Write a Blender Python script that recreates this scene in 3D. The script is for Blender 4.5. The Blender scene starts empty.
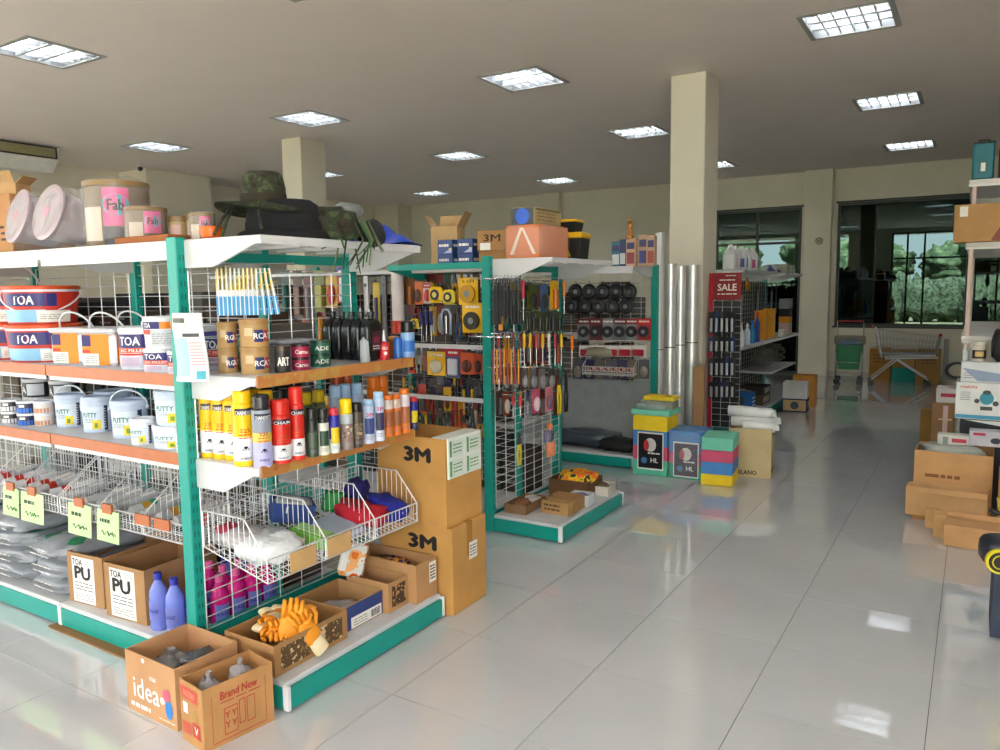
import bpy, math, random
from mathutils import Vector, Matrix, noise as mnoise
scene = bpy.context.scene
COL = scene.collection
R_ = random.Random(11)
PI = math.pi

# ---------------------------------------------------------------- camera
FPX, YAW, PITCH, ROLL, HCAM = 772.3, 0.55196, 0.10812, -0.01175, 1.568
TX0, TY0, TS = -1.8806, 2.2193, 0.6          # floor tile grid
_f = Vector((-math.sin(YAW)*math.cos(PITCH), math.cos(YAW)*math.cos(PITCH), -math.sin(PITCH)))
_r = Vector((math.cos(YAW), math.sin(YAW), 0)); _u = _r.cross(_f)
RT = math.cos(ROLL)*_r + math.sin(ROLL)*_u
UP = -math.sin(ROLL)*_r + math.cos(ROLL)*_u
FW = _f
CAM = Vector((0, 0, HCAM))
cd = bpy.data.cameras.new('camera'); cam = bpy.data.objects.new('camera', cd); COL.objects.link(cam)
cd.sensor_width = 36; cd.lens = FPX*36/1000; cd.clip_start = 0.05; cd.clip_end = 300
cam.matrix_world = Matrix(((RT.x, UP.x, -FW.x, 0), (RT.y, UP.y, -FW.y, 0), (RT.z, UP.z, -FW.z, HCAM), (0, 0, 0, 1)))
scene.camera = cam
# ---------------------------------------------------------------- sky, exposure
world = bpy.data.worlds.new('sky'); scene.world = world; world.use_nodes = True
wn = world.node_tree; bg = wn.nodes['Background']
bg.inputs['Color'].default_value = (0.90, 0.93, 1.0, 1); bg.inputs['Strength'].default_value = 2.5
vs = scene.view_settings
vs.view_transform = 'Standard'; vs.look = 'None'; vs.gamma = 1.0; vs.use_curve_mapping = False
vs.exposure = 1.8
sd = bpy.data.lights.new('sun', 'SUN'); sd.energy = 39.0; sd.angle = .01; sd.color = (1, .94, .90)
sun = bpy.data.objects.new('sun', sd); COL.objects.link(sun); sun.rotation_euler = (math.radians(-28), math.radians(10), 0)   # from behind the shop, lights the yard only
scene.cycles.max_bounces = 8; scene.cycles.diffuse_bounces = 5; scene.cycles.glossy_bounces = 4
scene.cycles.transparent_max_bounces = 12; scene.cycles.caustics_reflective = False; scene.cycles.caustics_refractive = False
scene.cycles.sample_clamp_indirect = 6.0; scene.cycles.use_denoising = True
TUBE = 30.0      # emission of the ceiling tubes

# ---------------------------------------------------------------- pixel helpers
def ray(x, y): return FW + RT*((x-500)/FPX) + UP*((375-y)/FPX)
def onz(x, y, z=0.0):
    d = ray(x, y); return CAM + d*((z-HCAM)/d.z)
def ony(x, y, Y):
    d = ray(x, y); return CAM + d*(Y/d.y)
def onx(x, y, X):
    d = ray(x, y); return CAM + d*(X/d.x)
def dep(p): return (Vector(p)-CAM).dot(FW)

# ---------------------------------------------------------------- materials
def lin(h):
    if isinstance(h, str):
        h = h.lstrip('#'); c = [int(h[i:i+2], 16)/255 for i in (0, 2, 4)]
    else: c = h
    return tuple(x/12.92 if x <= .04045 else ((x+.055)/1.055)**2.4 for x in c)
MATS = {}
def mat(col, r=.5, metal=0., alpha=1., em=0., var=.10, vs=9., bump=0., bs=80., spec=.5, tr=0., key=None):
    k = (col, r, metal, alpha, em, var, vs, bump, bs, spec, tr)
    if k in MATS: return MATS[k]
    m = bpy.data.materials.new('mat_%d' % len(MATS)); m.use_nodes = True
    nt = m.node_tree; b = nt.nodes['Principled BSDF']; c = lin(col)
    b.inputs['Roughness'].default_value = r; b.inputs['Metallic'].default_value = metal
    b.inputs['Alpha'].default_value = alpha; b.inputs['Specular IOR Level'].default_value = spec
    if tr: b.inputs['Transmission Weight'].default_value = tr
    b.inputs['Base Color'].default_value = (*c, 1)
    if var or bump:
        tc = nt.nodes.new('ShaderNodeTexCoord')
        n = nt.nodes.new('ShaderNodeTexNoise'); n.inputs['Scale'].default_value = vs; n.inputs['Detail'].default_value = 3
        nt.links.new(tc.outputs['Object'], n.inputs['Vector'])
        if var:
            mr = nt.nodes.new('ShaderNodeMapRange'); mr.inputs['From Min'].default_value = .3; mr.inputs['From Max'].default_value = .7
            mr.inputs['To Min'].default_value = 1-var; mr.inputs['To Max'].default_value = 1+var*.6
            nt.links.new(n.outputs['Fac'], mr.inputs['Value'])
            hs = nt.nodes.new('ShaderNodeHueSaturation'); hs.inputs['Color'].default_value = (*c, 1)
            nt.links.new(mr.outputs['Result'], hs.inputs['Value']); nt.links.new(hs.outputs['Color'], b.inputs['Base Color'])
        if bump:
            n2 = nt.nodes.new('ShaderNodeTexNoise'); n2.inputs['Scale'].default_value = bs; n2.inputs['Detail'].default_value = 3
            nt.links.new(tc.outputs['Object'], n2.inputs['Vector'])
            bp = nt.nodes.new('ShaderNodeBump'); bp.inputs['Strength'].default_value = bump; bp.inputs['Distance'].default_value = .01
            nt.links.new(n2.outputs['Fac'], bp.inputs['Height']); nt.links.new(bp.outputs['Normal'], b.inputs['Normal'])
    if em:
        b.inputs['Emission Color'].default_value = (*c, 1); b.inputs['Emission Strength'].default_value = em
    MATS[k] = m; return m
def blotch(cols, scale=14., r=.85, key='b', detail=2., bump=0.):
    """cloth / print made of hard-edged blotches of several colours"""
    k = (tuple(cols), scale, key)
    if k in MATS: return MATS[k]
    m = bpy.data.materials.new('blotch_%d' % len(MATS)); m.use_nodes = True
    nt = m.node_tree; b = nt.nodes['Principled BSDF']; b.inputs['Roughness'].default_value = r
    tc = nt.nodes.new('ShaderNodeTexCoord'); n = nt.nodes.new('ShaderNodeTexNoise')
    n.inputs['Scale'].default_value = scale; n.inputs['Detail'].default_value = detail
    cr = nt.nodes.new('ShaderNodeValToRGB'); cr.color_ramp.interpolation = 'CONSTANT'
    for i, c in enumerate(cols):
        e = cr.color_ramp.elements[i] if i < 2 else cr.color_ramp.elements.new(.5)
        e.position = 0 if i == 0 else .36+.22*(i-1)/max(1, len(cols)-2) if len(cols) > 2 else .5
        e.color = (*lin(c), 1)
    nt.links.new(tc.outputs['Object'], n.inputs['Vector']); nt.links.new(n.outputs['Fac'], cr.inputs['Fac'])
    nt.links.new(cr.outputs['Color'], b.inputs['Base Color'])
    if bump:
        bp = nt.nodes.new('ShaderNodeBump'); bp.inputs['Strength'].default_value = bump; bp.inputs['Distance'].default_value = .01
        nt.links.new(n.outputs['Fac'], bp.inputs['Height']); nt.links.new(bp.outputs['Normal'], b.inputs['Normal'])
    MATS[k] = m; return m
def card(c='#b98d5e'): return mat(c, .8, var=.12, vs=6, bump=.12, bs=90)
WHITE = mat('#e9e9ea', .45); INK = mat('#1c1b1f', .6, var=0); PAPER = mat('#eceae4', .7, var=.04)
TEAL = mat('#00978a', .42, var=.05); SHELF = mat('#cdcfd2', .42, var=.06); WIRE = mat('#d9dbdc', .35, metal=.25, var=.03)
CHROME = mat('#c9cccf', .22, metal=.9, var=.03); STRIP = mat('#b5673a', .45, var=.12, vs=14)
PLASTIC = mat('#dfe6ea', .12, alpha=.28, var=.0); BLACK = mat('#15161a', .4); GREY = mat('#8e9092', .5)
FILM = mat('#e8eef0', .12, alpha=.15, var=0, bump=.5, bs=30)

# ---------------------------------------------------------------- mesh builder
TXT = {}
def text_geo(s):
    if s in TXT: return TXT[s]
    cu = bpy.data.curves.new('t', 'FONT'); cu.body = s; cu.size = 1; cu.resolution_u = 2; cu.offset = 0
    ob = bpy.data.objects.new('t', cu); me = bpy.data.meshes.new_from_object(ob)
    v = [(p.co.x, p.co.y) for p in me.vertices]; f = [tuple(p.vertices) for p in me.polygons]
    x0 = min(p[0] for p in v); x1 = max(p[0] for p in v); y0 = min(p[1] for p in v); y1 = max(p[1] for p in v)
    v = [((x-(x0+x1)/2), (y-(y0+y1)/2)/(y1-y0)) for x, y in v]; v = [(x/(y1-y0), y) for x, y in v]
    bpy.data.objects.remove(ob); bpy.data.curves.remove(cu); bpy.data.meshes.remove(me)
    TXT[s] = (v, f, (x1-x0)/(y1-y0)); return TXT[s]
class MB:
    def __init__(s):
        s.v = []; s.f = []; s.m = []; s.s = []; s.mats = []; s.M = None; s.seg = []
    def mi(s, mt):
        if mt not in s.mats: s.mats.append(mt)
        return s.mats.index(mt)
    def add(s, vs, fs, mt, smooth=False):
        o = len(s.v)
        if s.M is not None: vs = [s.M @ Vector(p) for p in vs]
        s.v += [tuple(p) for p in vs]; k = None if callable(mt) else s.mi(mt)
        for i, f in enumerate(fs):
            s.f.append(tuple(o+j for j in f)); s.m.append(k if k is not None else s.mi(mt(i))); s.s.append(smooth)
        return s
    def box(s, x0, x1, y0, y1, z0, z1, mt):
        v = [(x, y, z) for z in (z0, z1) for y in (y0, y1) for x in (x0, x1)]
        return s.add(v, [(0, 2, 3, 1), (4, 5, 7, 6), (0, 1, 5, 4), (2, 6, 7, 3), (0, 4, 6, 2), (1, 3, 7, 5)], mt)
    def cbox(s, cx, cy, cz, w, d, h, mt): return s.box(cx-w/2, cx+w/2, cy-d/2, cy+d/2, cz-h/2, cz+h/2, mt)
    def rbox(s, x0, x1, y0, y1, z0, z1, mt, b=.006):
        vs = []; idx = {}
        X = (x0, x1); Y = (y0, y1); Z = (z0, z1)
        for i in (0, 1):
            for j in (0, 1):
                for k in (0, 1):
                    sx, sy, sz = (b if i == 0 else -b), (b if j == 0 else -b), (b if k == 0 else -b)
                    for a, p in enumerate(((X[i], Y[j]+sy, Z[k]+sz), (X[i]+sx, Y[j], Z[k]+sz), (X[i]+sx, Y[j]+sy, Z[k]))):
                        idx[i, j, k, a] = len(vs); vs.append(p)
        fs = []; g = idx
        for i in (0, 1): fs.append((g[i,0,0,0], g[i,1,0,0], g[i,1,1,0], g[i,0,1,0]) if i else (g[i,0,0,0], g[i,0,1,0], g[i,1,1,0], g[i,1,0,0]))
        for j in (0, 1): fs.append((g[0,j,0,1], g[0,j,1,1], g[1,j,1,1], g[1,j,0,1]) if j else (g[0,j,0,1], g[1,j,0,1], g[1,j,1,1], g[0,j,1,1]))
        for k in (0, 1): fs.append((g[0,0,k,2], g[1,0,k,2], g[1,1,k,2], g[0,1,k,2]) if k else (g[0,0,k,2], g[0,1,k,2], g[1,1,k,2], g[1,0,k,2]))
        for j in (0, 1):
            for k in (0, 1): fs.append((g[0,j,k,1], g[1,j,k,1], g[1,j,k,2], g[0,j,k,2]))
        for i in (0, 1):
            for k in (0, 1): fs.append((g[i,0,k,0], g[i,1,k,0], g[i,1,k,2], g[i,0,k,2]))
            for j in (0, 1): fs.append((g[i,j,0,0], g[i,j,1,0], g[i,j,1,1], g[i,j,0,1]))
        for i in (0, 1):
            for j in (0, 1):
                for k in (0, 1): fs.append((g[i,j,k,0], g[i,j,k,1], g[i,j,k,2]))
        return s.add(vs, fs, mt)
    def cyl(s, p0, p1, r0, mt, r1=None, n=10, caps=True, smooth=True):
        r1 = r0 if r1 is None else r1
        p0 = Vector(p0); p1 = Vector(p1); d = (p1-p0).normalized()
        a = d.cross(Vector((0, 0, 1)) if abs(d.z) < .9 else Vector((1, 0, 0))).normalized(); b = d.cross(a)
        vs = []
        for p, r in ((p0, r0), (p1, r1)):
            for i in range(n):
                t = 2*PI*i/n; vs.append(p+a*(r*math.cos(t))+b*(r*math.sin(t)))
        fs = [(i, (i+1) % n, n+(i+1) % n, n+i) for i in range(n)]
        s.add(vs, fs, mt, smooth and n > 4)
        if caps:
            s.add(vs[:n], [tuple(range(n-1, -1, -1))], mt); s.add(vs[n:], [tuple(range(n))], mt)
        return s
    def wire(s, p0, p1, mt=None, r=.0022): return s.cyl(p0, p1, r, mt or WIRE, n=4, caps=False)
    def tube(s, pts, r, mt, n=6, closed=False, r_end=None):
        pts = [Vector(p) for p in pts]; N = len(pts); vs = []; prev = None
        for i, p in enumerate(pts):
            t = (pts[(i+1) % N]-pts[i-1]) if closed else (pts[min(i+1, N-1)]-pts[max(i-1, 0)])
            t.normalize()
            if prev is None: a = t.cross(Vector((0, 0, 1)) if abs(t.z) < .9 else Vector((1, 0, 0)))
            else: a = prev - t*prev.dot(t)
            a.normalize(); prev = a; b = t.cross(a)
            rr = r if r_end is None else r+(r_end-r)*i/(N-1)
            for k in range(n):
                th = 2*PI*k/n; vs.append(p+a*(rr*math.cos(th))+b*(rr*math.sin(th)))
        fs = []
        for i in range(N if closed else N-1):
            o0 = i*n; o1 = ((i+1) % N)*n
            fs += [(o0+k, o0+(k+1) % n, o1+(k+1) % n, o1+k) for k in range(n)]
        if not closed: fs += [tuple(range(n-1, -1, -1)), tuple(range((N-1)*n, N*n))]
        return s.add(vs, fs, mt, n > 4)
    def lathe(s, prof, mt, n=16, c=(0, 0), sx=1., sy=1., smooth=True):
        """prof: (r, z[, material of the band that starts here])"""
        cur = mt
        for i in range(len(prof)-1):
            if len(prof[i]) > 2: cur = prof[i][2]
            vs = []
            for r, z in (prof[i][:2], prof[i+1][:2]):
                for k in range(n):
                    t = 2*PI*k/n; vs.append((c[0]+sx*r*math.cos(t), c[1]+sy*r*math.sin(t), z))
            if prof[i][0] < 1e-6: s.add([vs[0]]+vs[n:], [(0, 1+(k+1) % n, 1+k) for k in range(n)][::1], cur, False)
            elif prof[i+1][0] < 1e-6: s.add(vs[:n]+[vs[n]], [(k, (k+1) % n, n) for k in range(n)], cur, False)
            else: s.add(vs, [(k, (k+1) % n, n+(k+1) % n, n+k) for k in range(n)], cur, smooth and abs(prof[i][1]-prof[i+1][1]) > 1e-5)
        return s
    def patch(s, R, a0, a1, z0, z1, mt, n=6, sx=1., sy=1., R1=None):
        """curved label on an upright cylinder; angle 0 faces -Y, positive to +X"""
        R1 = R if R1 is None else R1; vs = []
        for z, r in ((z0, R), (z1, R1)):
            for k in range(n+1):
                t = a0+(a1-a0)*k/n; vs.append((sx*r*math.sin(t), -sy*r*math.cos(t), z))
        return s.add(vs, [(k, k+1, n+2+k, n+1+k) for k in range(n)], mt, True)
    def quad(s, p, mt): return s.add(p, [tuple(range(len(p)))], mt)
    def prism(s, poly, d0, d1, mt, axis='y'):
        n = len(poly)
        f = {'y': lambda u, w, d: (u, d, w), 'x': lambda u, w, d: (d, u, w), 'z': lambda u, w, d: (u, w, d)}[axis]
        vs = [f(u, w, d0) for u, w in poly]+[f(u, w, d1) for u, w in poly]
        return s.add(vs, [(i, (i+1) % n, n+(i+1) % n, n+i) for i in range(n)]+[tuple(range(n-1, -1, -1)), tuple(range(n, 2*n))], mt)
    def text(s, t, x, z, h, mt, w=None, y=0., R=None, rot=0., bold=.035):
        if bold:
            for i, (a, b) in enumerate(((-1, 0), (1, 0), (0, 1), (0, -1))):
                s.text(t, x+a*bold*h, z+b*bold*h*.7, h, mt, w, y-.00012*(i+1), R+.00012*(i+1) if R else None, rot, 0)
        v, f, asp = text_geo(t); k = h if w is None else w/asp
        out = []
        for a, b in v:
            X = a*k; Z = b*h
            if rot: X, Z = X*math.cos(rot)-Z*math.sin(rot), X*math.sin(rot)+Z*math.cos(rot)
            X += x; Z += z
            if R: out.append((R*math.sin(X/R), -R*math.cos(X/R), Z))
            else: out.append((X, y, Z))
        return s.add(out, f, mt)
    def lines(s, x0, x1, z0, z1, n, mt, y=0., R=None, rnd=None, th=.35):
        """rows of print too small to read"""
        rnd = rnd or R_
        for i in range(n):
            zc = z1-(i+.5)*(z1-z0)/n; hh = (z1-z0)/n*th/2; x = x0
            while x < x1-.002:
                ww = min((x1-x0)*rnd.uniform(.12, .4), x1-x)
                if R: s.patch(R, x/R, (x+ww)/R, zc-hh, zc+hh, mt, 2)
                else: s.quad([(x, y, zc-hh), (x+ww, y, zc-hh), (x+ww, y, zc+hh), (x, y, zc+hh)], mt)
                x += ww+(x1-x0)*.05
        return s
    def rect(s, x0, x1, z0, z1, mt, y=0.): return s.quad([(x0, y, z0), (x1, y, z0), (x1, y, z1), (x0, y, z1)], mt)
    def disc(s, x, z, r, mt, y=0., n=14, rz=None):
        return s.add([(x+r*math.cos(2*PI*i/n), y, z+(rz or r)*math.sin(2*PI*i/n)) for i in range(n)], [tuple(range(n))], mt)
    def sheet(s, fn, nu, nv, mt, smooth=True):
        vs = [fn(i/nu, j/nv) for j in range(nv+1) for i in range(nu+1)]; w = nu+1
        fs = [(j*w+i, j*w+i+1, (j+1)*w+i+1, (j+1)*w+i) for j in range(nv) for i in range(nu)]
        return s.add(vs, fs, mt, smooth)
    def blob(s, c, r, mt, e=.5, e2=None, amp=0., fr=3., n=16, m=10, seed=0, matfn=None, flat=None):
        """superellipsoid with lumps; flat clips the underside"""
        e2 = e if e2 is None else e2
        def pw(x, p): return math.copysign(abs(x)**p, x)
        vs = []
        for j in range(m+1):
            ph = -PI/2+PI*j/m
            for i in range(n):
                th = 2*PI*i/n
                x = pw(math.cos(ph), e2)*pw(math.cos(th), e); y = pw(math.cos(ph), e2)*pw(math.sin(th), e); z = pw(math.sin(ph), e2)
                q = Vector((x*r[0], y*r[1], z*r[2]))
                if amp:
                    k = 1+amp*mnoise.noise(Vector((x*fr+seed*7.3, y*fr, z*fr))); q *= k
                if flat is not None: q.z = max(q.z, flat)
                vs.append((c[0]+q.x, c[1]+q.y, c[2]+q.z))
        fs = []; ms = []
        for j in range(m):
            for i in range(n):
                fs.append((j*n+i, j*n+(i+1) % n, (j+1)*n+(i+1) % n, (j+1)*n+i)); ms.append((i/n, (j+.5)/m))
        if matfn: return s.add(vs, fs, lambda k: matfn(*ms[k]), True)
        return s.add(vs, fs, mt, True)
    def face(s, side, w, d):
        """lettering on the faces of a box w x d centred on the origin: f -Y, r +X, l -X"""
        e = .0012; s.seg.append(len(s.f))
        s.M = {'f': Matrix.Translation((0, -d/2-e, 0)), 'r': Matrix.Translation((w/2+e, 0, 0)) @ Matrix.Rotation(PI/2, 4, 'Z'),
               'l': Matrix.Translation((-w/2-e, 0, 0)) @ Matrix.Rotation(-PI/2, 4, 'Z')}[side]
        return s
    def mesh(s, name='part'):
        me = bpy.data.meshes.new(name); me.from_pydata(s.v, [], s.f)
        for mt in s.mats: me.materials.append(mt)
        me.polygons.foreach_set('material_index', s.m); me.polygons.foreach_set('use_smooth', s.s)
        me.update(); return me

# ---------------------------------------------------------------- objects
USED = {}
SUBS = {'print', 'label', 'lettering', 'poster', 'badge', 'mark', 'header', 'top_print', 'handwriting', 'tape', 'face_disc', 'hat_band', 'sign_panel'}
def expand(parts):
    """a print drawn on several faces becomes one part per face"""
    out = []
    for p in parts:
        m = p[1]
        if isinstance(m, MB) and len(m.seg) > 1:
            cuts = [0]+[c for c in m.seg if c > 0]+[len(m.f)]
            for a, b in zip(cuts, cuts[1:]):
                if b <= a: continue
                n = MB(); n.mats = m.mats; used = {}
                for k in range(a, b):
                    f = []
                    for v in m.f[k]:
                        if v not in used: used[v] = len(n.v); n.v.append(m.v[v])
                        f.append(used[v])
                    n.f.append(tuple(f)); n.m.append(m.m[k]); n.s.append(m.s[k])
                out.append((p[0], n))
        else: out.append(p)
    return out
def obj(name, me, parent=None, loc=(0, 0, 0), rot=(0, 0, 0), label=None, cat=None, group=None, kind=None, scale=None):
    if isinstance(me, MB): me = me.mesh(name)
    o = bpy.data.objects.new(name, me); COL.objects.link(o)
    o.location = loc; o.rotation_euler = rot
    if scale: o.scale = scale
    if parent: o.parent = parent
    if label:
        o['label'] = label; USED.setdefault(label, []).append(o.name)
    if cat: o['category'] = cat
    if group: o['group'] = group
    if kind: o['kind'] = kind
    return o
def struct(name, me, parent=None, **k): return obj(name, me, parent, kind=None if parent else 'structure', **k)
def thing(name, label, cat, loc, parts, rz=0., group=None, rot=None, scale=None):
    """parts: [(name, mesh[, [(sub, mesh)...]])]; one lone part becomes the thing itself; prints and labels sit on the first part"""
    rot = rot or (0, 0, rz); parts = expand(parts)
    if len(parts) == 1 and len(parts[0]) == 2:
        return obj(name, parts[0][1], None, loc, rot, label, cat, group, scale=scale)
    e = obj(name, None, None, loc, rot, label, cat, group, scale=scale); e.empty_display_size = .05
    first = None
    for p in parts:
        c = obj(p[0], p[1], first if first and p[0] in SUBS else e); first = first or c
        for q in (p[2] if len(p) > 2 else ()): obj(q[0], q[1], c)
    return e
CACHE = {}
def cached(key, fn):
    if key not in CACHE:
        CACHE[key] = [(p[0], p[1].mesh(p[0]) if isinstance(p[1], MB) else p[1], *([[(q[0], q[1].mesh(q[0]) if isinstance(q[1], MB) else q[1]) for q in p[2]]] if len(p) > 2 else [])) for p in expand(fn())]
    return CACHE[key]
ORD = ['first', 'second', 'third', 'fourth', 'fifth', 'sixth', 'seventh', 'eighth', 'ninth', 'tenth', 'eleventh', 'twelfth',
       'thirteenth', 'fourteenth', 'fifteenth', 'sixteenth', 'seventeenth', 'eighteenth', 'nineteenth', 'twentieth', 'twenty-first', 'twenty-second',
       'twenty-third', 'twenty-fourth', 'twenty-fifth', 'twenty-sixth']
# ================================================================ room
XL, XR, YF, YB, ZC = -12.2, 3.2, -1.2, 14.75, 3.6
def floor_mat():
    m = mat('#c9cdd2', .03, var=.035, vs=2.2, spec=.95); b = m.node_tree.nodes['Principled BSDF']; b.inputs['Coat Weight'].default_value = .6; b.inputs['Coat Roughness'].default_value = .03; return m
FLOORM = floor_mat()
GROUT = mat('#67635a', .8)
WALLM = mat('#d9d3c2', .75, var=.03, vs=3); CEILM = mat('#e2d8d0', .85, var=.02, vs=2)
m = MB(); m.box(XL-.2, XR+.2, YF-.2, YB+.2, -.15, -.003, GROUT)
floor = struct('floor', m)
t = MB(); h = TS/2-.0014; b = .0002
t.add([(-h, -h, -.02), (h, -h, -.02), (h, h, -.02), (-h, h, -.02), (-h, -h, -b), (h, -h, -b), (h, h, -b), (-h, h, -b),
       (-h+b, -h+b, 0), (h-b, -h+b, 0), (h-b, h-b, 0), (-h+b, h-b, 0)],
      [(0, 1, 5, 4), (1, 2, 6, 5), (2, 3, 7, 6), (3, 0, 4, 7), (4, 5, 9, 8), (5, 6, 10, 9), (6, 7, 11, 10), (7, 4, 8, 11), (8, 9, 10, 11)], FLOORM)
tile_me = t.mesh('floor_tile')
cells = []
i0 = math.ceil((XL-TX0)/TS)-1; i1 = int((XR-TX0)/TS); j0 = math.ceil((YF-TY0)/TS)-1; j1 = int((YB-TY0)/TS)
for i in range(i0, i1+1):
    for j in range(j0, j1+1):
        c = Vector((TX0+TS*(i+.5), TY0+TS*(j+.5), 0)); d = dep(c)
        v = c-CAM; seen = d > .8 and abs(v.dot(RT)/d*FPX) < 540 and abs(v.dot(UP)/d*FPX) < 420
        under = c.x < -2.75 and not (c.y < 1.9)       # hidden under the gondolas
        cells.append(((0 if seen and not under else 1), d, c))
cells.sort(key=lambda q: (q[0], q[1]))
rest = MB()
for k, (_, d, c) in enumerate(cells):
    if k < 300: obj('floor_tile', tile_me, floor, c)
    else:
        x0, x1, y0, y1 = max(c.x-h, XL), min(c.x+h, XR), max(c.y-h, YF), min(c.y+h, YB)
        if x1 > x0 and y1 > y0: rest.box(x0, x1, y0, y1, -.02, 0, FLOORM)
obj('floor_tile_field', rest, floor, kind='stuff')

LIGHTS = [(-.93, y) for y in (.72, 3.75, 6.69, 9.75, 12.92)]+[(-3.83, y) for y in (.72, 3.75, 6.72, 9.75, 13.0)] + \
         [(-6.75, y) for y in (.72, 3.76, 6.79, 9.85, 13.1)]+[(-9.72, y) for y in (.72, 3.76, 6.85, 9.95, 13.2)]+[(1.95, y) for y in (.72, 3.75, 6.69, 9.75, 12.92)]
LH = .31
m = MB()
xs = sorted({XL-.2, XR+.2} | {round(x+s*LH, 4) for x, _ in LIGHTS for s in (-1, 1)})
cols = {}
for x, y in LIGHTS: cols.setdefault(x, []).append(y)
for a, bb in zip(xs, xs[1:]):
    hit = [x for x in cols if abs((a+bb)/2-x) < LH-.01]
    yb = [YF-.2]
    if hit:
        for y in cols[hit[0]]: yb += [y-LH, y+LH]
    yb.append(YB+.2)
    for k in range(0, len(yb), 2): m.box(a, bb, yb[k], yb[k+1], ZC, ZC+.14, CEILM)
struct('ceiling', m)
# walls
m = MB(); m.box(XL-.2, XL, YF-.2, YB+.2, -.15, ZC, WALLM); struct('wall_left', m)
m = MB(); m.box(XR, XR+.2, YF-.2, YB+.2, -.15, ZC, WALLM); struct('wall_right', m)
W1 = (-2.13, 1.6, .89, 3.02); W2 = (-4.27, -2.72, .0, 3.0)      # back window and glazed back door opening
m = MB()
m.box(XL, W2[0], YB, YB+.2, -.15, ZC, WALLM); m.box(W2[0], W2[1], YB, YB+.2, W2[3], ZC, WALLM); m.box(W2[0], W2[1], YB, YB+.2, -.15, 0, WALLM)
m.box(W2[1], W1[0], YB, YB+.2, -.15, ZC, WALLM); m.box(W1[0], W1[1], YB, YB+.2, -.15, W1[2], WALLM); m.box(W1[0], W1[1], YB, YB+.2, W1[3], ZC, WALLM)
m.box(W1[1], XR, YB, YB+.2, -.15, ZC, WALLM); struct('wall_back', m)
# front of the shop: wide openings between columns, open to the street
FR = mat('#1c3a35', .4)
m = MB()
m.box(XL, XR, YF-.2, YF, 3.46, ZC, WALLM)
for x0, x1 in ((XL, XL+.3), (-9.5, -9.1), (-5.9, -5.5), (-4.05, -3.6), (-3.15, -2.65), (XR-.5, XR)): m.box(x0, x1, YF-.2, YF, -.15, 3.46, WALLM)
struct('wall_front', m)
m = MB()
for x in (-2.62, -2.15, -1.62, .55, 1.1): m.box(x-.03, x+.03, YF-.14, YF-.06, 0, 3.46, FR)
for z in (2.55, 3.43): m.box(-2.65, XR-.5, YF-.14, YF-.06, z-.03, z+.03, FR)
struct('trim_1', m)
# glass
def glass_mat():
    g = bpy.data.materials.new('tinted_glass'); g.use_nodes = True; nt = g.node_tree; nt.nodes.clear()
    o = nt.nodes.new('ShaderNodeOutputMaterial'); mx = nt.nodes.new('ShaderNodeMixShader'); fr = nt.nodes.new('ShaderNodeFresnel')
    tb = nt.nodes.new('ShaderNodeBsdfTransparent'); gl = nt.nodes.new('ShaderNodeBsdfGlossy')
    fr.inputs['IOR'].default_value = 1.7; tb.inputs['Color'].default_value = (.10, .20, .17, 1); gl.inputs['Roughness'].default_value = 0.005
    gl.inputs['Color'].default_value = (.62, .9, .85, 1)
    nt.links.new(fr.outputs[0], mx.inputs[0]); nt.links.new(tb.outputs[0], mx.inputs[1]); nt.links.new(gl.outputs[0], mx.inputs[2]); nt.links.new(mx.outputs[0], o.inputs[0])
    return g
GLASS = glass_mat()
DFR = mat('#101513', .4)
def window(name, W, xs, zs, label=None):
    x0, x1, z0, z1 = W; e = obj(name, None, kind='structure', loc=((x0+x1)/2, YB, 0)); cx = (x0+x1)/2
    m = MB(); f = .045
    for x in [x0+f/2, x1-f/2]+xs: m.box(x-f/2-cx, x+f/2-cx, .02, .10, z0, z1, DFR)
    for z in [z0+f/2, z1-f/2]+zs: m.box(x0-cx, x1-cx, .025, .095, z-f/2, z+f/2, DFR)
    obj('window_frame', m, e)
    X = [x0]+xs+[x1]; Z = [z0]+zs+[z1]
    for a, bb in zip(X, X[1:]):
        for c, d in zip(Z, Z[1:]):
            m = MB(); m.box(a+.02-cx, bb-.02-cx, .055, .061, c+.02, d-.02, GLASS); obj('pane', m, e)
    m = MB(); m.box(x0-cx-.03, x1-cx+.03, -.012, .03, z0-.03, z0, DFR); m.box(x0-cx-.03, x1-cx+.03, -.012, .03, z1, z1+.03, DFR)
    obj('window_sill', m, e)
window('window_1', W1, [-.15], [])
window('window_2', W2, [-3.5], [2.38])
# dim store room behind the back glass
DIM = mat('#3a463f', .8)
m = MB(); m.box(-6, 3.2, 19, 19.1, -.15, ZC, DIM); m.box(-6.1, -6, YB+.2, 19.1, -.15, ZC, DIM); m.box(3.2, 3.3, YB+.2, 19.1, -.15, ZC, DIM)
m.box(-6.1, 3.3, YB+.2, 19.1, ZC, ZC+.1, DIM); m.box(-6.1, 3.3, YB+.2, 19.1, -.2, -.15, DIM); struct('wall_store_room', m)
# columns
def column(name, x0, x1, y0, y1):
    m = MB(); m.rbox(x0, x1, y0, y1, 0, ZC, WALLM, .008); return struct(name, m)
column('wall_column_1', -2.6, -2.26, 7.42, 7.86)
column('wall_column_2', -7.95, -7.6, 7.45, 7.9)
column('wall_column_3', -12.2, -11.48, 7.85, 9.1)
column('wall_column_4', -2.66, -2.21, YB-.16, YB+.02)
column('wall_column_5', -7.9, -7.5, YB-.16, YB+.02)
column('wall_column_6', -12.2, -11.5, YB-.5, YB+.02)
m = MB()
m.box(-2.21, XR, YB-.012, YB, 0, .09, mat('#b9b5a6', .4)); struct('baseboard_back', m)
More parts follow.
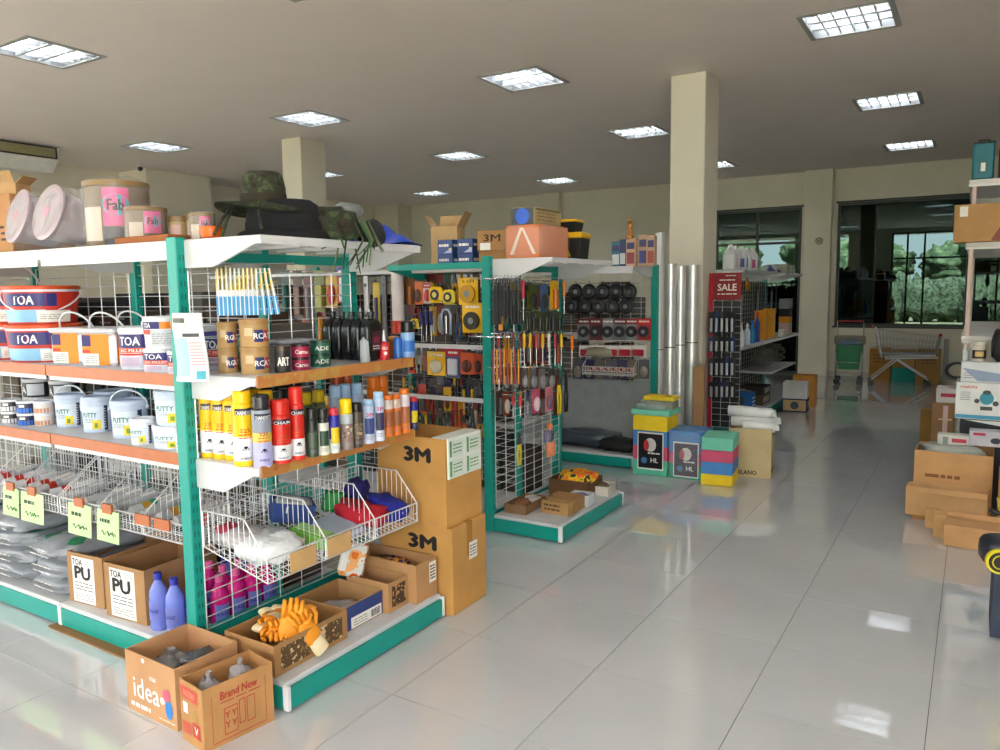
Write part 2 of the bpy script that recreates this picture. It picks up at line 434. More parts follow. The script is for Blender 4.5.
# recessed louvre lights
def light_parts():
    RF = mat('#6b6e71', .5, metal=.1, var=0); TB = mat((.97, .99, 1), .5, em=TUBE, var=0); FRM = mat('#9b9a96', .5, var=0); LV = mat('#a9acaf', .3, metal=.2, var=0)
    a = MB(); z0, z1 = 0, .10; h = LH-.004
    a.box(-h, h, -h, h, z1, z1+.02, RF)
    for s in (-1, 1):
        a.box(min(s*h, s*(h-.012)), max(s*h, s*(h-.012)), -h, h, z0, z1, RF); a.box(-h, h, min(s*h, s*(h-.012)), max(s*h, s*(h-.012)), z0, z1, RF)
    fr = MB(); q = LH+.022; p = LH-.018
    for s in (-1, 1):
        fr.box(-q, q, min(s*q, s*p), max(s*q, s*p), -.008, -.001, FRM); fr.box(min(s*q, s*p), max(s*q, s*p), -p, p, -.008, -.001, FRM)
    parts = [('housing', a), ('trim_frame', fr)]
    for y in (-.19, 0, .19):
        tb = MB(); tb.cyl((-.27, y, .055), (.27, y, .055), .005, TB, n=8); parts.append(('fluorescent_tube', tb))
    for y in (-.095, .095):
        l = MB(); l.prism([(y-.014, 0), (y+.014, 0), (y+.003, .045), (y-.003, .045)], -.29, .29, LV, 'x'); parts.append(('louvre_blade', l))
    for x in (-.195, -.0975, 0, .0975, .195):
        l = MB(); l.prism([(x-.006, .004), (x+.006, .004), (x+.002, .04), (x-.002, .04)], -.29, .29, LV, 'y'); parts.append(('louvre_blade', l))
    return parts
LP = cached('light', light_parts)
rown = {0: 'nearest', 1: 'second', 2: 'third', 3: 'fourth', 4: 'farthest'}
for x in cols:
    for k, y in enumerate(cols[x]):
        cn = {-.93: 'above the right aisle', -3.83: 'left of the tall foreground column', -6.75: 'in the middle line of lights', -9.72: 'in the line nearest the left wall', 1.95: 'over the right shelves'}[x]
        thing('ceiling_light', 'square recessed louvre light %s, %s from the entrance' % (cn, rown[k] if k not in (0, 4) else rown[k]), 'ceiling light', (x, y, ZC), LP, group='recessed ceiling lights')
# air conditioner under the ceiling at the left
m = MB(); AW = mat('#d8d6cf', .45); prof = [(-11.55, 3.30), (-11.0, 3.27), (-10.84, 3.42), (-10.80, 3.585), (-11.55, 3.585)]
m.prism(prof, 4.55, 6.1, AW, 'y')
g = MB(); g.M = None
for k, (za, zb) in enumerate(((3.43, 3.445), (3.565, 3.58))): g.box(-10.835+.01*k, -10.79, 4.62, 6.06, za, zb, BLACK)
g.box(-10.835, -10.79, 6.045, 6.06, 3.445, 3.565, BLACK); g.box(-10.835, -10.79, 4.62, 4.635, 3.445, 3.565, BLACK)
v = MB(); v.box(-10.835, -10.798, 4.64, 6.04, 3.447, 3.563, mat('#8f8a66', .5))
thing('air_conditioner', 'long cream air conditioner hung under the ceiling at left', 'air conditioner', (0, 0, 0), [('body', m), ('outlet_frame', g), ('outlet_flap', v)])
m = MB(); m.cyl((0, 0, 0), (0, 0, .03), .035, WHITE, n=12); l = MB(); l.blob((0, 0, -.025), (.04, .04, .04), BLACK, e=1, n=10, m=6)
thing('security_camera', 'small black dome camera under the ceiling by the left column', 'camera', (-11.25, 7.6, 3.565), [('mount', m), ('dome', l)])
m = MB(); m.cyl((0, 0, 0), (0, -.012, 0), .075, mat('#c9c3aa', .5), n=20)
k = MB(); k.tube([(.05*math.cos(a*PI/8), -.02, .05*math.sin(a*PI/8)) for a in range(16)], .008, GREY, 5, True)
c = MB(); c.cyl((0, -.01, 0), (0, -.04, 0), .018, GREY, n=10)
p = ony(819, 241, YB-.16); thing('wall_bell', 'small round grey bell on the back wall column', 'bell', p, [('plate', m), ('ring', k), ('knob', c)])
# outside the front: yard and trees, seen only mirrored in the back glass
m = MB(); m.box(-40, 40, -60, YF-.2, -.3, -.06, mat('#b3afa6', .9)); struct('ground_yard', m)
m = MB(); m.box(-40, 40, -60, -8.2, -.06, -.05, mat('#7a765e', .95, var=.3)); struct('ground_lawn', m)
m = MB(); m.box(XL-.2, XR+.2, -5.4, YF-.2, ZC, ZC+.14, CEILM); struct('ceiling_sky_blocker', m)  # added overhang out of view, cuts steep sky light near the front
hm = MB(); HG = blotch(['#232b22', '#3a4535', '#59634c', '#2c3629'], 5., key='hedge')
for k in range(26): hm.blob((-20+k*1.05, -10.5+.2*math.sin(k*3), .95), (.75, .6, 1.05+.15*math.sin(k*1.7)), HG, e=.8, amp=.4, fr=3, n=22, m=14, seed=k)
obj('hedge', hm, label='long clipped green hedge across the yard outside', cat='hedge', kind='stuff')
def tree(x, y, hh, seed):
    a = MB(); a.tube([(0, 0, -.06), (.1, 0, hh*.25), (-.05, .1, hh*.5)], .16, mat('#5b4a38', .9), 7, r_end=.09)
    r2 = random.Random(seed); b2 = MB(); G = blotch(['#2a3526', '#46553a', '#667355'], 3., key='leaf')
    for k in range(7): b2.blob((r2.uniform(-1.1, 1.1), r2.uniform(-1.1, 1.1), hh*.6+r2.uniform(-.8, .8)), (1.1, 1.1, .9), G, e=1, amp=.45, fr=3.5, n=28, m=18, seed=seed+k)
    return thing('tree', 'leafy green tree in the yard outside, %s from the left' % ORD[seed], 'tree', (x, y, 0), [('trunk', a), ('crown', b2)], group='yard trees')
for k, (x, y, hh) in enumerate(((-17, -18, 5.2), (-12.2, -15, 4.6), (-8, -20, 5.4), (-4.6, -14, 4.2), (-.6, -15, 4.8), (3.2, -16, 4.4))): tree(x, y, hh, k)
# ================================================================ gondola shelving
def panel_wires(m, axis, fixed, a0, a1, z0, z1, sh=.052, sv=.125, mt=None):
    """wire grid in the plane axis=fixed"""
    P = (lambda a, z: (fixed, a, z)) if axis == 'x' else (lambda a, z: (a, fixed, z))
    n = max(1, int((z1-z0)/sh))
    for i in range(n+1): m.wire(P(a0, z0+i*(z1-z0)/n), P(a1, z0+i*(z1-z0)/n), mt)
    n = max(1, int((a1-a0)/sv))
    for i in range(n+1): m.wire(P(a0+i*(a1-a0)/n, z0), P(a0+i*(a1-a0)/n, z1), mt, .003)
STRIP2 = blotch(['#a8632f', '#b87a40', '#b8904a'], 9., r=.45, key='strip')
TEALD = mat('#00685f', .5, var=0)
def post_mesh(h, w=.06, d=.05):
    m = MB(); m.rbox(-w/2, w/2, -d/2, d/2, 0, h, TEAL, .004)
    for k in range(int(h/.05)-2):       # slot rows on the faces
        z = .1+k*.05
        for s in (-1, 1): m.box(w/2-.001, w/2+.0006, s*.008-.003, s*.008+.003, z, z+.022, TEALD)
    return m.mesh('post')
POST = post_mesh(1.79); POSTL = post_mesh(1.78, .045, .04)
def shelf_x(x0, x1, y0, y1, z, zb, strip=None, lip=.03):
    """shelf that sticks out along +X from x0 to x1; returns shelf, brackets, strip meshes"""
    s = MB(); s.rbox(x0, x1, y0+.0005, y1-.0005, z-.022, z+.001, SHELF, .003); s.box(x1-.004, x1+.0005, y0+.013, y1-.013, z-lip, z-.02, SHELF)
    for k in range(3): yy = y0+(y1-y0)*(k+1)/4; s.box(x0+.02, x1-.03, yy-.02, yy+.02, z-.035, z-.022, SHELF)
    br = []
    for y in (y0, y1-.012):
        m = MB(); m.prism([(x0, zb), (x0+.16, zb), (x1-.03, z-.03), (x1-.001, z-lip), (x1-.001, z-.002), (x0, z-.002)], y-.001 if y == y0 else y, y+.012 if y == y0 else y+.013, SHELF, 'y')
        br.append(('bracket', m))
    out = [('shelf', s)]+br
    if strip:
        m = MB(); m.box(x1+.0005, x1+.008, y0+.004, y1-.004, z-.038, z+.008, STRIP2); out.append(('price_strip', m))
    return out
def shelf_y(x0, x1, y0, y1, z, zb, strip=False, lip=.03):
    """shelf that sticks out along -Y: back y1, front y0"""
    s = MB(); s.rbox(x0+.0015, x1-.0015, y0, y1, z-.022, z+.001, SHELF, .003); s.box(x0+.013, x1-.013, y0-.0004, y0+.004, z-lip-.03, z-.02, SHELF)
    for k in range(2): yy = y0+(y1-y0)*(k+1)/3; s.box(x0+.02, x1-.02, yy-.03, yy+.03, z-.035, z-.022, SHELF)
    out = [('shelf', s)]
    for x in (x0, x1-.012):
        m = MB(); m.prism([(y1, zb), (y1-.16, zb), (y0+.03, z-.03), (y0+.001, z-lip), (y0+.001, z-.002), (y1, z-.002)], x, x+.012, SHELF, 'x'); out.append(('bracket', m))
    if strip:
        m = MB(); m.box(x0+.002, x1-.002, y0-.008, y0-.0005, z-.04, z+.008, STRIP); out.append(('price_strip', m))
    return out
def base_parts(x0, x1, y0, y1, z=.115, kick=.092, faces='fr'):
    k = MB(); k.box(x0, x1, y0+.012, y1, .012, kick, TEAL)
    d = MB(); d.rbox(x0+.002, x1-.004, y0+.004, y1-.004, kick, z, SHELF, .003)
    c = MB()
    if 'f' in faces: c.box(x0, x1, y0, y0+.011, .01, kick+.001, TEAL)
    if 'r' in faces: c.box(x1, x1+.011, y0, y1, .01, kick+.001, TEAL)
    e = MB(); e.box(x1-.012, x1+.014, y0-.003, y0+.012, .008, kick+.012, WHITE)
    f = MB(); f.box(x1-.004, x1+.014, y1-.014, y1+.003, .008, kick+.012, WHITE)
    foot = MB()
    for xx in (x0+.05, x1-.05): 
        for yy in (y0+.05, y1-.05): foot.cyl((xx, yy, 0), (xx, yy, .014), .02, BLACK, n=8)
    return [('base_frame', k), ('deck', d), ('kick_plate', c), ('corner_cap', e), ('corner_cap', f), ('foot', foot)]
def gondola(name, label, parts, posts):
    e = obj(name, None, None, (0, 0, 0), label=label, cat='display shelf')
    last = None
    for p in parts:
        c = obj(p[0], p[1], last if last and p[0] in ('price_strip', 'bracket') else e)
        if p[0] == 'shelf': last = c
    for me, x, y in posts: obj('post', me, e, (x, y, 0))
    return e
XE, XF = -2.66, -2.14            # post line and front edge of the end caps
Z2, Z3, ZT, ZD = 1.245, .915, 1.78, .115
# ---- end cap of the first gondola (faces +X)
Y0, Y1 = 1.915, 2.915
w = MB(); panel_wires(w, 'x', XE+.03, Y0+.04, Y1-.04, .2, 1.66)
parts = [('wire_panel', w)]+shelf_x(XE+.03, -2.2, Y0+.03, Y1-.03, ZT, 1.672)+shelf_x(XE+.03, -2.262, Y0+.03, Y1-.03, Z2+.012, 1.16, True)+shelf_x(XE+.03, -2.262, Y0+.03, Y1-.03, Z3, .80, True)
parts += base_parts(XE+.03, XF, Y0, Y1)
rail = MB(); rail.box(XE-.02, XE+.02, Y0+.03, Y1-.03, 1.70, 1.74, TEAL); parts.append(('cross_rail', rail)); rail = MB(); rail.box(XE-.02, XE+.02, Y0+.03, Y1-.03, .15, .19, TEAL); parts.append(('cross_rail', rail))
G1E = gondola('end_display_shelf', 'teal and white end shelf in the foreground holding spray cans and tins', parts, [(POST, XE, Y0+.015), (POST, XE, Y1-.015)])
# ---- run of the first gondola (faces the camera)
YM = 2.41
w = MB(); panel_wires(w, 'y', YM, -6.6, XE-.06, .2, 1.72)
parts = [('wire_panel', w)]
for xa, xb in ((-3.655, -2.70), (-4.615, -3.66), (-5.575, -4.62)):
    parts += shelf_y(xa, xb, 1.935, YM-.02, ZT, 1.68, lip=.045)+shelf_y(xa, xb, 1.935, YM-.02, Z2, 1.17, True)+shelf_y(xa, xb, 1.935, YM-.02, Z3+.008, .84, True)
parts += base_parts(-3.66, -2.70, 1.91, 2.91, faces='f')[:4]+base_parts(-5.58, -3.66, 1.91, 2.91, faces='f')[:4]
G1 = gondola('gondola_shelf', 'long teal gondola shelf at left stocked with paint pails and putty', parts, [(POSTL, x, YM) for x in (-2.72, -3.66, -4.62, -5.58)])
# ---- wire baskets
def basket(L, D, hb, hf, drop, div=(), sp=.026, chf=.12):
    """local: length along x (0..L), depth along -y, back at y=0; floor drops by `drop` to the front"""
    fl = lambda y: -drop*(-y/D)
    top = lambda y: hb if -y < D-chf else hb+(hf-drop-hb)*((-y-(D-chf))/chf)
    fr = MB(); R = .0035
    for z0, z1 in ((0, 0),):
        fr.wire((0, 0, 0), (L, 0, 0), r=R); fr.wire((0, 0, hb), (L, 0, hb), r=R)
        fr.wire((0, -D, -drop), (L, -D, -drop), r=R); fr.wire((0, -D, hf-drop), (L, -D, hf-drop), r=R); fr.wire((0, -D, hf*.45-drop), (L, -D, hf*.45-drop), r=.0025)
    g = MB(); n = int(L/sp)
    for i in range(n+1):
        x = L*i/n; g.wire((x, 0, 0), (x, -D, -drop), r=.0018); g.wire((x, 0, 0), (x, 0, hb), r=.0018); g.wire((x, -D, -drop), (x, -D, hf-drop), r=.0018)
    for k in range(1, 6): y = -D*k/6; g.wire((0, y, fl(y)), (L, y, fl(y)))
    for z in (.33, .66): g.wire((0, 0, hb*z), (L, 0, hb*z))
    parts = [('rim', fr), ('wire_grid', g)]
    for x in (0, L)+tuple(div):
        d = MB(); d.wire((x, 0, 0), (x, -D, -drop), r=R); d.wire((x, 0, hb), (x, -(D-chf), hb), r=R); d.wire((x, -(D-chf), hb), (x, -D, hf-drop), r=R)
        d.wire((x, 0, 0), (x, 0, hb), r=R); d.wire((x, -D, -drop), (x, -D, hf-drop), r=R)
        k = int(D/.03)
        for i in range(1, k): y = -D*i/k; d.wire((x, y, fl(y)), (x, y, top(y)), r=.0018)
        parts.append(('side' if x in (0, L) else 'divider', d))
    return parts
thing('wire_basket', 'white wire basket under the spray cans, full of gloves and packets', 'wire basket', (XE+.045, Y0+.035, .555),
      basket(.925, .365, .15, .09, .085, (.31, .62)), rz=PI/2)
for xa, dv, wh in ((-3.655, (.32, .64), 'nearest the foreground post'), (-4.615, (.3, .6), 'at the left edge'),):
    thing('wire_basket', 'long white wire basket of sealant tubes, %s' % wh, 'wire basket', (xa+.005, YM-.015, .60), basket(.94, .45, .22, .08, .055, dv, chf=.25), group='sealant baskets')
# ---- second gondola: end cap and run
Y0b, Y1b = 4.165, 5.145; YMb = 4.655
w = MB(); panel_wires(w, 'x', XE+.03, Y0b+.04, Y1b-.04, .15, 1.66)
parts = [('wire_panel', w)]+shelf_x(XE+.03, -2.2, Y0b+.03, Y1b-.03, ZT-.01, 1.65)+base_parts(XE+.03, XF, Y0b, Y1b)
rail = MB(); rail.box(XE-.02, XE+.02, Y0b+.03, Y1b-.03, 1.70, 1.74, TEAL); parts.append(('cross_rail', rail))
bm = MB(); bm.box(-3.42, XE-.03, Y0b, Y0b+.04, 1.715, 1.755, TEAL); bm.prism([(Y0b, 1.755), (Y0b, 1.715), (YMb, 1.62), (YMb, 1.70)], -3.46, -3.42, TEAL, 'x'); parts.append(('top_rail', bm))
G2E = gondola('end_display_shelf', 'teal end shelf in the middle hung with tools, orange gloves at its foot', parts, [(POST, XE, Y0b+.015), (POST, XE, Y1b-.015)])
w = MB(); panel_wires(w, 'y', YMb, -5.7, XE-.06, .2, 1.72, sv=.1)
parts = [('wire_panel', w)]+base_parts(-5.6, -2.70, 4.165, 5.145, faces='f')[:4]
ts = MB(); ts.rbox(-5.6, -2.70, YMb-.28, YMb+.4, 1.70, 1.725, SHELF, .003); parts.append(('top_shelf', ts))
for z in (1.18, .82):
    pr = MB(); pr.box(-3.9, -2.72, YMb-.34, YMb-.33, z, z+.03, SHELF); parts.append(('price_rail', pr))
G2 = gondola('gondola_shelf', 'wire gondola behind the first, hung with tape measures and hand tools', parts, [(POSTL, x, YMb) for x in (-2.72, -3.66, -4.62, -5.58)])
# ---- third gondola: faces the camera, ends at the silver rolls
Y0c = 6.265; YMc = 6.77
w = MB(); panel_wires(w, 'y', YMc, -5.6, -2.53, .7, 1.72, sv=.1)
parts = [('wire_panel', w)]
bk = MB(); bk.box(-5.6, -2.53, YMc-.005, YMc+.01, .12, .72, mat('#9aa0a2', .5)); parts.append(('back_panel', bk))
for xa, xb in ((-3.46, -2.52), (-4.42, -3.48)): parts += shelf_y(xa, xb, Y0c+.03, YMc-.02, ZT-.01, 1.68)
parts += base_parts(-5.5, -2.5, Y0c, 7.26, faces='fr')
G3 = gondola('gondola_shelf', 'third wire gondola hung with discs and spools beside the silver rolls', parts, [(POST, -2.5, YMc), (POSTL, -3.47, YMc), (POSTL, -4.43, YMc)])
# ---- fourth run behind the column, faces +X
Y0d, Y1d = 8.52, 11.8
w = MB(); panel_wires(w, 'x', XE+.03, Y0d, Y1d, .15, 1.66, sh=.06)
parts = [('wire_panel', w)]+shelf_x(XE+.03, -2.16, Y0d+.06, 10.2, ZT-.01, 1.67)+shelf_x(XE+.03, -2.14, 10.62, Y1d, ZT-.02, 1.66)
parts += shelf_x(XE+.03, -2.16, 8.62, Y1d, .92, .84)+base_parts(XE+.03, XF, Y0d, Y1d)
bk = MB(); bk.box(XE-.02, XE, Y0d, Y1d, .1, 1.66, mat('#2b3135', .6)); parts.append(('back_panel', bk))
G4 = gondola('gondola_shelf', 'far shelf run behind the tall column with white jugs on top', parts, [(POST, XE, y) for y in (Y0d, 10.15, Y1d)])
# ================================================================ product builders (front faces local -Y)
def C(c, r=.4, **k): return mat(c, r, **k)
def carton(w, d, h, col='#b98d5e', open_=False, flaps=(), prints=None, tape=None, t=.005, fill=None, wave=0.):
    """box of board; prints(mb, face_fn) draws on it"""
    K = card(col); parts = []
    b = MB()
    if open_:
        b.box(-w/2, w/2, -d/2, d/2, 0, t, K)
        b.box(-w/2, w/2, -d/2, -d/2+t, t, h, K); b.box(-w/2, w/2, d/2-t, d/2, t, h, K)
        b.box(-w/2, -w/2+t, -d/2+t, d/2-t, t, h, K); b.box(w/2-t, w/2, -d/2+t, d/2-t, t, h, K)
    else:
        b.rbox(-w/2, w/2, -d/2, d/2, 0, h, K, .003)
    parts.append(('body', b))
    for fl in flaps:        # (side, length, angle from horizontal outwards in degrees, positive up)
        s, ln, an = fl; a = math.radians(an); f = MB()
        dx, dz = ln*math.cos(a), ln*math.sin(a)
        if s in 'fb':
            k = -1 if s == 'f' else 1; y = k*d/2
            f.add([(-w/2+.004, y, h), (w/2-.004, y, h), (w/2-.004, y+k*dx, h+dz), (-w/2+.004, y+k*dx, h+dz), (-w/2+.004, y, h+t), (w/2-.004, y, h+t), (w/2-.004, y+k*dx, h+dz+t), (-w/2+.004, y+k*dx, h+dz+t)],
                  [(0, 1, 2, 3), (4, 5, 6, 7), (0, 1, 5, 4), (2, 3, 7, 6), (1, 2, 6, 5), (0, 3, 7, 4)], K)
        else:
            k = -1 if s == 'l' else 1; x = k*w/2
            f.add([(x, -d/2+.004, h), (x, d/2-.004, h), (x+k*dx, d/2-.004, h+dz), (x+k*dx, -d/2+.004, h+dz), (x, -d/2+.004, h+t), (x, d/2-.004, h+t), (x+k*dx, d/2-.004, h+dz+t), (x+k*dx, -d/2+.004, h+dz+t)],
                  [(0, 1, 2, 3), (4, 5, 6, 7), (0, 1, 5, 4), (2, 3, 7, 6), (1, 2, 6, 5), (0, 3, 7, 4)], K)
        parts.append(('flap', f))
    if tape:
        f = MB(); TP = mat(tape, .25, var=.05); e = .0009
        f.box(-w/2-e, w/2+e, -.025, .025, h, h+e, TP) if not open_ else None
        f.box(w/2, w/2+e, -.025, .025, h*.6 if not open_ else 0, h if not open_ else h*.9, TP); f.box(-w/2-e, -w/2, -.025, .025, h*.6, h, TP)
        parts.append(('tape', f))
    if prints:
        p = MB(); prints(p, w, d, h); parts.append(('print', p))
    return parts
def can(r, h, bands, cap, capc, caph=.22, label=None, shoulder=True, n=16):
    """aerosol / bottle-like can: bands [(z fraction, material)], cap colour"""
    b = MB(); hb = h*(1-caph); pr = [(0, 0, bands[0][1]), (r*.94, 0), (r, h*.015)]
    for i, (zf, mt) in enumerate(bands):
        pr.append((r, max(h*.015, hb*zf), mt))
    pr += [(r, hb*.95), (r, hb*.955, capc), (r*1.02, hb*.965), (r*.88, hb), (0, hb)]
    b.lathe(pr, bands[0][1], n)
    c = MB(); rc = r*(.9 if shoulder else .97)
    c.lathe([(rc, hb*.985, capc), (rc, h*.97), (rc*.86, h), (0, h)], capc, n)
    out = [('can_body', b), ('cap', c)]
    if label:
        p = MB(); label(p, r*1.015, hb); out.append(('label', p))
    return out
def tin(r, h, body, lid, label=None, n=20):
    b = MB(); b.lathe([(0, 0, body), (r*.98, 0), (r, h*.04), (r, h*.84), (r, h*.9)], body, n)
    l = MB(); l.lathe([(r*1.03, h*.80, lid), (r*1.04, h*.82), (r*1.04, h*.97), (r, h), (r*.9, h), (r*.88, h*.965), (0, h*.965)], lid, n)
    out = [('body', b), ('lid', l)]
    if label: p = MB(); label(p, r*1.012, h); out.append(('label', p))
    return out
def pail(r0, r1, h, body, lid, label=None, handle=None, bands=None, lidh=.1, n=24, hcol=None):
    """round plastic pail r0 at foot, r1 at rim"""
    b = MB(); R = lambda z: r0+(r1-r0)*z/h
    pr = [(0, 0, body), (r0*.97, 0), (r0, .004)]
    for zf, mt in (bands or ()): pr.append((R(h*zf), h*zf, mt))
    pr += [(R(h*(1-lidh)), h*(1-lidh)), (R(h*(1-lidh))+.003, h*(1-lidh)+.001)]
    b.lathe(pr, body, n)
    l = MB(); q = r1*1.025
    l.lathe([(q-.002, h*(1-lidh), lid), (q, h*(1-lidh)+.003), (q, h-.006), (q-.005, h), (q-.012, h), (q-.015, h-.006), (0, h-.006)], lid, n)
    out = [('body', b), ('lid', l)]
    if handle is not None:
        hd = MB(); A = math.radians(handle); zz = h*(1-lidh)-.012; rr = r1+.006
        pts = [(rr*math.cos(t), -rr*math.sin(t)*math.cos(A), zz+rr*math.sin(t)*math.sin(A)) for t in [PI*i/14 for i in range(15)]]
        hd.tube(pts, .0045, hcol or C('#e4e6ea', .35), 6)
        for s in (-1, 1): hd.cyl((s*(r1-.002), 0, zz), (s*(r1+.009), 0, zz), .01, hcol or C('#e4e6ea', .35), n=8)
        out.append(('handle', hd))
    if label: p = MB(); label(p, R, h); out.append(('label', p))
    return out
def bottle(prof, mt, cap, capprof, label=None, n=14, sx=1., sy=1.):
    b = MB(); b.lathe(prof, mt, n, sx=sx, sy=sy); c = MB(); c.lathe(capprof, cap, 12)
    out = [('bottle', b), ('cap', c)]
    if label: p = MB(); label(p); out.append(('label', p))
    return out
def put(parts, name, label, cat, loc, rz=0., group=None, rot=None): return thing(name, label, cat, loc, parts, rz, group, rot)
def cpatch(mb, R, h, z0, z1, a, mt, off=.0015, a0=None, n=8):
    """label band on a tapered pail; R is the radius function"""
    a0 = -a if a0 is None else a0
    mb.patch(R(h*z0)+off, math.radians(a0), math.radians(a), h*z0, h*z1, mt, n, R1=R(h*z1)+off)
def ctext(mb, t, R, h, z, th, mt, w=None, x=0., off=.003): mb.text(t, x, h*z, th, mt, w=w, R=R(h*z)+off)
def crumple(mb, c, r, mt, seed, amp=.35, e=.7, n=14, m=9): mb.blob(c, r, mt, e=e, amp=amp, fr=2.6, n=n, m=m, seed=seed)
def bagfill(r, mt, seed, amp=.4, peak=True):
    m = MB(); crumple(m, (0, 0, r[2]), r, mt, seed, amp)
    if peak: m.lathe([(r[0]*.55, r[2]*1.5), (r[0]*.18, r[2]*2.1), (r[0]*.3, r[2]*2.5)], mt, 7)
    return m
# ================================================================ left run: paint and putty
NAVY = C('#23246e'); RED = C('#c5301f'); ORG = C('#f0860e'); LORG = C('#e2521f'); PWH = C('#e3e7ee', .35); LB = C('#c3d2e8', .35)
def lab_red(mb, R, h):
    cpatch(mb, R, h, .40, .84, 70, RED); cpatch(mb, R, h, .47, .80, 34, NAVY, .0022, a0=-58); ctext(mb, 'TOA', R, h, .635, .046, WHITE, w=.105, x=-.055)
    cpatch(mb, R, h, .06, .38, 16, C('#8fc4e8'), a0=-70); cpatch(mb, R, h, .05, .36, 60, PAPER, .002, a0=2)
    mb.lines(.02, .13, h*.12, h*.32, 4, GREY, R=R(h*.2)+.003)
def pail_red(): return pail(.152, .172, .188, RED, LORG, lab_red, None, [(.0, RED), (.40, RED), (.84, PWH)], .10)
def pail_red_h(): return pail(.152, .172, .188, RED, LORG, lab_red, -35, [(.0, RED), (.84, PWH)], .10)
def pail_red_u(): return pail(.152, .172, .188, RED, LORG, lab_red, 80, [(.0, RED), (.84, PWH)], .10)
xs_ = [-4.015, -4.385, -4.76]
for i, x in enumerate(xs_):
    for lv in (0, 1):
        lb = 'wide red paint pail with orange lid, %s of the %s stack' % ('top' if lv else 'bottom', ['right', 'middle', 'left'][i])
        put(cached('pr%d' % (0 if not lv else 1+(i == 0)), [pail_red, pail_red_u, pail_red_h][0 if not lv else 1+(i == 0)]), 'paint_pail', lb, 'paint pail', (x, 2.125, Z2+lv*.1885), R_.uniform(.8, .95), 'red paint pails')
# orange square tubs with white lids
def tub(w, d, h, label, hang):
    b = MB(); b.rbox(-w/2, w/2, -d/2, d/2, 0, h*.9, PWH, .02)
    l = MB(); l.rbox(-w/2-.006, w/2+.006, -d/2-.006, d/2+.006, h*.87, h, PWH, .012)
    p = MB(); label(p, w, d, h)
    hd = MB(); A = math.radians(hang); rr = w/2+.004
    hd.tube([(rr*math.cos(t), -rr*1.15*math.sin(t)*math.cos(A), h*.86+rr*1.15*math.sin(t)*math.sin(A)) for t in [PI*i/12 for i in range(13)]], .0045, C('#d7dade', .4), 6)
    return [('body', b), ('lid', l), ('label', p), ('handle', hd)]
def lab_orange(p, w, d, h):
    for s in 'fr':
        p.face(s, w, d); W = (w if s == 'f' else d)-.045
        p.rect(-W/2, W/2, h*.06, h*.86, ORG)
        p.M = p.M @ Matrix.Translation((0, -.0008, 0))
        if s == 'f':
            p.rect(-W/2, -W/2+W*.33, h*.55, h*.84, NAVY); p.rect(-W/2, W*.1, h*.06, h*.36, PAPER); p.lines(-W*.4, W*.05, h*.1, h*.32, 4, GREY, -.0008); p.rect(-W/2, -W*.2, h*.38, h*.46, RED)
        else:
            p.rect(-W*.35, -W*.05, h*.62, h*.76, RED); p.rect(W*.02, W*.3, h*.62, h*.76, C('#7a4a2c')); p.rect(-W*.3, -W*.05, h*.5, h*.57, NAVY); p.rect(-W*.3, -W*.05, h*.40, h*.47, C('#d8653a')); p.rect(W*.05, W*.35, h*.36, h*.46, C('#d8c84a'))
    p.M = None
for i, x in enumerate((-3.66, -3.415)):
    put(cached('tubo', lambda: tub(.185, .185, .175, lab_orange, 62)), 'paint_tub', 'orange square paint tub with white lid, %s the red pails' % ('beside' if i == 0 else 'second from'), 'paint tub', (x, 2.10, Z2), .33, 'orange paint tubs')
put(cached('tubo', lambda: tub(.185, .185, .175, lab_orange, 62)), 'paint_tub', 'orange square paint tub standing in the back row behind another', 'paint tub', (-3.50, 2.29, Z2), .33, 'orange paint tubs')
def lab_filler(txt):
    def f(mb, R, h):
        cpatch(mb, R, h, .52, .84, 62, NAVY); ctext(mb, 'TOA', R, h, .68, h*.20, WHITE, w=R(0)*1.15, x=-R(0)*.15)
        cpatch(mb, R, h, .40, .52, 62, LORG); ctext(mb, txt, R, h, .46, h*.07, WHITE, w=R(0)*1.5); cpatch(mb, R, h, .34, .39, 62, RED)
        cpatch(mb, R, h, .05, .33, 62, C('#cfd0da')); cpatch(mb, R, h, .1, .3, 20, C('#b9a9c4'), .0022, a0=-40)
    return f
def filler(r, h): return pail(r*.97, r, h, PWH, PWH, lab_filler('AC FILLER'), None, None, .13)
put(filler(.083, .185), 'filler_tub', 'white tub of filler with navy band, beside the orange tubs', 'tub', (-3.16, 2.08, Z2), .6)
put(filler(.083, .185), 'filler_tub', 'white tub of filler in the back row near the post', 'tub', (-2.99, 2.28, Z2), .6)
put(filler(.07, .10), 'filler_tub', 'small filler tub at the shelf end, bottom of its pair', 'tub', (-2.945, 2.035, Z2), .6)
def lab_or2(mb, R, h):
    cpatch(mb, R, h, .62, .84, 10, NAVY, a0=-65); ctext(mb, 'TOA', R, h, .73, h*.15, WHITE, w=.04, x=-.045); cpatch(mb, R, h, .62, .84, 70, ORG, a0=10); cpatch(mb, R, h, .08, .6, 70, C('#c3cad2'), a0=-20); cpatch(mb, R, h, .45, .6, -20, RED, a0=-65)
    mb.lines(-.02, .07, h*.15, h*.5, 5, GREY, R=R(h*.3)+.003)
put(pail(.072, .078, .135, PWH, PWH, lab_or2, -60, None, .14), 'filler_tub', 'small tub with orange and navy band stacked on another tub', 'tub', (-2.935, 2.045, Z2+.1), .6)
put(pail(.07, .075, .16, PWH, C('#3a3a8c'), lab_filler('AC FILLER'), None, None, .14), 'filler_tub', 'white tub with purple lid behind the post', 'tub', (-2.83, 2.25, Z2), .6)
put(filler(.062, .095), 'filler_tub', 'small filler tub half hidden by the hanging face masks', 'tub', (-2.79, 2.03, Z2), .6)
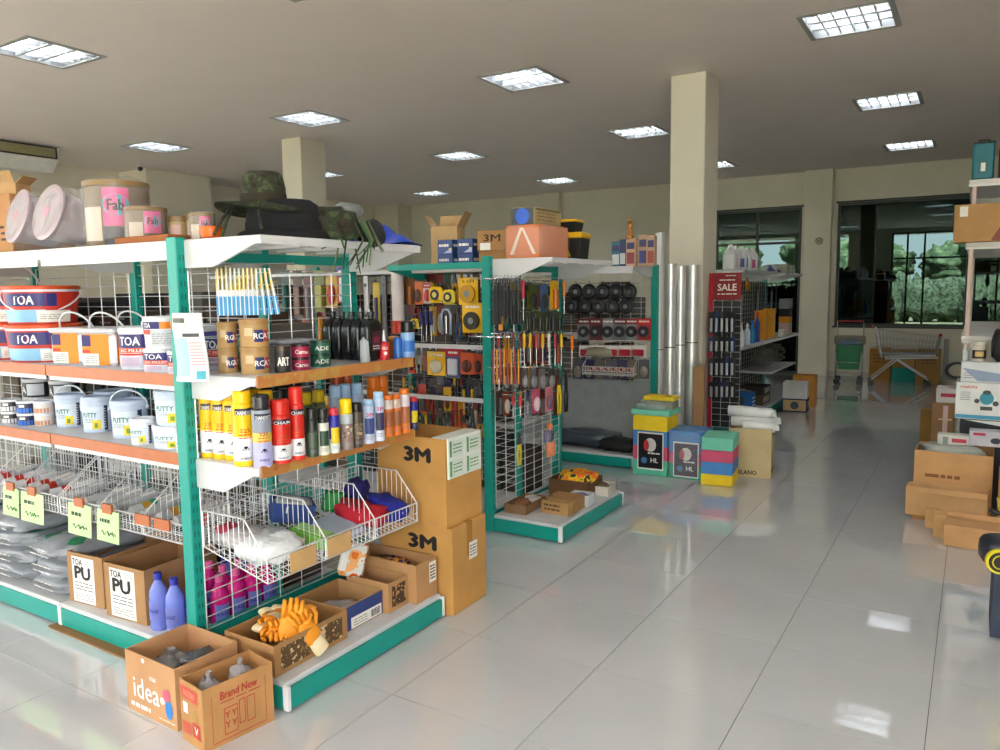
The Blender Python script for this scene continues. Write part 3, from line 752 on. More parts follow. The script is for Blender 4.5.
# third shelf: putty pails
def lab_putty(mb, R, h):
    YL = C('#e8d02a'); DK = C('#2b3550'); G = C('#2f7d6b')
    cpatch(mb, R, h, .1, .72, 44, C('#d4e2f2', .4), a0=-50)
    ctext(mb, 'PUTTY', R, h, .5, h*.13, G, w=R(0)*1.05, x=-R(0)*.15); mb.lines(-R(0)*.7, R(0)*.1, h*.28, h*.4, 3, GREY, R=R(h*.3)+.003)
    cpatch(mb, R, h, .1, .36, 34, YL, .0022, a0=2); cpatch(mb, R, h, .15, .28, 22, C('#6a8f2a'), .003, a0=10); cpatch(mb, R, h, .06, .75, 62, DK, .0022, a0=47)
    mb.lines(R(0)*.86, R(0)*1.02, h*.12, h*.7, 8, PAPER, R=R(h*.3)+.004)
def putty(r, h, hang): return pail(r*.93, r, h, LB, LB, lab_putty, hang, None, .14, hcol=C('#d5dde8', .4))
for i, (px, pb, w, pt, hang, hid) in enumerate(((60, 428, 28, 394, 90, 'leftmost, handle upright'), (87, 433, 29, 396, -50, 'second from the left'), (117, 439, 35, 400, 75, 'largest in front, handle raised'))):
    p = onz(px, pb, Z3+.008); dd = dep(p); r = w*dd/FPX/2; hh = (pb-pt)*dd/FPX*.98
    p = p+Vector((-.01, r*.95, 0)); put(putty(r, hh, hang), 'putty_pail', 'pale blue putty pail with yellow square, %s' % hid, 'putty pail', (p.x, p.y, Z3+.008), .6, 'putty pails')
put(putty(.09, .17, -60), 'putty_pail', 'pale blue putty pail in the back row, far left', 'putty pail', (-3.72, 2.29, Z3+.008), .6, 'putty pails')
put(putty(.09, .17, -60), 'putty_pail', 'pale blue putty pail in the back row, behind the small jars', 'putty pail', (-3.07, 2.30, Z3+.008), .6, 'putty pails')
def putty_s(r, h): return pail(r*.95, r, h, C('#e4e8f0', .35), C('#e4e8f0', .35), lab_putty, None, None, .18)
put(putty_s(.052, .115), 'putty_jar', 'small white putty jar beside the largest putty pail', 'jar', (-3.08, 2.02, Z3+.008), .55)
put(putty_s(.085, .10), 'putty_jar', 'low white putty jar under a taller putty pail', 'jar', (-2.90, 2.045, Z3+.008), .55)
put(putty_s(.045, .08), 'putty_jar', 'low white putty jar against the foreground post', 'jar', (-2.755, 2.0, Z3+.008), .55)
put(putty(.082, .15, 80), 'putty_pail', 'white putty pail stacked on a jar beside the post', 'putty pail', (-2.89, 2.05, Z3+.108), .5, 'putty pails')
# small jars at the left
def jar2(top, band): return tin(.046, .062, top, PWH, lambda mb, R, h: (mb.patch(R, -1.2, 1.2, h*.05, h*.42, band), mb.patch(R+.0006, -.1, .5, h*.5, h*.7, PAPER, 3)))
for k, (px, c1, c2, nm) in enumerate(((18, C('#20264f'), C('#2a6fd0'), 'navy and blue'), (35, C('#ddd6d0'), C('#c98d72'), 'white and peach'), (2, C('#2a2a30'), C('#d8d8de'), 'black and white'))):
    p = onz(px, 426 if k < 2 else 424, Z3+.008)
    for lv in (0, 1): put(jar2(c1, c2), 'small_tin', 'small %s tin left of the putty pails, %s of two' % (nm, ['lower', 'upper'][lv]), 'tin', (p.x, p.y+.05, Z3+.008+lv*.0625), .35)
for k, (x, y) in enumerate(((-4.40, 2.27), (-4.17, 2.29))):
    for lv in (0, 1, 2): put(tin(.072, .1, C('#26262c'), C('#cfd2d8'), lambda mb, R, h: (mb.patch(R, -.1, 1.1, h*.1, h*.72, C('#cfd2d8')), mb.text('A', -.03, h*.4, h*.35, PAPER, R=R+.001))), 'paint_can', 'black and silver paint can, %s of the %s stack at the back' % (['bottom', 'middle', 'top'][lv], ['left', 'right'][k]), 'paint can', (x, y, Z3+.008+lv*.1003), .4, 'black paint cans')
# sealant tubes lying in the baskets
def cartridge(c1, c2, c3):
    b = MB(); b.lathe([(0, 0, c1), (.024, 0), (.0245, .004), (.0245, .05, c2), (.0245, .09, c3), (.0245, .12, c1), (.0245, .205), (.018, .21), (.008, .214)], c1, 12)
    n = MB(); n.lathe([(.008, .212, PWH), (.008, .222), (.006, .226), (.003, .262), (0, .262)], PWH, 8)
    l = MB(); l.patch(.0255, -.9, .9, .125, .195, PAPER); l.lines(-.015, .015, .13, .19, 5, GREY, R=.026)
    return [('tube_body', b), ('nozzle', n), ('label', l)]
GRY = C('#b9bdc0', .45); sets = [(C('#dcdce0'), RED, C('#dcdce0')), (GRY, GRY, GRY), (GRY, C('#b98f25'), C('#0f8f6c')), (C('#dcdce0'), C('#cf3b2c'), C('#b8b8c0'))]
nm_ = ['white and red', 'plain grey', 'grey with gold and green bands', 'white with a red end']
cnt = {}
for i in range(17):
    x = -4.55+i*.108+R_.uniform(-.015, .015); k = [0, 3, 0, 3, 0, 3, 0, 1, 1, 1, 1, 1, 2, 1, 2, 1, 3][i]; bay = x > -3.66
    cnt[k] = cnt.get(k, 0)+1
    lay = R_.choice((0, 0, .03)); sl = .055/.45
    if abs(x+3.655) < .05: x += .09
    put(cached(('crt', k), lambda k=k: cartridge(*sets[k])), 'sealant_tube', '%s sealant tube in the basket, %s of its kind from left' % (nm_[k].replace('grey with gold and green bands', 'gold and green banded'), ORD[cnt[k]-1]), 'sealant tube', (x, 2.02+R_.uniform(0, .03), .60-.05*.83+.028+lay*0), group='sealant tubes', rot=(-PI/2+sl, 0, R_.uniform(-.25, .1)))
# orange clips and handwritten price cards on the basket front
GC = C('#bfe8a4', .6); HAND = C('#2c3a2c', .6)
def price_card(w, h):
    a = MB(); a.M = Matrix.Rotation(-.06, 4, 'X'); a.box(-w/2, w/2, -.001, .001, -h, 0, GC)
    b = MB(); b.box(-.035, .035, -.006, .004, -.012, .03, STRIP)
    t = MB(); t.M = Matrix.Rotation(-.06, 4, 'X'); t.lines(-w*.35, w*.1, -h*.45, -h*.22, 1, HAND, -.0016, th=.5)
    z = -h*.72
    t.tube([(-w*.3+i*.012, -.002, z+.012*math.sin(i*2.1)) for i in range(9)], .0016, HAND, 4); t.tube([(w*.02+i*.01, -.002, z+.008*math.cos(i*2.7)) for i in range(7)], .0016, HAND, 4)
    return [('card', a), ('clip', b), ('handwriting', t)]
for x0, x1, h, nm in ((-4.13, -3.98, .14, 'leftmost, at the picture edge'), (-3.96, -3.755, .145, 'second from the left'), (-3.545, -3.36, .145, 'third from the left'), (-3.315, -3.15, .14, 'last one on the right')):
    put(price_card(x1-x0, h), 'price_card', 'pale green handwritten price card on the wire basket, %s' % nm, 'price card', ((x0+x1)/2, 1.926, .622), group='green price cards')
for x, nm in ((-2.985, 'left'), (-2.85, 'right')):
    m = MB(); m.box(-.05, .05, -.006, .003, -.02, .025, STRIP); put([('clip', m)], 'price_clip', 'plain orange price clip on the basket edge near the post, %s one' % nm, 'price clip', (x, 1.93, .615))
# cement bags on the base deck
BAGM = mat('#969ba2', .28, var=.14, vs=14, bump=.35, bs=26); BGRN = C('#177a4f', .35)
def cement_bag(seed, w=.19, d=.25, h=.05, green=True):
    m = MB()
    def mf(u, v):
        if green and .70 < v < .9 and (.56 < u < .70 or .80 < u < .94): return BGRN
        return BAGM
    m.blob((0, 0, h), (w, d, h), BAGM, e=.42, e2=.75, amp=.2, fr=2.6, n=36, m=18, seed=seed, matfn=mf)
    ss = []
    for k in (-1, 1): s = MB(); ss.append(('seam', s)); s.sheet(lambda u, v: ((u-.5)*w*1.5, k*(d*.97+v*.035), h+.004*math.sin(u*9+seed)), 12, 2, BAGM)
    t = MB(); t.lines(-w*.6, w*.3, h*.45, h*1.3, 3, PAPER, -d*1.03)
    return [('sack', m), ('print', t)]+ss
for k, (x, n) in enumerate(((-4.60, 5), (-4.20, 4), (-3.80, 3))):
    for lv in range(n):
        put(cement_bag(k*9+lv, green=True), 'cement_bag', 'grey plastic cement bag, %s from the bottom of the %s stack' % (ORD[lv], ['left', 'middle', 'right'][k]), 'bag',
            (x+R_.uniform(-.01, .01), 2.19+R_.uniform(-.01, .01), ZD+lv*.083), R_.uniform(-.05, .05), 'grey cement bags')
# two open cartons with a white label
def pr_pu(p, w, d, h):
    p.face('f', w, d); p.rect(-w*.36, w*.26, h*.03, h*.93, PAPER); p.M = p.M @ Matrix.Translation((0, -.0006, 0))
    p.text('TOA', -w*.2, h*.83, h*.12, INK, w=w*.28); p.text('PU', -w*.07, h*.62, h*.24, INK, w=w*.42, bold=.08); p.lines(w*.02, w*.22, h*.8, h*.88, 2, GREY, 0)
    p.lines(-w*.3, w*.2, h*.26, h*.45, 3, INK, 0, th=.25); p.lines(-w*.3, w*.22, h*.07, h*.22, 3, GREY, 0, th=.3); p.M = None
put(carton(.255, .40, .245, '#a98055', True, prints=pr_pu), 'open_carton', 'open brown carton with large PU label, beside the cement bags', 'carton', (-3.535, 2.165, ZD), .08)
put(carton(.275, .40, .25, '#a98055', True, prints=pr_pu), 'open_carton', 'open brown carton with large PU label, beside the blue bottles', 'carton', (-3.205, 2.155, ZD), .06)
def cleaner(col, cap, txt):
    b = [(0, 0), (.036, 0), (.04, .008), (.04, .15), (.037, .175), (.016, .215), (.014, .225)]
    return bottle([(x, z) for x, z in b], col, cap, [(.017, .222, cap), (.017, .25), (.015, .252), (0, .252)],
                  lambda p: (p.patch(.0408, -.8, .8, .05, .13, mat('#6f79c9', .4)), p.text(txt, 0, .09, .014, C('#2a3590'), w=.05, R=.0415)))
BLU = mat('#7f8fe6', .18, alpha=.85, var=.05); PNK = mat('#d81f8a', .2, alpha=.92, var=.08); DBL = C('#2532a0'); PK2 = C('#e0609c')
pts = [(-2.99, 1.985), (-2.87, 1.98), (-2.90, 2.10), (-2.78, 2.02)]
for i, (x, y) in enumerate(pts):
    put(cached('clb', lambda: cleaner(BLU, DBL, 'EASE')), 'cleaner_bottle', 'pale blue cleaner bottle with dark blue cap, %s beside the post' % ['front left', 'front right', 'middle left', 'nearest', 'middle right'][i], 'bottle', (x, y, ZD), .3, 'blue cleaner bottles')
k = 0
for r_ in range(4):
    for c_ in range(3):
        x, y = -2.73-.088*c_, 2.10+.088*r_
        if c_ == 2 and r_ < 1 or (c_ < 2 and r_ < 1 and c_ == 0 and False): continue
        if any(abs(x-a)+abs(y-b) < .09 for a, b in pts): continue
        pink = not (c_ == 2 and r_ > 1); k += 1
        put(cached('clp' if pink else 'clb', (lambda: cleaner(PNK, PK2, 'EASE')) if pink else (lambda: cleaner(BLU, DBL, 'EASE'))), 'cleaner_bottle',
            '%s cleaner bottle behind the wire panel, row %s, place %s from the panel' % ('bright pink' if pink else 'pale blue', ['one', 'two', 'three', 'four'][r_], ['one', 'two', 'three'][c_]), 'bottle', (x, y, ZD), 1.2, 'cleaner bottles behind the panel')
# flattened carton on the floor against the base
m = MB(); m.M = Matrix.Translation((-3.28, 1.895, 0)) @ Matrix.Rotation(-.02, 4, 'Z'); m.box(-.42, .42, -.03, .02, 0.0, .008, card('#8a6238')); obj('flat_cardboard', m, label='thin flattened brown cardboard on the floor along the teal base', cat='cardboard')
# face masks taped to the post
def mask_pack():
    a = MB()
    def fn(u, v): return ((u-.5)*.12*(1+.15*v)+.012*math.sin(v*3), -.012-.018*math.sin(u*PI)-.01*math.sin(v*5), -.26*v)
    a.sheet(fn, 8, 10, C('#dfe6ea', .3)); a.sheet(lambda u, v: tuple(Vector(fn(u, v))+Vector((0, .008, 0))), 8, 10, C('#dfe6ea', .3))
    b = MB(); b.sheet(lambda u, v: tuple(Vector(fn(.03+u*.5, .36+v*.56))+Vector((0, -.003, 0))), 6, 6, C('#a9cfe6', .45))
    c = MB(); c.sheet(lambda u, v: tuple(Vector(fn(u*1, .0+v*.26))+Vector((0, -.003, 0))), 6, 3, C('#ece6d6', .5)); c.sheet(lambda u, v: tuple(Vector(fn(.04+u*.5, .07+v*.07))+Vector((0, -.005, 0))), 5, 1, C('#55564f'))
    for i in range(8): c.sheet(lambda u, v: tuple(Vector(fn(.60+u*.36, .42+i*.045+v*.012))+Vector((0, -.004, 0))), 3, 1, C('#c98f8a'))
    c.sheet(lambda u, v: tuple(Vector(fn(.42+u*.5, .29+v*.05))+Vector((0, -.004, 0))), 5, 1, C('#3f4448')); c.sheet(lambda u, v: tuple(Vector(fn(.72+u*.24, .84+v*.12))+Vector((0, -.004, 0))), 4, 2, C('#4fb0c9'))
    d = MB(); d.box(-.02, .02, -.02, .05, -.03, -.005, C('#dfe6ea', .3)); return [('packet', a), ('mask', b), ('print', c), ('tape_tab', d)]
p = ony(185, 313, 1.86); put(mask_pack(), 'face_mask_pack', 'packet of pale blue face masks fixed to the foreground green post', 'packet', (p.x, 1.875, p.z), .30)
# ---- top shelf of the left run
put(carton(.42, .34, .30, '#b58454', prints=lambda p, w, d, h: (p.face('f', w, d), p.lines(-.05, .16, h*.2, h*.5, 3, INK, 0, th=.4))), 'carton', 'large plain brown carton at the far left on the top shelf', 'carton', (-4.33, 2.2, ZT), .1)
m = carton(.17, .12, .07, '#b9986a', True, flaps=(('f', .06, 60), ('r', .05, 40))); put(m, 'open_carton', 'small torn open carton lying on top of the large left carton', 'carton', (-4.33, 2.16, ZT+.30), .5)
CLID = mat('#ab9ea5', .35, var=.06)
def lid_bucket():
    b = MB(); b.lathe([(0, 0, CLID), (.10, 0), (.125, .17), (.13, .18)], CLID, 22); l = MB(); l.lathe([(.134, .172), (.136, .185), (.12, .19), (0, .19)], CLID, 22)
    w = MB(); w.blob((0, 0, .09), (.15, .15, .12), FILM, e=.9, amp=.3, fr=3, n=16, m=10, seed=3); r = MB(); r.add([(.03*math.cos(t)+.0, .03*math.sin(t), .1915) for t in [i*PI/5 for i in range(10)]], [tuple(range(10))], C('#c98ba4'))
    return [('bucket', b), ('lid', l), ('plastic_wrap', w), ('mark', r)]
for i, (px, py) in enumerate(((28, 222), (58, 230))):
    p = ony(px, py, 2.06); put(lid_bucket(), 'wrapped_bucket', 'plastic-wrapped pale bucket tipped on its side, lid facing out, %s one' % ['left', 'right'][i], 'bucket', (p.x, 2.2, ZT+.13), rot=(1.3, 0, -.15+.1*i))
PINK = C('#d8478f', .3); KRAFT = C('#705a3c', .45)
def fab(r, h, a0, a1, txt):
    b = MB(); b.lathe([(0, 0, KRAFT), (r*.95, 0), (r, h*.03), (r, h*.9), (r*1.03, h*.92, C('#8a6f48')), (r*1.03, h), (0, h)], KRAFT, 24)
    p = MB(); p.patch(r*1.012, a0, a1, h*.32, h*.88, PINK, 8); p.patch(r*1.012, a0-.8, a0-.05, h*.1, h*.6, C('#c8b8a8'), 6); p.patch(r*1.013, a0, a1, h*.04, h*.30, C('#3e3a44'), 8)
    am = (a0+a1)/2; RR = r*1.02
    p.add([(RR*math.sin(am+r*.42*math.cos(t)/r), -RR*math.cos(am+r*.42*math.cos(t)/r), h*.63+h*.16*math.sin(t)) for t in [2*PI*i/14 for i in range(14)]], [tuple(range(14))], C('#2f9fb8', .3))
    q = MB(); q.M = Matrix.Rotation(am, 4, 'Z'); q.text(txt, 0, h*.63, h*.16, INK, w=r*.5, R=r*1.03)
    w = MB(); w.blob((0, 0, h*.52), (r*1.1, r*1.1, h*.56), FILM, e=1, e2=.45, amp=.09, fr=5, n=20, m=10, seed=8)
    return [('drum', b), ('label', p), ('lettering', q), ('plastic_wrap', w)]
for px, pyb, r, h, nm, ff in ((103, 246, .135, .295, 'largest', (.55, 1.35)), (137, 244, .085, .165, 'middle-sized', (.85, 1.7)), (197, 240, .05, .115, 'smallest', (.7, 1.5))):
    p = ony(px, pyb, 2.06); put(fab(r, h, *ff, 'Fab'), 'detergent_drum', 'wrapped pink and brown detergent drum on the top shelf, %s' % nm, 'drum', (p.x, 2.06+r*.6, ZT), 0)
for k, (px, r) in enumerate(((163, .045), (181, .045))):
    p = ony(px, 236, 2.1); put(tin(r, .13, C('#a58f62'), C('#7a5f38'), lambda mb, R, h: mb.patch(R, -.5, .6, h*.15, h*.7, C('#c9a4a0'))), 'small_tub', 'small brown-lidded tub on the top shelf, %s of the pair' % ['left', 'right'][k], 'tub', (p.x-.02, 2.2, ZT), .4)
m = MB(); m.rbox(-.17, .17, -.06, .06, 0, .028, card('#96562a'), .004); p = ony(184, 237, 1.99); obj('brown_board', m, loc=(-2.9, 2.0, ZT), rot=(0, 0, .03), label='flat reddish brown board at the top shelf edge by the post', cat='board')
m = MB(); m.lathe([(0, 0), (.03, 0), (.04, .012), (.045, .05), (.041, .054), (.038, .05), (0, .046)], C('#ef6a12', .35), 16); m2 = MB(); m2.lathe([(.03, .0), (.036, 0), (.037, .01), (.03, .01)], C('#7a2d10'), 16)
put([('bowl', m), ('foot_ring', m2)], 'orange_bowl', 'small bright orange plastic bowl on the top shelf beside the hats', 'bowl', (-2.60, 2.05, ZT+.002))
# ================================================================ end cap of the first gondola
YEL = C('#f2c40a', .3); CWH = C('#e9e9ee', .3); LIL = C('#b4b4e6', .3); DKB = C('#1e2138', .35); REDC = C('#d3281c', .3); ORC = C('#e8761c', .3)
def at(px, py, z, r=0.):
    p = onz(px, py, z); d = (p-CAM); d.z = 0; d.normalize(); return p+d*r
def lab_shield(txt, sub=None, low=None, acc=YEL):
    def f(mb, R, hb):
        mb.patch(R, -.95, .95, hb*.80, hb*.90, DKB); mb.add([(R*1.003*math.sin(a), -R*1.003*math.cos(a), z) for a, z in ((-.95, hb*.80), (0, hb*.70), (.95, hb*.80))], [(0, 1, 2)], DKB)
        mb.text(txt, 0, hb*.835, hb*.06, WHITE, w=R*1.75, R=R+.0012, bold=.02)
        if sub: mb.text(sub, 0, hb*.56, hb*.06, sub_c, w=R*.9, R=R+.0008)
        mb.lines(-R*.6, R*.6, hb*.42, hb*.52, 2, LORG, R=R+.0008)
        if low: low(mb, R, hb)
    sub_c = C('#c24a12'); return f
def bug(mb, R, hb):
    mb.blob((0, -R-.001, hb*.30), (R*.22, .001, hb*.02), INK, e=1, n=8, m=4)
    for k in (-1, 0, 1): mb.text('x', k*R*.25, hb*.27, hb*.03, INK, R=R+.001)
    mb.text('SHIELD', 0, hb*.13, hb*.035, C('#33406a'), w=R*1.1, R=R+.001)
def can_yellow(r, h): return can(r, h, [(0, YEL), (.09, CWH), (.46, YEL)], None, YEL, .14, lab_shield('CHAINDRITE', 'S25', bug), shoulder=True)
def can_lilac(r, h): return can(r, h, [(0, LIL), (.42, C('#d8c45a', .3)), (.58, C('#8f98a8', .3))], None, C('#22242c', .25), .17, lab_shield('CHAINDRITE', 'S25', bug), shoulder=True)
def can_red(r, h): return can(r, h, [(0, REDC), (.08, CWH), (.38, REDC)], None, REDC, .22, lab_shield('CHAIN', 'ANT', bug), shoulder=True)
def place_can(px, pb, w, pt, z, fn, label, group=None, rz=1.05, name='spray_can', r=None):
    p = onz(px, pb, z); dd = dep(p); rr = r or w*1.1*dd/FPX/2; hh = (pb-pt)*dd/FPX; p = at(px, pb, z, rr)
    return put(fn(rr, hh), name, label, 'spray can', (p.x, p.y, z), rz, group)
ZS = Z3+.001
ys = [(202, 456, 14, 401), (215, 459, 12, 399), (224.5, 461.5, 12, 397)]
for i in range(4): put(can_yellow(.032, .285), 'spray_can', 'yellow and white insect spray can, %s from the foreground post' % ORD[i], 'spray can', (-2.36-.064*(4-i), 2.0+.006*i, ZS), 1.0, 'yellow spray cans')
place_can(245, 467, 19, 391, ZS, can_yellow, 'largest yellow and white insect spray can, in front beside the lilac can', 'yellow spray cans')
for i, (x, y) in enumerate(((-2.37, 2.085), (-2.44, 2.09))): put(can_yellow(.031, .275), 'spray_can', 'yellow insect spray can just behind the largest one, %s' % ['nearer', 'farther'][i], 'spray can', (x, y, ZS), 1.05, 'yellow spray cans')
place_can(263.5, 468, 17.5, 395, ZS, can_lilac, 'lilac and grey insect spray can with black cap')
place_can(282, 464.5, 18.5, 400, ZS, can_red, 'short red ant spray can with red cap'); place_can(298, 460.5, 14, 387, ZS, can_red, 'tall red ant spray can with red cap')
def simple(bands, cap, capf=.2, art=None, txt=None, tc=None):
    def fn(r, h):
        def lb(mb, R, hb):
            if art: mb.patch(R, -.9, .9, hb*.25, hb*.65, art)
            if txt: mb.text(txt, 0, hb*.74, hb*.09, tc or WHITE, w=R*1.3, R=R+.001)
            mb.lines(-R*.6, R*.6, hb*.1, hb*.2, 3, GREY, R=R+.001)
        return can(r, h, [(a, C(c, .3)) for a, c in bands], None, C(cap, .3), capf, lb)
    return fn
camo = blotch(['#3b2f2a', '#8a7468', '#d8cfc0'], 60., r=.4, key='print'); camo2 = blotch(['#1f1e22', '#6a5a4a', '#c9b594'], 55., r=.4, key='print2')
row = [(313, 457.5, 11, 408, simple([(0, '#3c4a3c'), (.6, '#1d2420')], '#20241f', .22, C('#4a5a48')), 'dark green spray can with black cap'),
       (324, 455.5, 10.5, 408, simple([(0, '#dfe3d4'), (.86, '#2a302a')], '#23282a', .2, C('#2c4a36')), 'white and green spray can with black cap'),
       (335, 453.5, 9.5, 408, simple([(0, '#d8e4dc'), (.36, '#2a2aa0')], '#d8334a', .12, C('#e0c020')), 'blue and white lubricant can with red cap'),
       (347, 450.5, 12.5, 399, simple([(0, '#8a7a78'), (.7, '#b9c4cc')], '#f2d20c', .26, camo), 'patterned spray can with yellow cap in front'),
       (357.5, 448, 11, 403, simple([(0, '#4a3f3a')], '#17181a', .16, camo2), 'dark patterned spray can with black cap'),
       (369, 444, 11, 400, simple([(0, '#ccd6f0'), (.3, '#bcd0ee')], '#a9cdee', .1, C('#3a4a88'), '3M', C('#c8285a')), 'shorter pale blue cleaner can'),
       (379.5, 441.5, 10, 392, simple([(0, '#dfe4f4'), (.3, '#c3d4f0')], '#a9cdee', .1, C('#3a3458'), '3M', C('#c8285a')), 'taller pale blue cleaner can'),
       (388.5, 437, 9.5, 395, simple([(0, '#df7418'), (.72, '#e0d4d0')], '#df7418', .08, C('#a8623a')), 'orange spray can, first from the pale blue cans'),
       (397, 435.5, 8, 394, simple([(0, '#d96c14'), (.72, '#c9b4a8')], '#d96c14', .08, C('#8f5a3a')), 'orange spray can, second from the pale blue cans'),
       (405, 433.5, 10, 389, simple([(0, '#e67a1e'), (.66, '#d8d0d8')], '#e67a1e', .08, C('#b06a44')), 'orange spray can, third from the pale blue cans'),
       (414, 430, 7.5, 397, simple([(0, '#1f2470'), (.5, '#20249a')], '#d8333a', .1, C('#e4d020')), 'small navy lubricant can with red cap at the shelf end')]
for px, pb, w, pt, fn, lb in row: place_can(px, pb, w, pt, ZS, fn, lb)
back = [(-2.50, 2.42, .22, '#f2d20c', '#6a7a50', 'yellow-capped spray can in the back row, left'), (-2.50, 2.50, .22, '#e8cc18', '#6a7a50', 'yellow-capped spray can in the back row, right'),
        (-2.47, 2.575, .235, '#a9cdee', '#bcd0ee', 'pale blue can in the back row, first'), (-2.47, 2.64, .235, '#a9cdee', '#bcd0ee', 'pale blue can in the back row, second'),
        (-2.45, 2.70, .235, '#a9cdee', '#bcd0ee', 'pale blue can in the back row, third'), (-2.54, 2.66, .27, '#c04c1a', '#c04c1a', 'dark orange can at the very back, first'),
        (-2.54, 2.73, .27, '#c04c1a', '#c04c1a', 'dark orange can at the very back, second'), (-2.42, 2.78, .255, '#df7418', '#df7418', 'orange can behind the front orange row, left'),
        (-2.42, 2.845, .255, '#df7418', '#df7418', 'orange can behind the front orange row, right'), (-2.54, 2.06, .26, '#1f2420', '#2a3a30', 'black can in the back row behind the yellow cans'),
        (-2.54, 2.24, .26, '#1f2420', '#3a2a30', 'black can in the back row behind the red cans'), (-2.56, 2.36, .24, '#30343a', '#3a4a44', 'dark can in the back row behind the green can')]
for x, y, h, cc, bc, lb in back: put(simple([(0, bc)], cc, .2)(.03, h), 'spray_can', lb, 'spray can', (x, y, ZS), 1.0)
# second shelf
ZK = Z2+.013
TAN = C('#b08c58', .45); TANL = C('#a8824c', .4)
def lab_tan(mb, R, h):
    mb.patch(R, -.1, .55, h*.18, h*.62, C('#22306e')); mb.patch(R+.0004, .6, 1.1, h*.2, h*.6, C('#b03040'));  mb.patch(R, -.8, -.2, h*.4, h*.7, C('#cdb892')); mb.text('RC', .2*R, h*.4, h*.2, PAPER, R=R+.001); mb.text('AT', .85*R, h*.4, h*.2, PAPER, R=R+.0016)
for i, (px, pb, w) in enumerate(((229, 373, 19), (256, 374.5, 28.5))):
    p = onz(px, pb, ZK); r = w*dep(p)/FPX/2; p = at(px, pb, ZK, r); h = (25 if i == 0 else 27)*dep(p)/FPX
    for lv in (0, 1): put(tin(r, h, TAN, TANL, lab_tan), 'tan_tin', 'tan sealer tin with blue badge, %s of the %s pair' % (['lower', 'upper'][lv], ['left', 'right'][i]), 'tin', (p.x, p.y, ZK+lv*h*1.0005), .95, 'tan tins')
def lab_w(c, txt): return lambda mb, R, h: (mb.patch(R, -1.1, 1.1, h*.1, h*.72, c), mb.text(txt, 0, h*.42, h*.3, PAPER, w=R*1.5, R=R+.0012))
for i, (px, pb, w, hp, c, lc, txt, nm, two) in enumerate(((283, 373, 16, 27, '#231f1e', '#4a4038', 'ART', 'black', 0), (301, 370.5, 18, 13, '#a3204a', '#3a2a2c', 'Carnu', 'crimson', 1), (321, 367, 20, 13, '#1f5a48', '#2c4a40', 'ADE', 'dark green', 1))):
    p = onz(px, pb, ZK); r = w*dep(p)/FPX/2; p = at(px, pb, ZK, r); h = hp*dep(p)/FPX
    for lv in range(1+two): put(tin(r, h, C(c), C(lc, .3, metal=.5), lab_w(C(c), txt)), 'wax_tin', '%s wax tin%s' % (nm, ', %s of two on the tin shelf' % ['lower', 'upper'][lv] if two else ' between the tan and crimson tins'), 'tin', (p.x, p.y, ZK+lv*h*1.0005), .95)
put(tin(.03, .10, C('#1a1c1e'), C('#1a1c1e'), None), 'wax_tin', 'narrow black tin behind the crimson tins', 'tin', (-2.48, 2.14, ZK), .9)
BLK = C('#14181c', .22)
def oil(r=.04, h=.225):
    b = MB(); b.blob((0, 0, h*.43), (.03, .055, h*.43), BLK, e=.5, e2=.55, n=18, m=10)
    n = MB(); n.lathe([(.018, h*.8), (.014, h*.9), (.014, h*.93)], BLK, 10); c = MB(); c.lathe([(.017, h*.92), (.017, h), (0, h)], C('#1d2226', .3), 10)
    l = MB(); l.M = Matrix.Translation((.0302, 0, 0)) @ Matrix.Rotation(PI/2, 4, 'Z'); l.rect(-.032, .032, h*.22, h*.62, C('#3a1a24'), -.0005); l.rect(-.02, .02, h*.38, h*.5, C('#7d2036'), -.001); l.lines(-.025, .02, h*.24, h*.34, 2, PAPER, -.001)
    return [('bottle', b), ('neck', n), ('cap', c), ('label', l)]
for i, px in enumerate((329, 339, 350.5, 361, 372)):
    p = at(372, 362, ZK, .04); p.x -= .058*(4-i); put(cached('oil', oil), 'oil_bottle', 'black glossy oil bottle on the tin shelf, %s from the left' % ORD[i], 'bottle', (p.x, p.y, ZK), 0., 'black oil bottles')
def glue():
    b = MB(); b.lathe([(0, 0, C('#c0202a', .3)), (.022, 0), (.023, .005), (.023, .075), (.018, .083), (.008, .09)], C('#c0202a', .3), 14); n = MB(); n.lathe([(.009, .088), (.007, .1), (.003, .14), (0, .14)], PWH, 10)
    l = MB(); l.patch(.0235, -1, 1, .02, .07, C('#cf2430', .3)); l.text('GLUE', 0, .058, .012, WHITE, w=.028, R=.0242); l.disc(0, .035, .008, PAPER, -.0246); return [('bottle', b), ('nozzle', n), ('label', l)]
p = at(384.5, 361, ZK, .024); put(glue(), 'glue_bottle', 'small red glue bottle with white nozzle', 'bottle', (p.x, p.y, ZK), .95)
def clearb(h, r, n): 
    b = MB(); b.lathe([(0, 0), (r, 0), (r, h*.62), (r*.4, h*.75), (r*.3, h*.8)], mat('#dfeaf2', .12, alpha=.55, var=.04), 14); c = MB(); c.lathe([(r*.34, h*.79), (r*.3, h*.86), (r*.08, h), (0, h)], mat('#dfe8e4', .3), 10); return [('bottle', b), ('nozzle', c)]
for i, (x, y, h, r) in enumerate(((-2.36, 2.70, .235, .034), (-2.33, 2.63, .15, .024), (-2.45, 2.74, .24, .034))): put(clearb(h, r, 0), 'clear_bottle', 'clear plastic squeeze bottle behind the red glue, %s' % ['left', 'front', 'back'][i], 'bottle', (x, y, ZK), 0)
p = at(408, 358.5, ZK, .032); put(simple([(0, '#6f9fd8'), (.7, '#8fb4e0')], '#16181c', .27, C('#2f6fc0'))(.034, .175), 'spray_can', 'blue spray can with wide black cap at the end of the tin shelf', 'spray can', (p.x, p.y, ZK), .95)
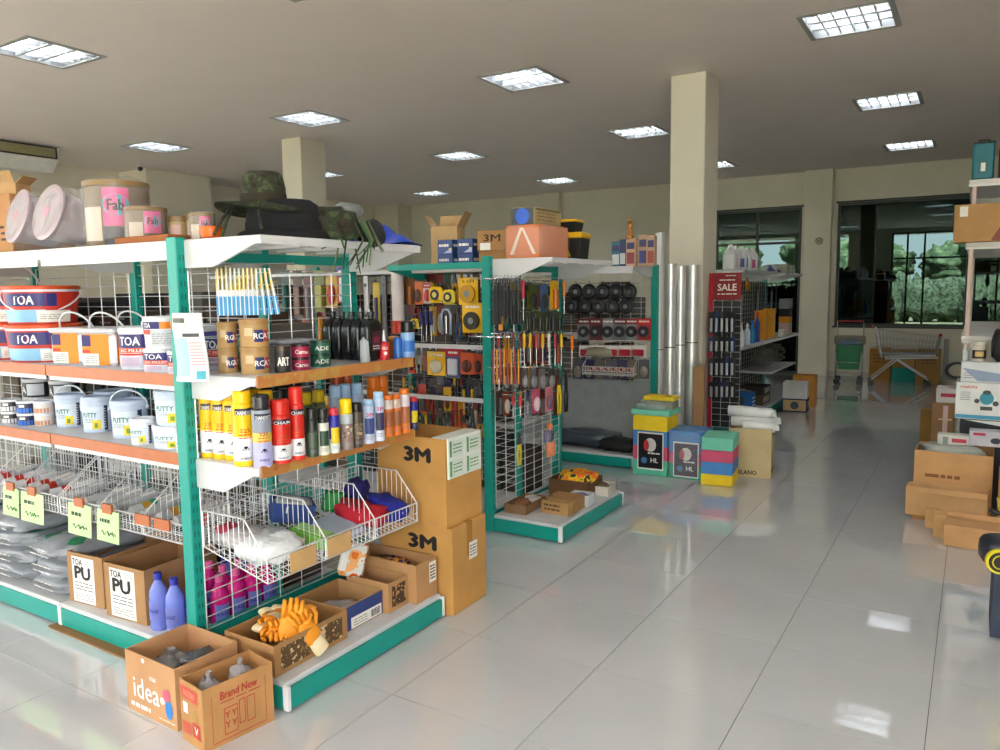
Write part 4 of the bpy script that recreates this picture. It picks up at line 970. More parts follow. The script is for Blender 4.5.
p = at(398, 359, ZK, .02); put(simple([(0, '#2f6fc8')], '#2a68c0', .1)(.02, .10), 'spray_can', 'small solid blue can beside the black-capped blue can', 'spray can', (p.x, p.y, ZK), .95)
m = MB(); m.rbox(-.02, .02, -.02, .02, 0, .09, C('#8a4a1e'), .004); l = MB(); l.rbox(-.021, .021, -.021, .021, .09, .105, C('#b98a52'), .004); p = at(418.5, 357, ZK, .02); put([('body', m), ('lid', l)], 'small_box', 'small brown box with tan lid at the far shelf end', 'box', (-2.34, 2.845, ZK), .2)
m = MB(); m.rbox(-.09, .09, -.07, .07, 0, .10, mat('#c4cbd6', .15, alpha=.4, var=.05), .012); l = MB(); l.rbox(-.095, .095, -.075, .075, .10, .115, mat('#d4dae4', .15, alpha=.6, var=.05), .006)
put([('box', m), ('lid', l)], 'clear_box', 'clear plastic box behind the crimson and green tins', 'plastic box', (-2.52, 2.36, ZK), 1.4)
m = MB(); m.rbox(-.035, .035, -.035, .035, 0, .14, C('#12543c'), .008); put([('box', m)], 'green_carton', 'dark green upright carton behind the tan tins', 'carton', (-2.56, 2.17, ZK), 1.5)
# brush row hanging under the top shelf
def brush():
    h = MB(); h.prism([(-.004, 0), (.004, 0), (.006, -.085), (-.006, -.085)], -.004, .004, C('#d8c040', .4), 'y'); f = MB(); f.box(-.008, .008, -.006, .006, -.11, -.085, CHROME)
    b = MB(); b.prism([(-.008, -.11), (.008, -.11), (.0095, -.185), (-.0095, -.185)], -.005, .005, C('#3aa4dc', .4), 'y'); s = MB(); s.box(-.002, .002, -.008, -.006, -.185, .0, C('#e8ecf0', .3))
    return [('handle', h), ('ferrule', f), ('bristles', b), ('clip_strip', s)]
for i in range(13):
    p = onx(217+i*4.3, 268, -2.40-.012*(12-i)); put(cached('brush', brush), 'paint_brush', 'yellow-handled blue brush hanging under the top shelf, %s from the left' % ORD[i], 'paint brush', (p.x, p.y, 1.67), group='hanging brushes', rot=(0, .0 if i < 10 else -.05*(i-9), 1.0))
m = MB(); m.wire((-2.62, 1.98, 1.685), (-2.3, 2.2, 1.685), CHROME, .004); m.wire((-2.62, 1.98, 1.685), (-2.62, 1.98, 1.70), CHROME, .004); obj('hook', m, G1E)
# ---- hats on the top shelf
CAMO = blotch(['#191812', '#30251b', '#28311f', '#414c2e', '#b0ac92'], 34., r=.9, key='camo'); FELT = C('#0c0e14', .9)
def hat(mt, band, rc, hc, rb, wav, dr, seed):
    b = MB(); b.lathe([(rc*1.02, 0), (rc, hc*.5), (rc*.9, hc*.85), (rc*.72, hc), (rc*.3, hc*.96), (0, hc*.95)], mt, 28, sy=.85)
    r = MB(); r.sheet(lambda u, v: ((rc+(rb-rc)*v)*math.cos(u*2*PI), .85*(rc+(rb-rc)*v)*math.sin(u*2*PI), wav*v*math.sin(2*u*2*PI+seed)-dr*v*v+.003), 40, 6, mt)
    r.sheet(lambda u, v: ((rc+(rb-rc)*v)*math.cos(u*2*PI), .85*(rc+(rb-rc)*v)*math.sin(u*2*PI), wav*v*math.sin(2*u*2*PI+seed)-dr*v*v-.003), 40, 6, mt)
    c = MB(); c.lathe([(rc*1.035, hc*.05), (rc*1.03, hc*.3)], band, 28, sy=.85); return [('crown', b), ('brim', r), ('hat_band', c)]
hx, hy = -2.42, 2.19
put(hat(FELT, FELT, .15, .125, .19, .012, .03, 1), 'felt_hat', 'black brimmed hat under the camouflage hat', 'hat', (hx+.02, hy+.06, ZT+.035), .6)
pts = hat(CAMO, C('#2a2418', .9), .088, .125, .19, .018, .02, .4)
stp = []
for k, (a, b2) in enumerate((((-.10, -.05, 0), (-.16, -.13, -.13)), ((-.09, -.06, 0), (-.125, -.14, -.135)), ((.02, -.12, 0), (.04, -.17, -.11)))): st = MB(); stp.append(('chin_strap', st)); st.tube([a, tuple((Vector(a)+Vector(b2))/2+Vector((0, -.02, 0))), b2], .006, CAMO, 6)
put(pts+stp, 'camouflage_hat', 'camouflage bush hat with straps on top of the black hat', 'hat', (hx-.03, hy, ZT+.145), .55)
m = MB(); crumple(m, (0, 0, .05), (.09, .10, .06), CAMO, 5, .5); n = MB(); R3 = random.Random(4); LEAF = C('#2d5a34', .7)
for k in range(16):
    a = R3.uniform(0, 6.3); x0, y0 = .07*math.cos(a)+.06, .07*math.sin(a)-.02; n.tube([(x0, y0, .06), (x0+.03, y0-.02, .0), (x0+R3.uniform(-.03, .07), y0-.05, R3.uniform(-.11, -.02))], .005, [CAMO, LEAF, C('#5d6b4a', .8)][k % 3], 5, r_end=.002)
b = MB(); b.blob((.12, .06, .03), (.05, .055, .05), C('#15171a', .5), e=1, amp=.2, n=12, m=8)
g = MB(); g.blob((.05, -.01, .10), (.055, .04, .03), mat('#7d8488', .15, alpha=.6, var=.05), e=1, n=12, m=8)
put([('cloth', m), ('cord', n), ('black_cap', b), ('goggle', g)], 'camouflage_gear', 'tangle of camouflage cloth, cords and goggles hanging over the shelf front', 'camouflage gear', (-2.30, 2.42, ZT), .6).scale = (1.25, 1.25, 1.25)
m = MB(); m.sheet(lambda u, v: (.36*(u-.5), .25*(v-.5), .07*math.sin(u*PI)**.7*math.sin(v*PI)*(1+.35*math.sin(v*9+u*4))+.012*math.sin(u*14)*math.sin(v*PI)), 18, 18, mat('#1745c4', .35, var=.15, bump=.3, bs=40)); obj('blue_plastic_sheet', m, loc=(-2.38, 2.785, ZT+.003), rot=(0, 0, .1), label='crumpled bright blue plastic sheet lying on the top shelf', cat='plastic sheet')
# ---- deck: boxes
GLV = C('#ef9a1e', .6); GLW = C('#e9d9b0', .7)
def tray_print(p, w, d, h): p.face('r', w, d); p.rect(-d*.42, d*.42, h*.15, h*.85, blotch(['#8f6f45', '#5a4326', '#cbb48a'], 40., key='traypr')); p.M = None
put(carton(.28, .40, .125, '#a67c4c', True, prints=tray_print), 'carton_tray', 'low open carton full of orange gloves, near corner of the deck', 'carton', (-2.345, 2.125, ZD), 0)
def glove(seed):
    m = MB(); m.blob((0, 0, .018), (.045, .055, .018), GLV, e=.7, amp=.2, n=12, m=6, seed=seed)
    for k in range(4): m.tube([(-.03+.02*k, .04, .02), (-.034+.023*k, .085, .026), (-.034+.023*k, .12-.008*abs(k-1.5), .016)], .011, GLV, 6, r_end=.008)
    m.tube([(.04, 0, .018), (.07, .03, .022), (.075, .06, .018)], .011, GLV, 6, r_end=.008)
    c = MB(); c.lathe([(.034, 0), (.038, .03), (.037, .06)], GLW, 12, sy=.5); c.v = [(x, -z-.04, y+.02) for x, y, z in c.v]
    return [('glove', m), ('cuff', c)]
GL = [cached(('glv', s), lambda s=s: glove(s)) for s in range(3)]
for i in range(10):
    put(GL[i % 3], 'work_glove', 'orange and cream work glove in the near carton, %s from the camera' % ORD[i], 'glove', (-2.36+.03*math.sin(i*2.3), 2.05+.016*i, ZD+.085+.02*(i % 3)), group='orange gloves', rot=(R_.uniform(-.2, .2), R_.uniform(-.2, .2), R_.uniform(0, 6))).scale = (.85, .85, .85)
put(GL[1], 'work_glove', 'orange and cream work glove standing upright at the carton edge', 'glove', (-2.275, 2.07, ZD+.13), group='orange gloves', rot=(1.35, .2, .9))
put(GL[2], 'work_glove', 'pale glove leaning at the front of the near carton', 'glove', (-2.235, 2.12, ZD+.10), group='orange gloves', rot=(1.2, -.4, 1.6))
BLX = '#2c5fae'
def shoe(p, w, d, h):
    for s in 'fr':
        p.face(s, w, d); W = w if s == 'f' else d; p.rect(-W/2+.002, W/2-.002, h*.04, h*.96, C('#28407f' if s == 'r' else '#2f6cc0'))
        p.M = p.M @ Matrix.Translation((0, -.0006, 0))
        if s == 'r': p.rect(-W*.28, W*.46, h*.05, h*.48, PAPER); p.lines(-W*.22, W*.1, h*.1, h*.4, 3, GREY, -.0006); p.lines(W*.2, W*.42, h*.12, h*.4, 6, INK, -.0006, th=.7)
        else: p.rect(-W/2, W/2, h*.04, h*.3, C('#4a3f8a'))
    p.M = None
put(carton(.27, .27, .115, '#b08a5a', True, prints=shoe), 'shoe_box', 'open blue shoe box on the deck', 'box', (-2.375, 2.455+.005, ZD), .0)
m = MB(); m.blob((0, 0, .03), (.09, .05, .03), mat('#b4b2b4', .4, bump=.3), e=.7, amp=.3, n=14, m=8, seed=2); put([('packet', m)], 'grey_packet', 'grey packets lying inside the blue shoe box', 'packet', (-2.40, 2.46, ZD+.008), .8)
def pr_c1(p, w, d, h):
    p.face('r', w, d); p.rect(-d*.33, d*.35, h*.15, h*.85, blotch(['#a87a48', '#4a3520', '#b98d5e'], 45., key='thai')); p.face('f', w, d); p.text('ST', w*.3, h*.25, h*.16, C('#7a2420')); p.text('2', w*.3, h*.62, h*.2, INK); p.M = None
put(carton(.25, .145, .14, '#b98d5e', True, prints=pr_c1), 'open_carton', 'open brown carton with dark print between blue shoe box and larger carton', 'carton', (-2.335, 2.6725, ZD), .0)
m = MB(); m.blob((0, 0, .03), (.09, .04, .03), C('#1a1a1e', .5), e=.6, amp=.4, n=14, m=8, seed=6); n = MB(); n.tube([(-.05, .0, .06), (0, .03, .07), (.06, 0, .065), (.02, -.04, .06)], .004, CHROME, 5)
put([('bag', m), ('wire', n)], 'black_packet', 'black packet with wire in the printed carton', 'packet', (-2.335, 2.6725, ZD+.008), .1)
def pr_c2(p, w, d, h): p.face('r', w, d); p.rect(d*.12, d*.46, h*.38, h*.92, PAPER); p.lines(d*.16, d*.42, h*.45, h*.85, 5, INK, -.0006, th=.5); p.M = None
put(carton(.42, .16, .185, '#b98d5e', True, prints=pr_c2), 'open_carton', 'larger open carton with paper label at the far deck end', 'carton', (-2.375, 2.83, ZD), .0)
m = MB(); crumple(m, (0, 0, .06), (.12, .05, .06), blotch(['#1a1620', '#3a2a6a', '#e8a020', '#1a1a1a'], 25., key='yb'), 5, .4); put([('bundle', m)], 'strap_bundle', 'bundle of purple and yellow straps in the far deck carton', 'strap', (-2.36, 2.83, ZD+.05))
def opk():
    b = MB(); b.rbox(-.06, .06, -.02, .02, 0, .16, blotch(['#e8761c', '#f2b070', '#e0e0dc', '#d85a10'], 14., r=.25, key='opk'), .012); w = MB(); w.rbox(-.061, -.02, -.021, .021, .01, .15, PAPER, .012); return [('packet', b), ('paper_side', w)]
put(opk(), 'orange_packet', 'shiny orange and white packet leaning above the shoe box', 'packet', (-2.43, 2.585, ZD+.14), rot=(-.25, .35, 1.0))
# ---- things in the end basket (floor slopes towards +X)
def bz(x): return .555-.085*((x-(XE+.045))/.365)
m = MB(); crumple(m, (0, 0, .045), (.13, .11, .05), mat('#e6eaee', .3, bump=.5, bs=40), 3, .4); put([('bag', m)], 'white_packet', 'white plastic packets in the near basket compartment', 'packet', (-2.40, 2.09, bz(-2.36)+.012), 0)
m = MB(); crumple(m, (0, 0, .05), (.10, .09, .04), mat('#b9b4b8', .35, bump=.4), 9, .4); n = MB(); crumple(n, (-.03, -.03, .075), (.05, .04, .025), C('#b03a52', .5), 3, .4); put([('bag', m), ('pink_cloth', n)], 'grey_packet', 'grey and pink packets at the back of the near compartment', 'packet', (-2.53, 2.06, bz(-2.5)+.006), 0)
m = MB(); m.rbox(-.09, .09, -.05, .05, 0, .05, C('#79c24e', .4), .005); n = MB(); n.rbox(-.075, .075, -.035, .035, .051, .056, C('#a8d88a', .4), .002); put([('box', m), ('top_print', n)], 'green_box', 'light green flat box in the middle basket compartment', 'box', (-2.38, 2.31, bz(-2.34)+.02), rot=(0, .23, .25))
m = carton(.18, .12, .085, '#24407e', True); n = MB(); crumple(n, (0, 0, .06), (.075, .05, .04), mat('#b9bec0', .6, bump=.4), 4, .5); put([(p_[0], p_[1]) for p_ in m]+[('grey_cloth', n)], 'navy_box', 'open navy box of grey cloth at the back of the basket', 'box', (-2.535, 2.335, bz(-2.5)+.055), rot=(.12, .2, 1.0))
m = MB(); m.rbox(-.10, .10, -.10, .08, 0, .03, mat('#b4c6dc', .3, bump=.3), .01); put([('packet', m)], 'pale_blue_packet', 'pale blue flat packet in the third basket compartment', 'packet', (-2.39, 2.465+.01, bz(-2.36)+.018), rot=(0, .23, .1))
def cloth(c, seed, r): m = MB(); crumple(m, (0, 0, r[2]), r, mat(c, .8, var=.15, bump=.4, bs=30), seed, .45, n=20, m=12); return [('cloth', m)]
put(cloth('#c01a30', 2, (.12, .085, .045)), 'red_cloth', 'red cloth gloves in the far basket compartment', 'cloth', (-2.40, 2.64, bz(-2.36)+.012), rot=(0, .22, .5))
put(cloth('#1c2a9c', 5, (.11, .075, .045)), 'blue_cloth', 'royal blue cloth gloves in the far basket corner', 'cloth', (-2.37, 2.79, bz(-2.33)+.012), rot=(0, .22, .1))
put(cloth('#2a2478', 8, (.055, .07, .06)), 'purple_cloth', 'dark purple cloth at the back of the far compartment', 'cloth', (-2.545, 2.77, bz(-2.5)+.01), rot=(0, .1, .4))
put(cloth('#2a9a48', 11, (.05, .05, .05)), 'green_cloth', 'green cloth at the back of the basket beside red cloth', 'cloth', (-2.555, 2.62, bz(-2.5)+.012), rot=(0, .1, .4))
for k, y in enumerate((2.13, 2.335)): 
    m = MB(); m.box(-.001, .003, -.07, .07, -.04, .04, card('#c9a26c')); put([('card', m)], 'blank_price_card', 'blank tan price card on the end basket front, %s one' % ['near', 'far'][k], 'price card', (XE+.045+.37, y, .515))
# ---- cartons on the floor at the corner
def pr_idea(p, w, d, h):
    p.face('f', w, d); p.text('idea', -w*.09, h*.44, h*.34, WHITE, w=w*.52, bold=.015); p.text('max', w*.06, h*.68, h*.06, WHITE, w=w*.12); p.disc(w*.32, h*.52, w*.075, C('#d8607a'), -.001); p.disc(w*.36, h*.29, w*.07, C('#2a7fd0'), -.001, rz=h*.15); p.disc(w*.24, h*.40, w*.045, PAPER, -.0016)
    p.disc(-w*.12, h*.93, w*.03, PAPER, -.001); p.lines(-w*.42, -w*.02, h*.08, h*.18, 1, PAPER, 0, th=.7); p.lines(w*.15, w*.46, h*.07, h*.11, 1, PAPER, 0); p.M = None
put(carton(.31, .27, .235, '#c39468', True, prints=pr_idea), 'open_carton', 'open light brown carton with white lettering idea, on the floor', 'carton', (-2.535, 1.765, 0), -.03)
put([('bag', bagfill((.07, .06, .05), mat('#8d8f94', .2, alpha=.75, bump=.5, bs=30), 3))], 'grey_plastic_bag', 'grey plastic bag in the idea carton, left', 'plastic bag', (-2.60, 1.76, .08))
put([('bag', bagfill((.08, .07, .055), mat('#4e5258', .2, alpha=.85, bump=.5, bs=30), 7, peak=False))], 'dark_plastic_bag', 'dark plastic bag in the idea carton, right', 'plastic bag', (-2.46, 1.79, .10))
RP = C('#b8402e')
def pr_red(p, w, d, h):
    p.face('f', w, d); p.rect(-w*.47, -w*.02, h*.78, h*.96, C('#c74a38')) if 0 else None
    p.rect(-w*.44, w*.30, h*.72, h*.92, C('#c74a38')); p.text('FACTORY', -w*.07, h*.82, h*.09, C('#d99a80'), w=w*.5); p.rect(-w*.36, -w*.16, h*.48, h*.66, PAPER); p.rect(w*.02, w*.26, h*.44, h*.60, C('#a8823c'))
    p.rect(-w*.42, -w*.04, h*.14, h*.34, C('#c0563e')); p.rect(w*.02, w*.36, h*.16, h*.40, RP); p.text('V', w*.19, h*.28, h*.12, PAPER)
    p.face('r', w, d); p.text('Brand New', 0, h*.80, h*.13, RP, w=d*.52); p.lines(-d*.26, d*.3, h*.66, h*.71, 1, RP, 0); p.M = p.M @ Matrix.Translation((0, -.0004, 0))
    for x0, x1, z0, z1 in ((-.22, -.03, .14, .58), (-.01, .08, .22, .62), (.10, .22, .20, .62)):
        for a in ((x0, x1, z0, z0+.015), (x0, x1, z1-.015, z1), (x0, x0+.01, z0, z1), (x1-.01, x1, z0, z1)): p.rect(d*a[0], d*a[1], h*a[2], h*a[3], RP)
    for x, z in ((-.17, .46), (-.08, .46), (-.17, .30), (-.08, .30)): p.text('Y', d*x, h*z, h*.10, RP)
    for x in (-.38, .38): p.rect(d*x-.001, d*x+.001, h*.1, h*.85, RP)
    p.rect(-d*.38, d*.38, h*.07, h*.085, RP); p.M = None
put(carton(.155, .275, .225, '#bb8a55', True, prints=pr_red, flaps=()), 'open_carton', 'open brown carton with red print, nearest the camera', 'carton', (-2.24, 1.735, 0), -.157)
for k, (x, y) in enumerate(((-2.255, 1.67), (-2.235, 1.79))): put([('bag', bagfill((.04, .04, .055), mat('#a3a0a6', .15, alpha=.7, bump=.6, bs=30), 11+k))], 'grey_plastic_bag', 'grey plastic bag peaking out of the red-printed carton, %s' % ['near', 'far'][k], 'plastic bag', (x, y, .105))
# ---- stacked large cartons with black lettering
def pr_3m(big):
    def f(p, w, d, h):
        p.face('f', w, d); p.text('3M', w*.10, h*.80, h*.15, INK, w=w*.36, bold=.12); 
        p.face('r', w, d); p.rect(-d*.02, d*.22, h*.55 if not big else h*.62, h*.75 if not big else h*.74, PAPER); p.M = p.M @ Matrix.Translation((0, -.0005, 0)); p.lines(0, d*.2, h*.58 if not big else h*.64, h*.72, 4, INK, 0); p.M = None
    return f
put(carton(.44, .31, .435, '#c4924e', prints=pr_3m(0), tape='#a8783a'), 'large_carton', 'large brown carton with black 3M, bottom of the stack', 'carton', (-2.315, 3.09, 0), .02)
put(carton(.42, .31, .435, '#c4924e', True, prints=pr_3m(1)), 'large_carton', 'open large brown carton with black 3M, on top of another', 'carton', (-2.325, 3.085, .4355), .0)
def pr_gp(p, w, d, h):
    for s in 'fr':
        p.face(s, w, d); W = w if s == 'f' else d
        for zz in (.06, .54):
            for xx in (-.46, .04): p.rect(W*xx, W*(xx+.4), h*zz, h*(zz+.38), C('#d6e2d8')); p.rect(W*xx, W*(xx+.06), h*zz, h*(zz+.38), C('#4f9a5a'), -.0006); p.lines(W*(xx+.1), W*(xx+.36), h*(zz+.06), h*(zz+.32), 3, C('#5a8a66'), -.0006)
    p.M = None
b = MB(); b.rbox(-.075, .075, -.145, .145, 0, .235, C('#e4eae4', .3), .004); p = MB(); pr_gp(p, .15, .29, .235); put([('body', b), ('print', p)], 'green_white_pack', 'white and green packs standing in the upper carton corner', 'packet', (-2.155, 3.09, .68), 0) if 0 else None
b = MB(); b.rbox(-.05, .05, -.145, .145, 0, .20, C('#e4eae4', .3), .004); p = MB(); pr_gp(p, .10, .29, .20); put([('body', b), ('print', p)], 'green_white_pack', 'white and green packs taped on the face of the upper carton', 'packet', (-2.115+.006-.05, 3.09, .672), 0)
# ================================================================ goods hung on the second and third gondolas
HOOKS = {}
def hook(parent, a, b):
    L = round((Vector(b)-Vector(a)).length, 2)
    if L not in HOOKS:
        m = MB(); m.wire((0, 0, 0), (0, -L, 0), CHROME, .0025); m.wire((0, -L, 0), (0, -L-.008, .02), CHROME, .0025); HOOKS[L] = m.mesh('hook')
    d = Vector(b)-Vector(a); obj('hook', HOOKS[L], parent, a, (0, 0, math.atan2(d.y, d.x)+PI/2))
def h_card(w, h, cc, pc, hd=None, shape='box', txt=None):
    a = MB(); a.box(-w/2, w/2, -.001, .001, -h, 0, mat(cc, .4)); out = [('card', a)]
    b = MB(); t = min(.022, w*.22)
    if shape == 'box': b.rbox(-w*.36, w*.36, -t-.001, -.001, -h*.92, -h*.34, mat(pc, .35), t*.35)
    elif shape == 'disc': b.cyl((0, -.001, -h*.6), (0, -t-.001, -h*.6), w*.38, mat(pc, .35), n=18); b.cyl((0, -t, -h*.6), (0, -t-.003, -h*.6), w*.14, mat('#8b9096', .4), n=12)
    elif shape == 'rod': b.cyl((0, -t*.5-.001, -h*.95), (0, -t*.5-.001, -h*.3), w*.2, mat(pc, .35), n=10)
    elif shape == 'oval': b.blob((0, -t*.4, -h*.62), (w*.36, t*.8, h*.3), mat(pc, .35), e=1, n=12, m=8)
    out.append(('product', b))
    if hd or txt:
        c = MB(); c.rect(-w/2+.001, w/2-.001, -h*.27, -.002, mat(hd or cc, .4), -.0018)
        if txt: c.text(txt, 0, -h*.14, h*.09, INK, w=w*.6, y=-.0024)
        else: c.lines(-w*.35, w*.35, -h*.2, -h*.08, 1, PAPER, -.0024, th=.6)
        out.append(('header', c))
    return out
def h_tape(r, c='#f0c814'):
    a = MB(); a.rbox(-r, r, -.03, 0, -2*r, 0, mat(c, .35), r*.35); b = MB(); b.cyl((0, -.03, -r), (0, -.034, -r), r*.66, BLACK, n=16); b.cyl((0, -.034, -r), (0, -.036, -r), r*.35, mat('#e8d860', .4), n=12)
    d = MB(); d.box(r*.6, r*1.25, -.018, -.012, -2*r, -2*r+.004, mat('#e8e0a0', .4)); return [('case', a), ('face_disc', b), ('blade', d)]
def h_driver(L, c):
    a = MB(); a.lathe([(0, 0), (.010, 0), (.013, -.01), (.010, -L*.22), (.013, -L*.4), (.008, -L*.45), (0, -L*.45)], mat(c, .35), 8); b = MB(); b.cyl((0, 0, -L*.45), (0, 0, -L), .0035, CHROME, n=6); return [('handle', a), ('shaft', b)]
def h_pliers(L, c):
    a = MB()
    for s in (-1, 1): a.tube([(s*.006, 0, -L*.36), (s*.022, 0, -L*.6), (s*.016, 0, -L)], .008, mat(c, .4), 6)
    b = MB(); b.prism([(-.016, -L*.36), (.016, -L*.36), (.012, -L*.12), (.004, 0), (-.004, 0), (-.012, -L*.12)], -.006, .006, mat('#4b4e52', .35, metal=.7), 'y'); return [('grips', a), ('jaws', b)]
def h_level(L, c):
    a = MB(); a.rbox(-.022, .022, -.012, .012, -L, 0, mat(c, .35, metal=.4), .004); b = MB()
    for z in (.12, .5, .88): b.cyl((0, -.0125, -L*z), (0, .0125, -L*z), .014, mat('#20242a', .3), n=12)
    return [('bar', a), ('vial', b)]
def h_rod(L, c, r=.006):
    a = MB(); a.cyl((0, 0, -L), (0, 0, -L*.25), r, mat(c, .35), n=6); b = MB(); b.cyl((0, 0, -L*.25), (0, 0, 0), r*.6, mat('#34343a', .4), n=6); return [('rod', a), ('tip', b)]
def h_spool(r, c='#1a1c20'):
    a = MB(); a.tube([(r*.62*math.cos(t), -.012, -r+r*.62*math.sin(t)) for t in [2*PI*i/18 for i in range(18)]], r*.36, mat(c, .3), 8, True); b = MB(); b.cyl((0, -.004, -r), (0, -.02, -r), r*.34, mat('#70757a', .4), n=12); return [('ring', a), ('hub', b)]
def h_tube(w, h, c1, c2):
    a = MB(); a.cyl((0, -w/2, -h*.8), (0, -w/2, 0), w/2, mat(c1, .35), n=12); b = MB(); b.cyl((0, -w/2, -h), (0, -w/2, -h*.8), w/2*1.04, mat(c2, .35), n=12); return [('tube', a), ('cap', b)]
def h_clamp(L, c):
    a = MB(); a.tube([(-.035, 0, -L), (-.04, 0, -L*.2), (-.02, 0, 0), (.02, 0, 0), (.04, 0, -L*.2), (.035, 0, -L)], .009, mat(c, .35), 6); b = MB(); b.cyl((0, 0, -L*.95), (0, 0, -L*.25), .008, CHROME, n=8); return [('frame', a), ('screw', b)]
NM = {}
def hang(parent, plane, fixed, back, px, pt, w, pb, kind, label, cat, *a, name=None, group=None, rz=None):
    """hang one product so that its outline runs from pt to pb in the photograph, w pixels wide"""
    p = ony(px, pt, fixed) if plane == 'y' else onx(px, pt, fixed); k = dep(p)/FPX
    fore = abs(RT.x) if plane == 'y' else abs(RT.y)
    W = w*1.12*k/max(fore, .5)*.95; H = (pb-pt)*1.04*k
    if kind == 'card': parts = h_card(W, H, *a)
    elif kind == 'tape': parts = h_tape(W/2, *a)
    elif kind in ('driver', 'pliers', 'level', 'rod', 'clamp'): parts = globals()['h_'+kind](H, *a)
    elif kind == 'spool': parts = h_spool(W/2, *a)
    elif kind == 'tube': parts = h_tube(W, H, *a)
    th = (PI/2 if plane == 'x' else 0)+(rz or 0)
    put(parts, name or {'card': 'blister_pack', 'tape': 'tape_measure', 'driver': 'screwdriver', 'level': 'spirit_level', 'rod': 'thin_rod', 'spool': 'cable_spool', 'tube': 'sealant_tube'}.get(kind, kind), label, cat, (p.x, p.y, p.z-.004), th, group)
    q = Vector((p.x, back, p.z-.002)) if plane == 'y' else Vector((back, p.y, p.z-.002))
    hook(parent, q, (p.x, p.y, p.z-.002))
Yg = 4.42
L = [(366, 275, 7, 352, 'level', 'silver spirit level hanging left of the black one', 'spirit level', '#b9babb'), (384, 275, 7, 350, 'level', 'black and silver spirit level hanging beside the silver one', 'spirit level', '#4c4d50'),
     (401, 268, 10, 330, 'tube', 'white and red tube hanging between the spirit levels and tapes', 'tube', '#e6dede', '#d23a26'),
     (437, 286, 13, 303, 'tape', 'yellow tape measure hanging left of another one', 'tape measure'), (450, 289, 12, 304, 'tape', 'yellow and black tape measure nearest the yellow cards', 'tape measure', '#e2cf3a'),
     (468, 277, 19, 303, 'card', 'upper large yellow card with round tool beside the green post', 'blister pack', '#f0bc10', '#c8950c', None, 'disc', '2.5M'), (472, 302, 19, 331, 'card', 'lower large yellow card with round tool beside the green post', 'blister pack', '#f0bc10', '#2c2a22', '#f0bc10', 'disc'),
     (421, 311, 5, 340, 'driver', 'navy screwdriver, first of the navy row', 'screwdriver', '#26286a'), (426, 311, 5, 340, 'driver', 'navy screwdriver, second of the navy row', 'screwdriver', '#26286a'),
     (431, 311, 5, 340, 'driver', 'navy screwdriver, third of the navy row', 'screwdriver', '#26286a'), (416, 318, 8, 335, 'tape', 'small yellow tape measure beside the navy screwdrivers', 'tape measure', '#d8b81c'),
     (446, 309, 15, 333, 'clamp', 'pale blue steel clamp under the tape measures', 'clamp', '#9fb8c8'), (458, 312, 8, 338, 'pliers', 'blue-handled pliers beside the pale blue clamp', 'pliers', '#2a4a7a'),
     (436, 351, 18, 374, 'card', 'square yellow card with picture, lower middle of the gondola', 'blister pack', '#e8b414', '#d8d0b0', '#e8c040', 'oval'), (453, 348, 13, 376, 'card', 'red and blue patterned pack beside the square yellow card', 'blister pack', '#4a5a86', '#c8ccd8', '#c02038', 'box'),
     (467, 352, 13, 373, 'card', 'orange card with dark centre, left of a darker one', 'blister pack', '#c9562c', '#5a2a1c', None, 'oval'), (478, 353, 9, 373, 'card', 'dark orange card tight against the green post', 'blister pack', '#a83c1e', '#401a10', None, 'oval'),
     (410, 278, 9, 304, 'card', 'brown card left of the red tube cards', 'blister pack', '#7a4a22', '#a8642c', None, 'rod'), (418, 281, 9, 303, 'card', 'orange card with small tool, upper row', 'blister pack', '#d86a1c', '#5a3a2a', None, 'oval'),
     (427, 282, 8, 302, 'card', 'red and white card beside the orange one, upper row', 'blister pack', '#c8c4c4', '#c03a3a', '#b02a2a', 'oval'),
     (376, 282, 7, 330, 'card', 'narrow yellow card between the two spirit levels', 'blister pack', '#c8b020', '#3a4a8a', None, 'rod'), (393, 290, 6, 350, 'rod', 'long black rod beside the red tube', 'rod', '#1c1d20'),
     (354, 268, 11, 326, 'tube', 'red tube with dark green end behind the oil bottles', 'tube', '#b0221c', '#14563c'), (343, 266, 14, 301, 'card', 'red and blue pack with white tube, upper row left', 'blister pack', '#b8241c', '#e4e6ea', '#2c3a9a', 'rod'),
     (331, 272, 12, 306, 'card', 'yellow and red pack, upper row left', 'blister pack', '#c8a028', '#b83226', None, 'oval'), (319, 270, 11, 310, 'card', 'olive green pack, upper row left', 'blister pack', '#6f7a20', '#a8a030', None, 'box'),
     (308, 272, 11, 320, 'card', 'dark red pack with silver tool seen above the clear box', 'blister pack', '#5a2420', '#8a8a90', None, 'rod'), (297, 270, 10, 316, 'card', 'brown pack seen above the clear box', 'blister pack', '#4a2c20', '#6a4030', None, 'box'),
     (285, 270, 10, 314, 'card', 'dark teal pack seen right of the brushes', 'blister pack', '#2a4a48', '#1f6a66', None, 'rod')]
for it in L: hang(G2, 'y', Yg, YMb, *it)
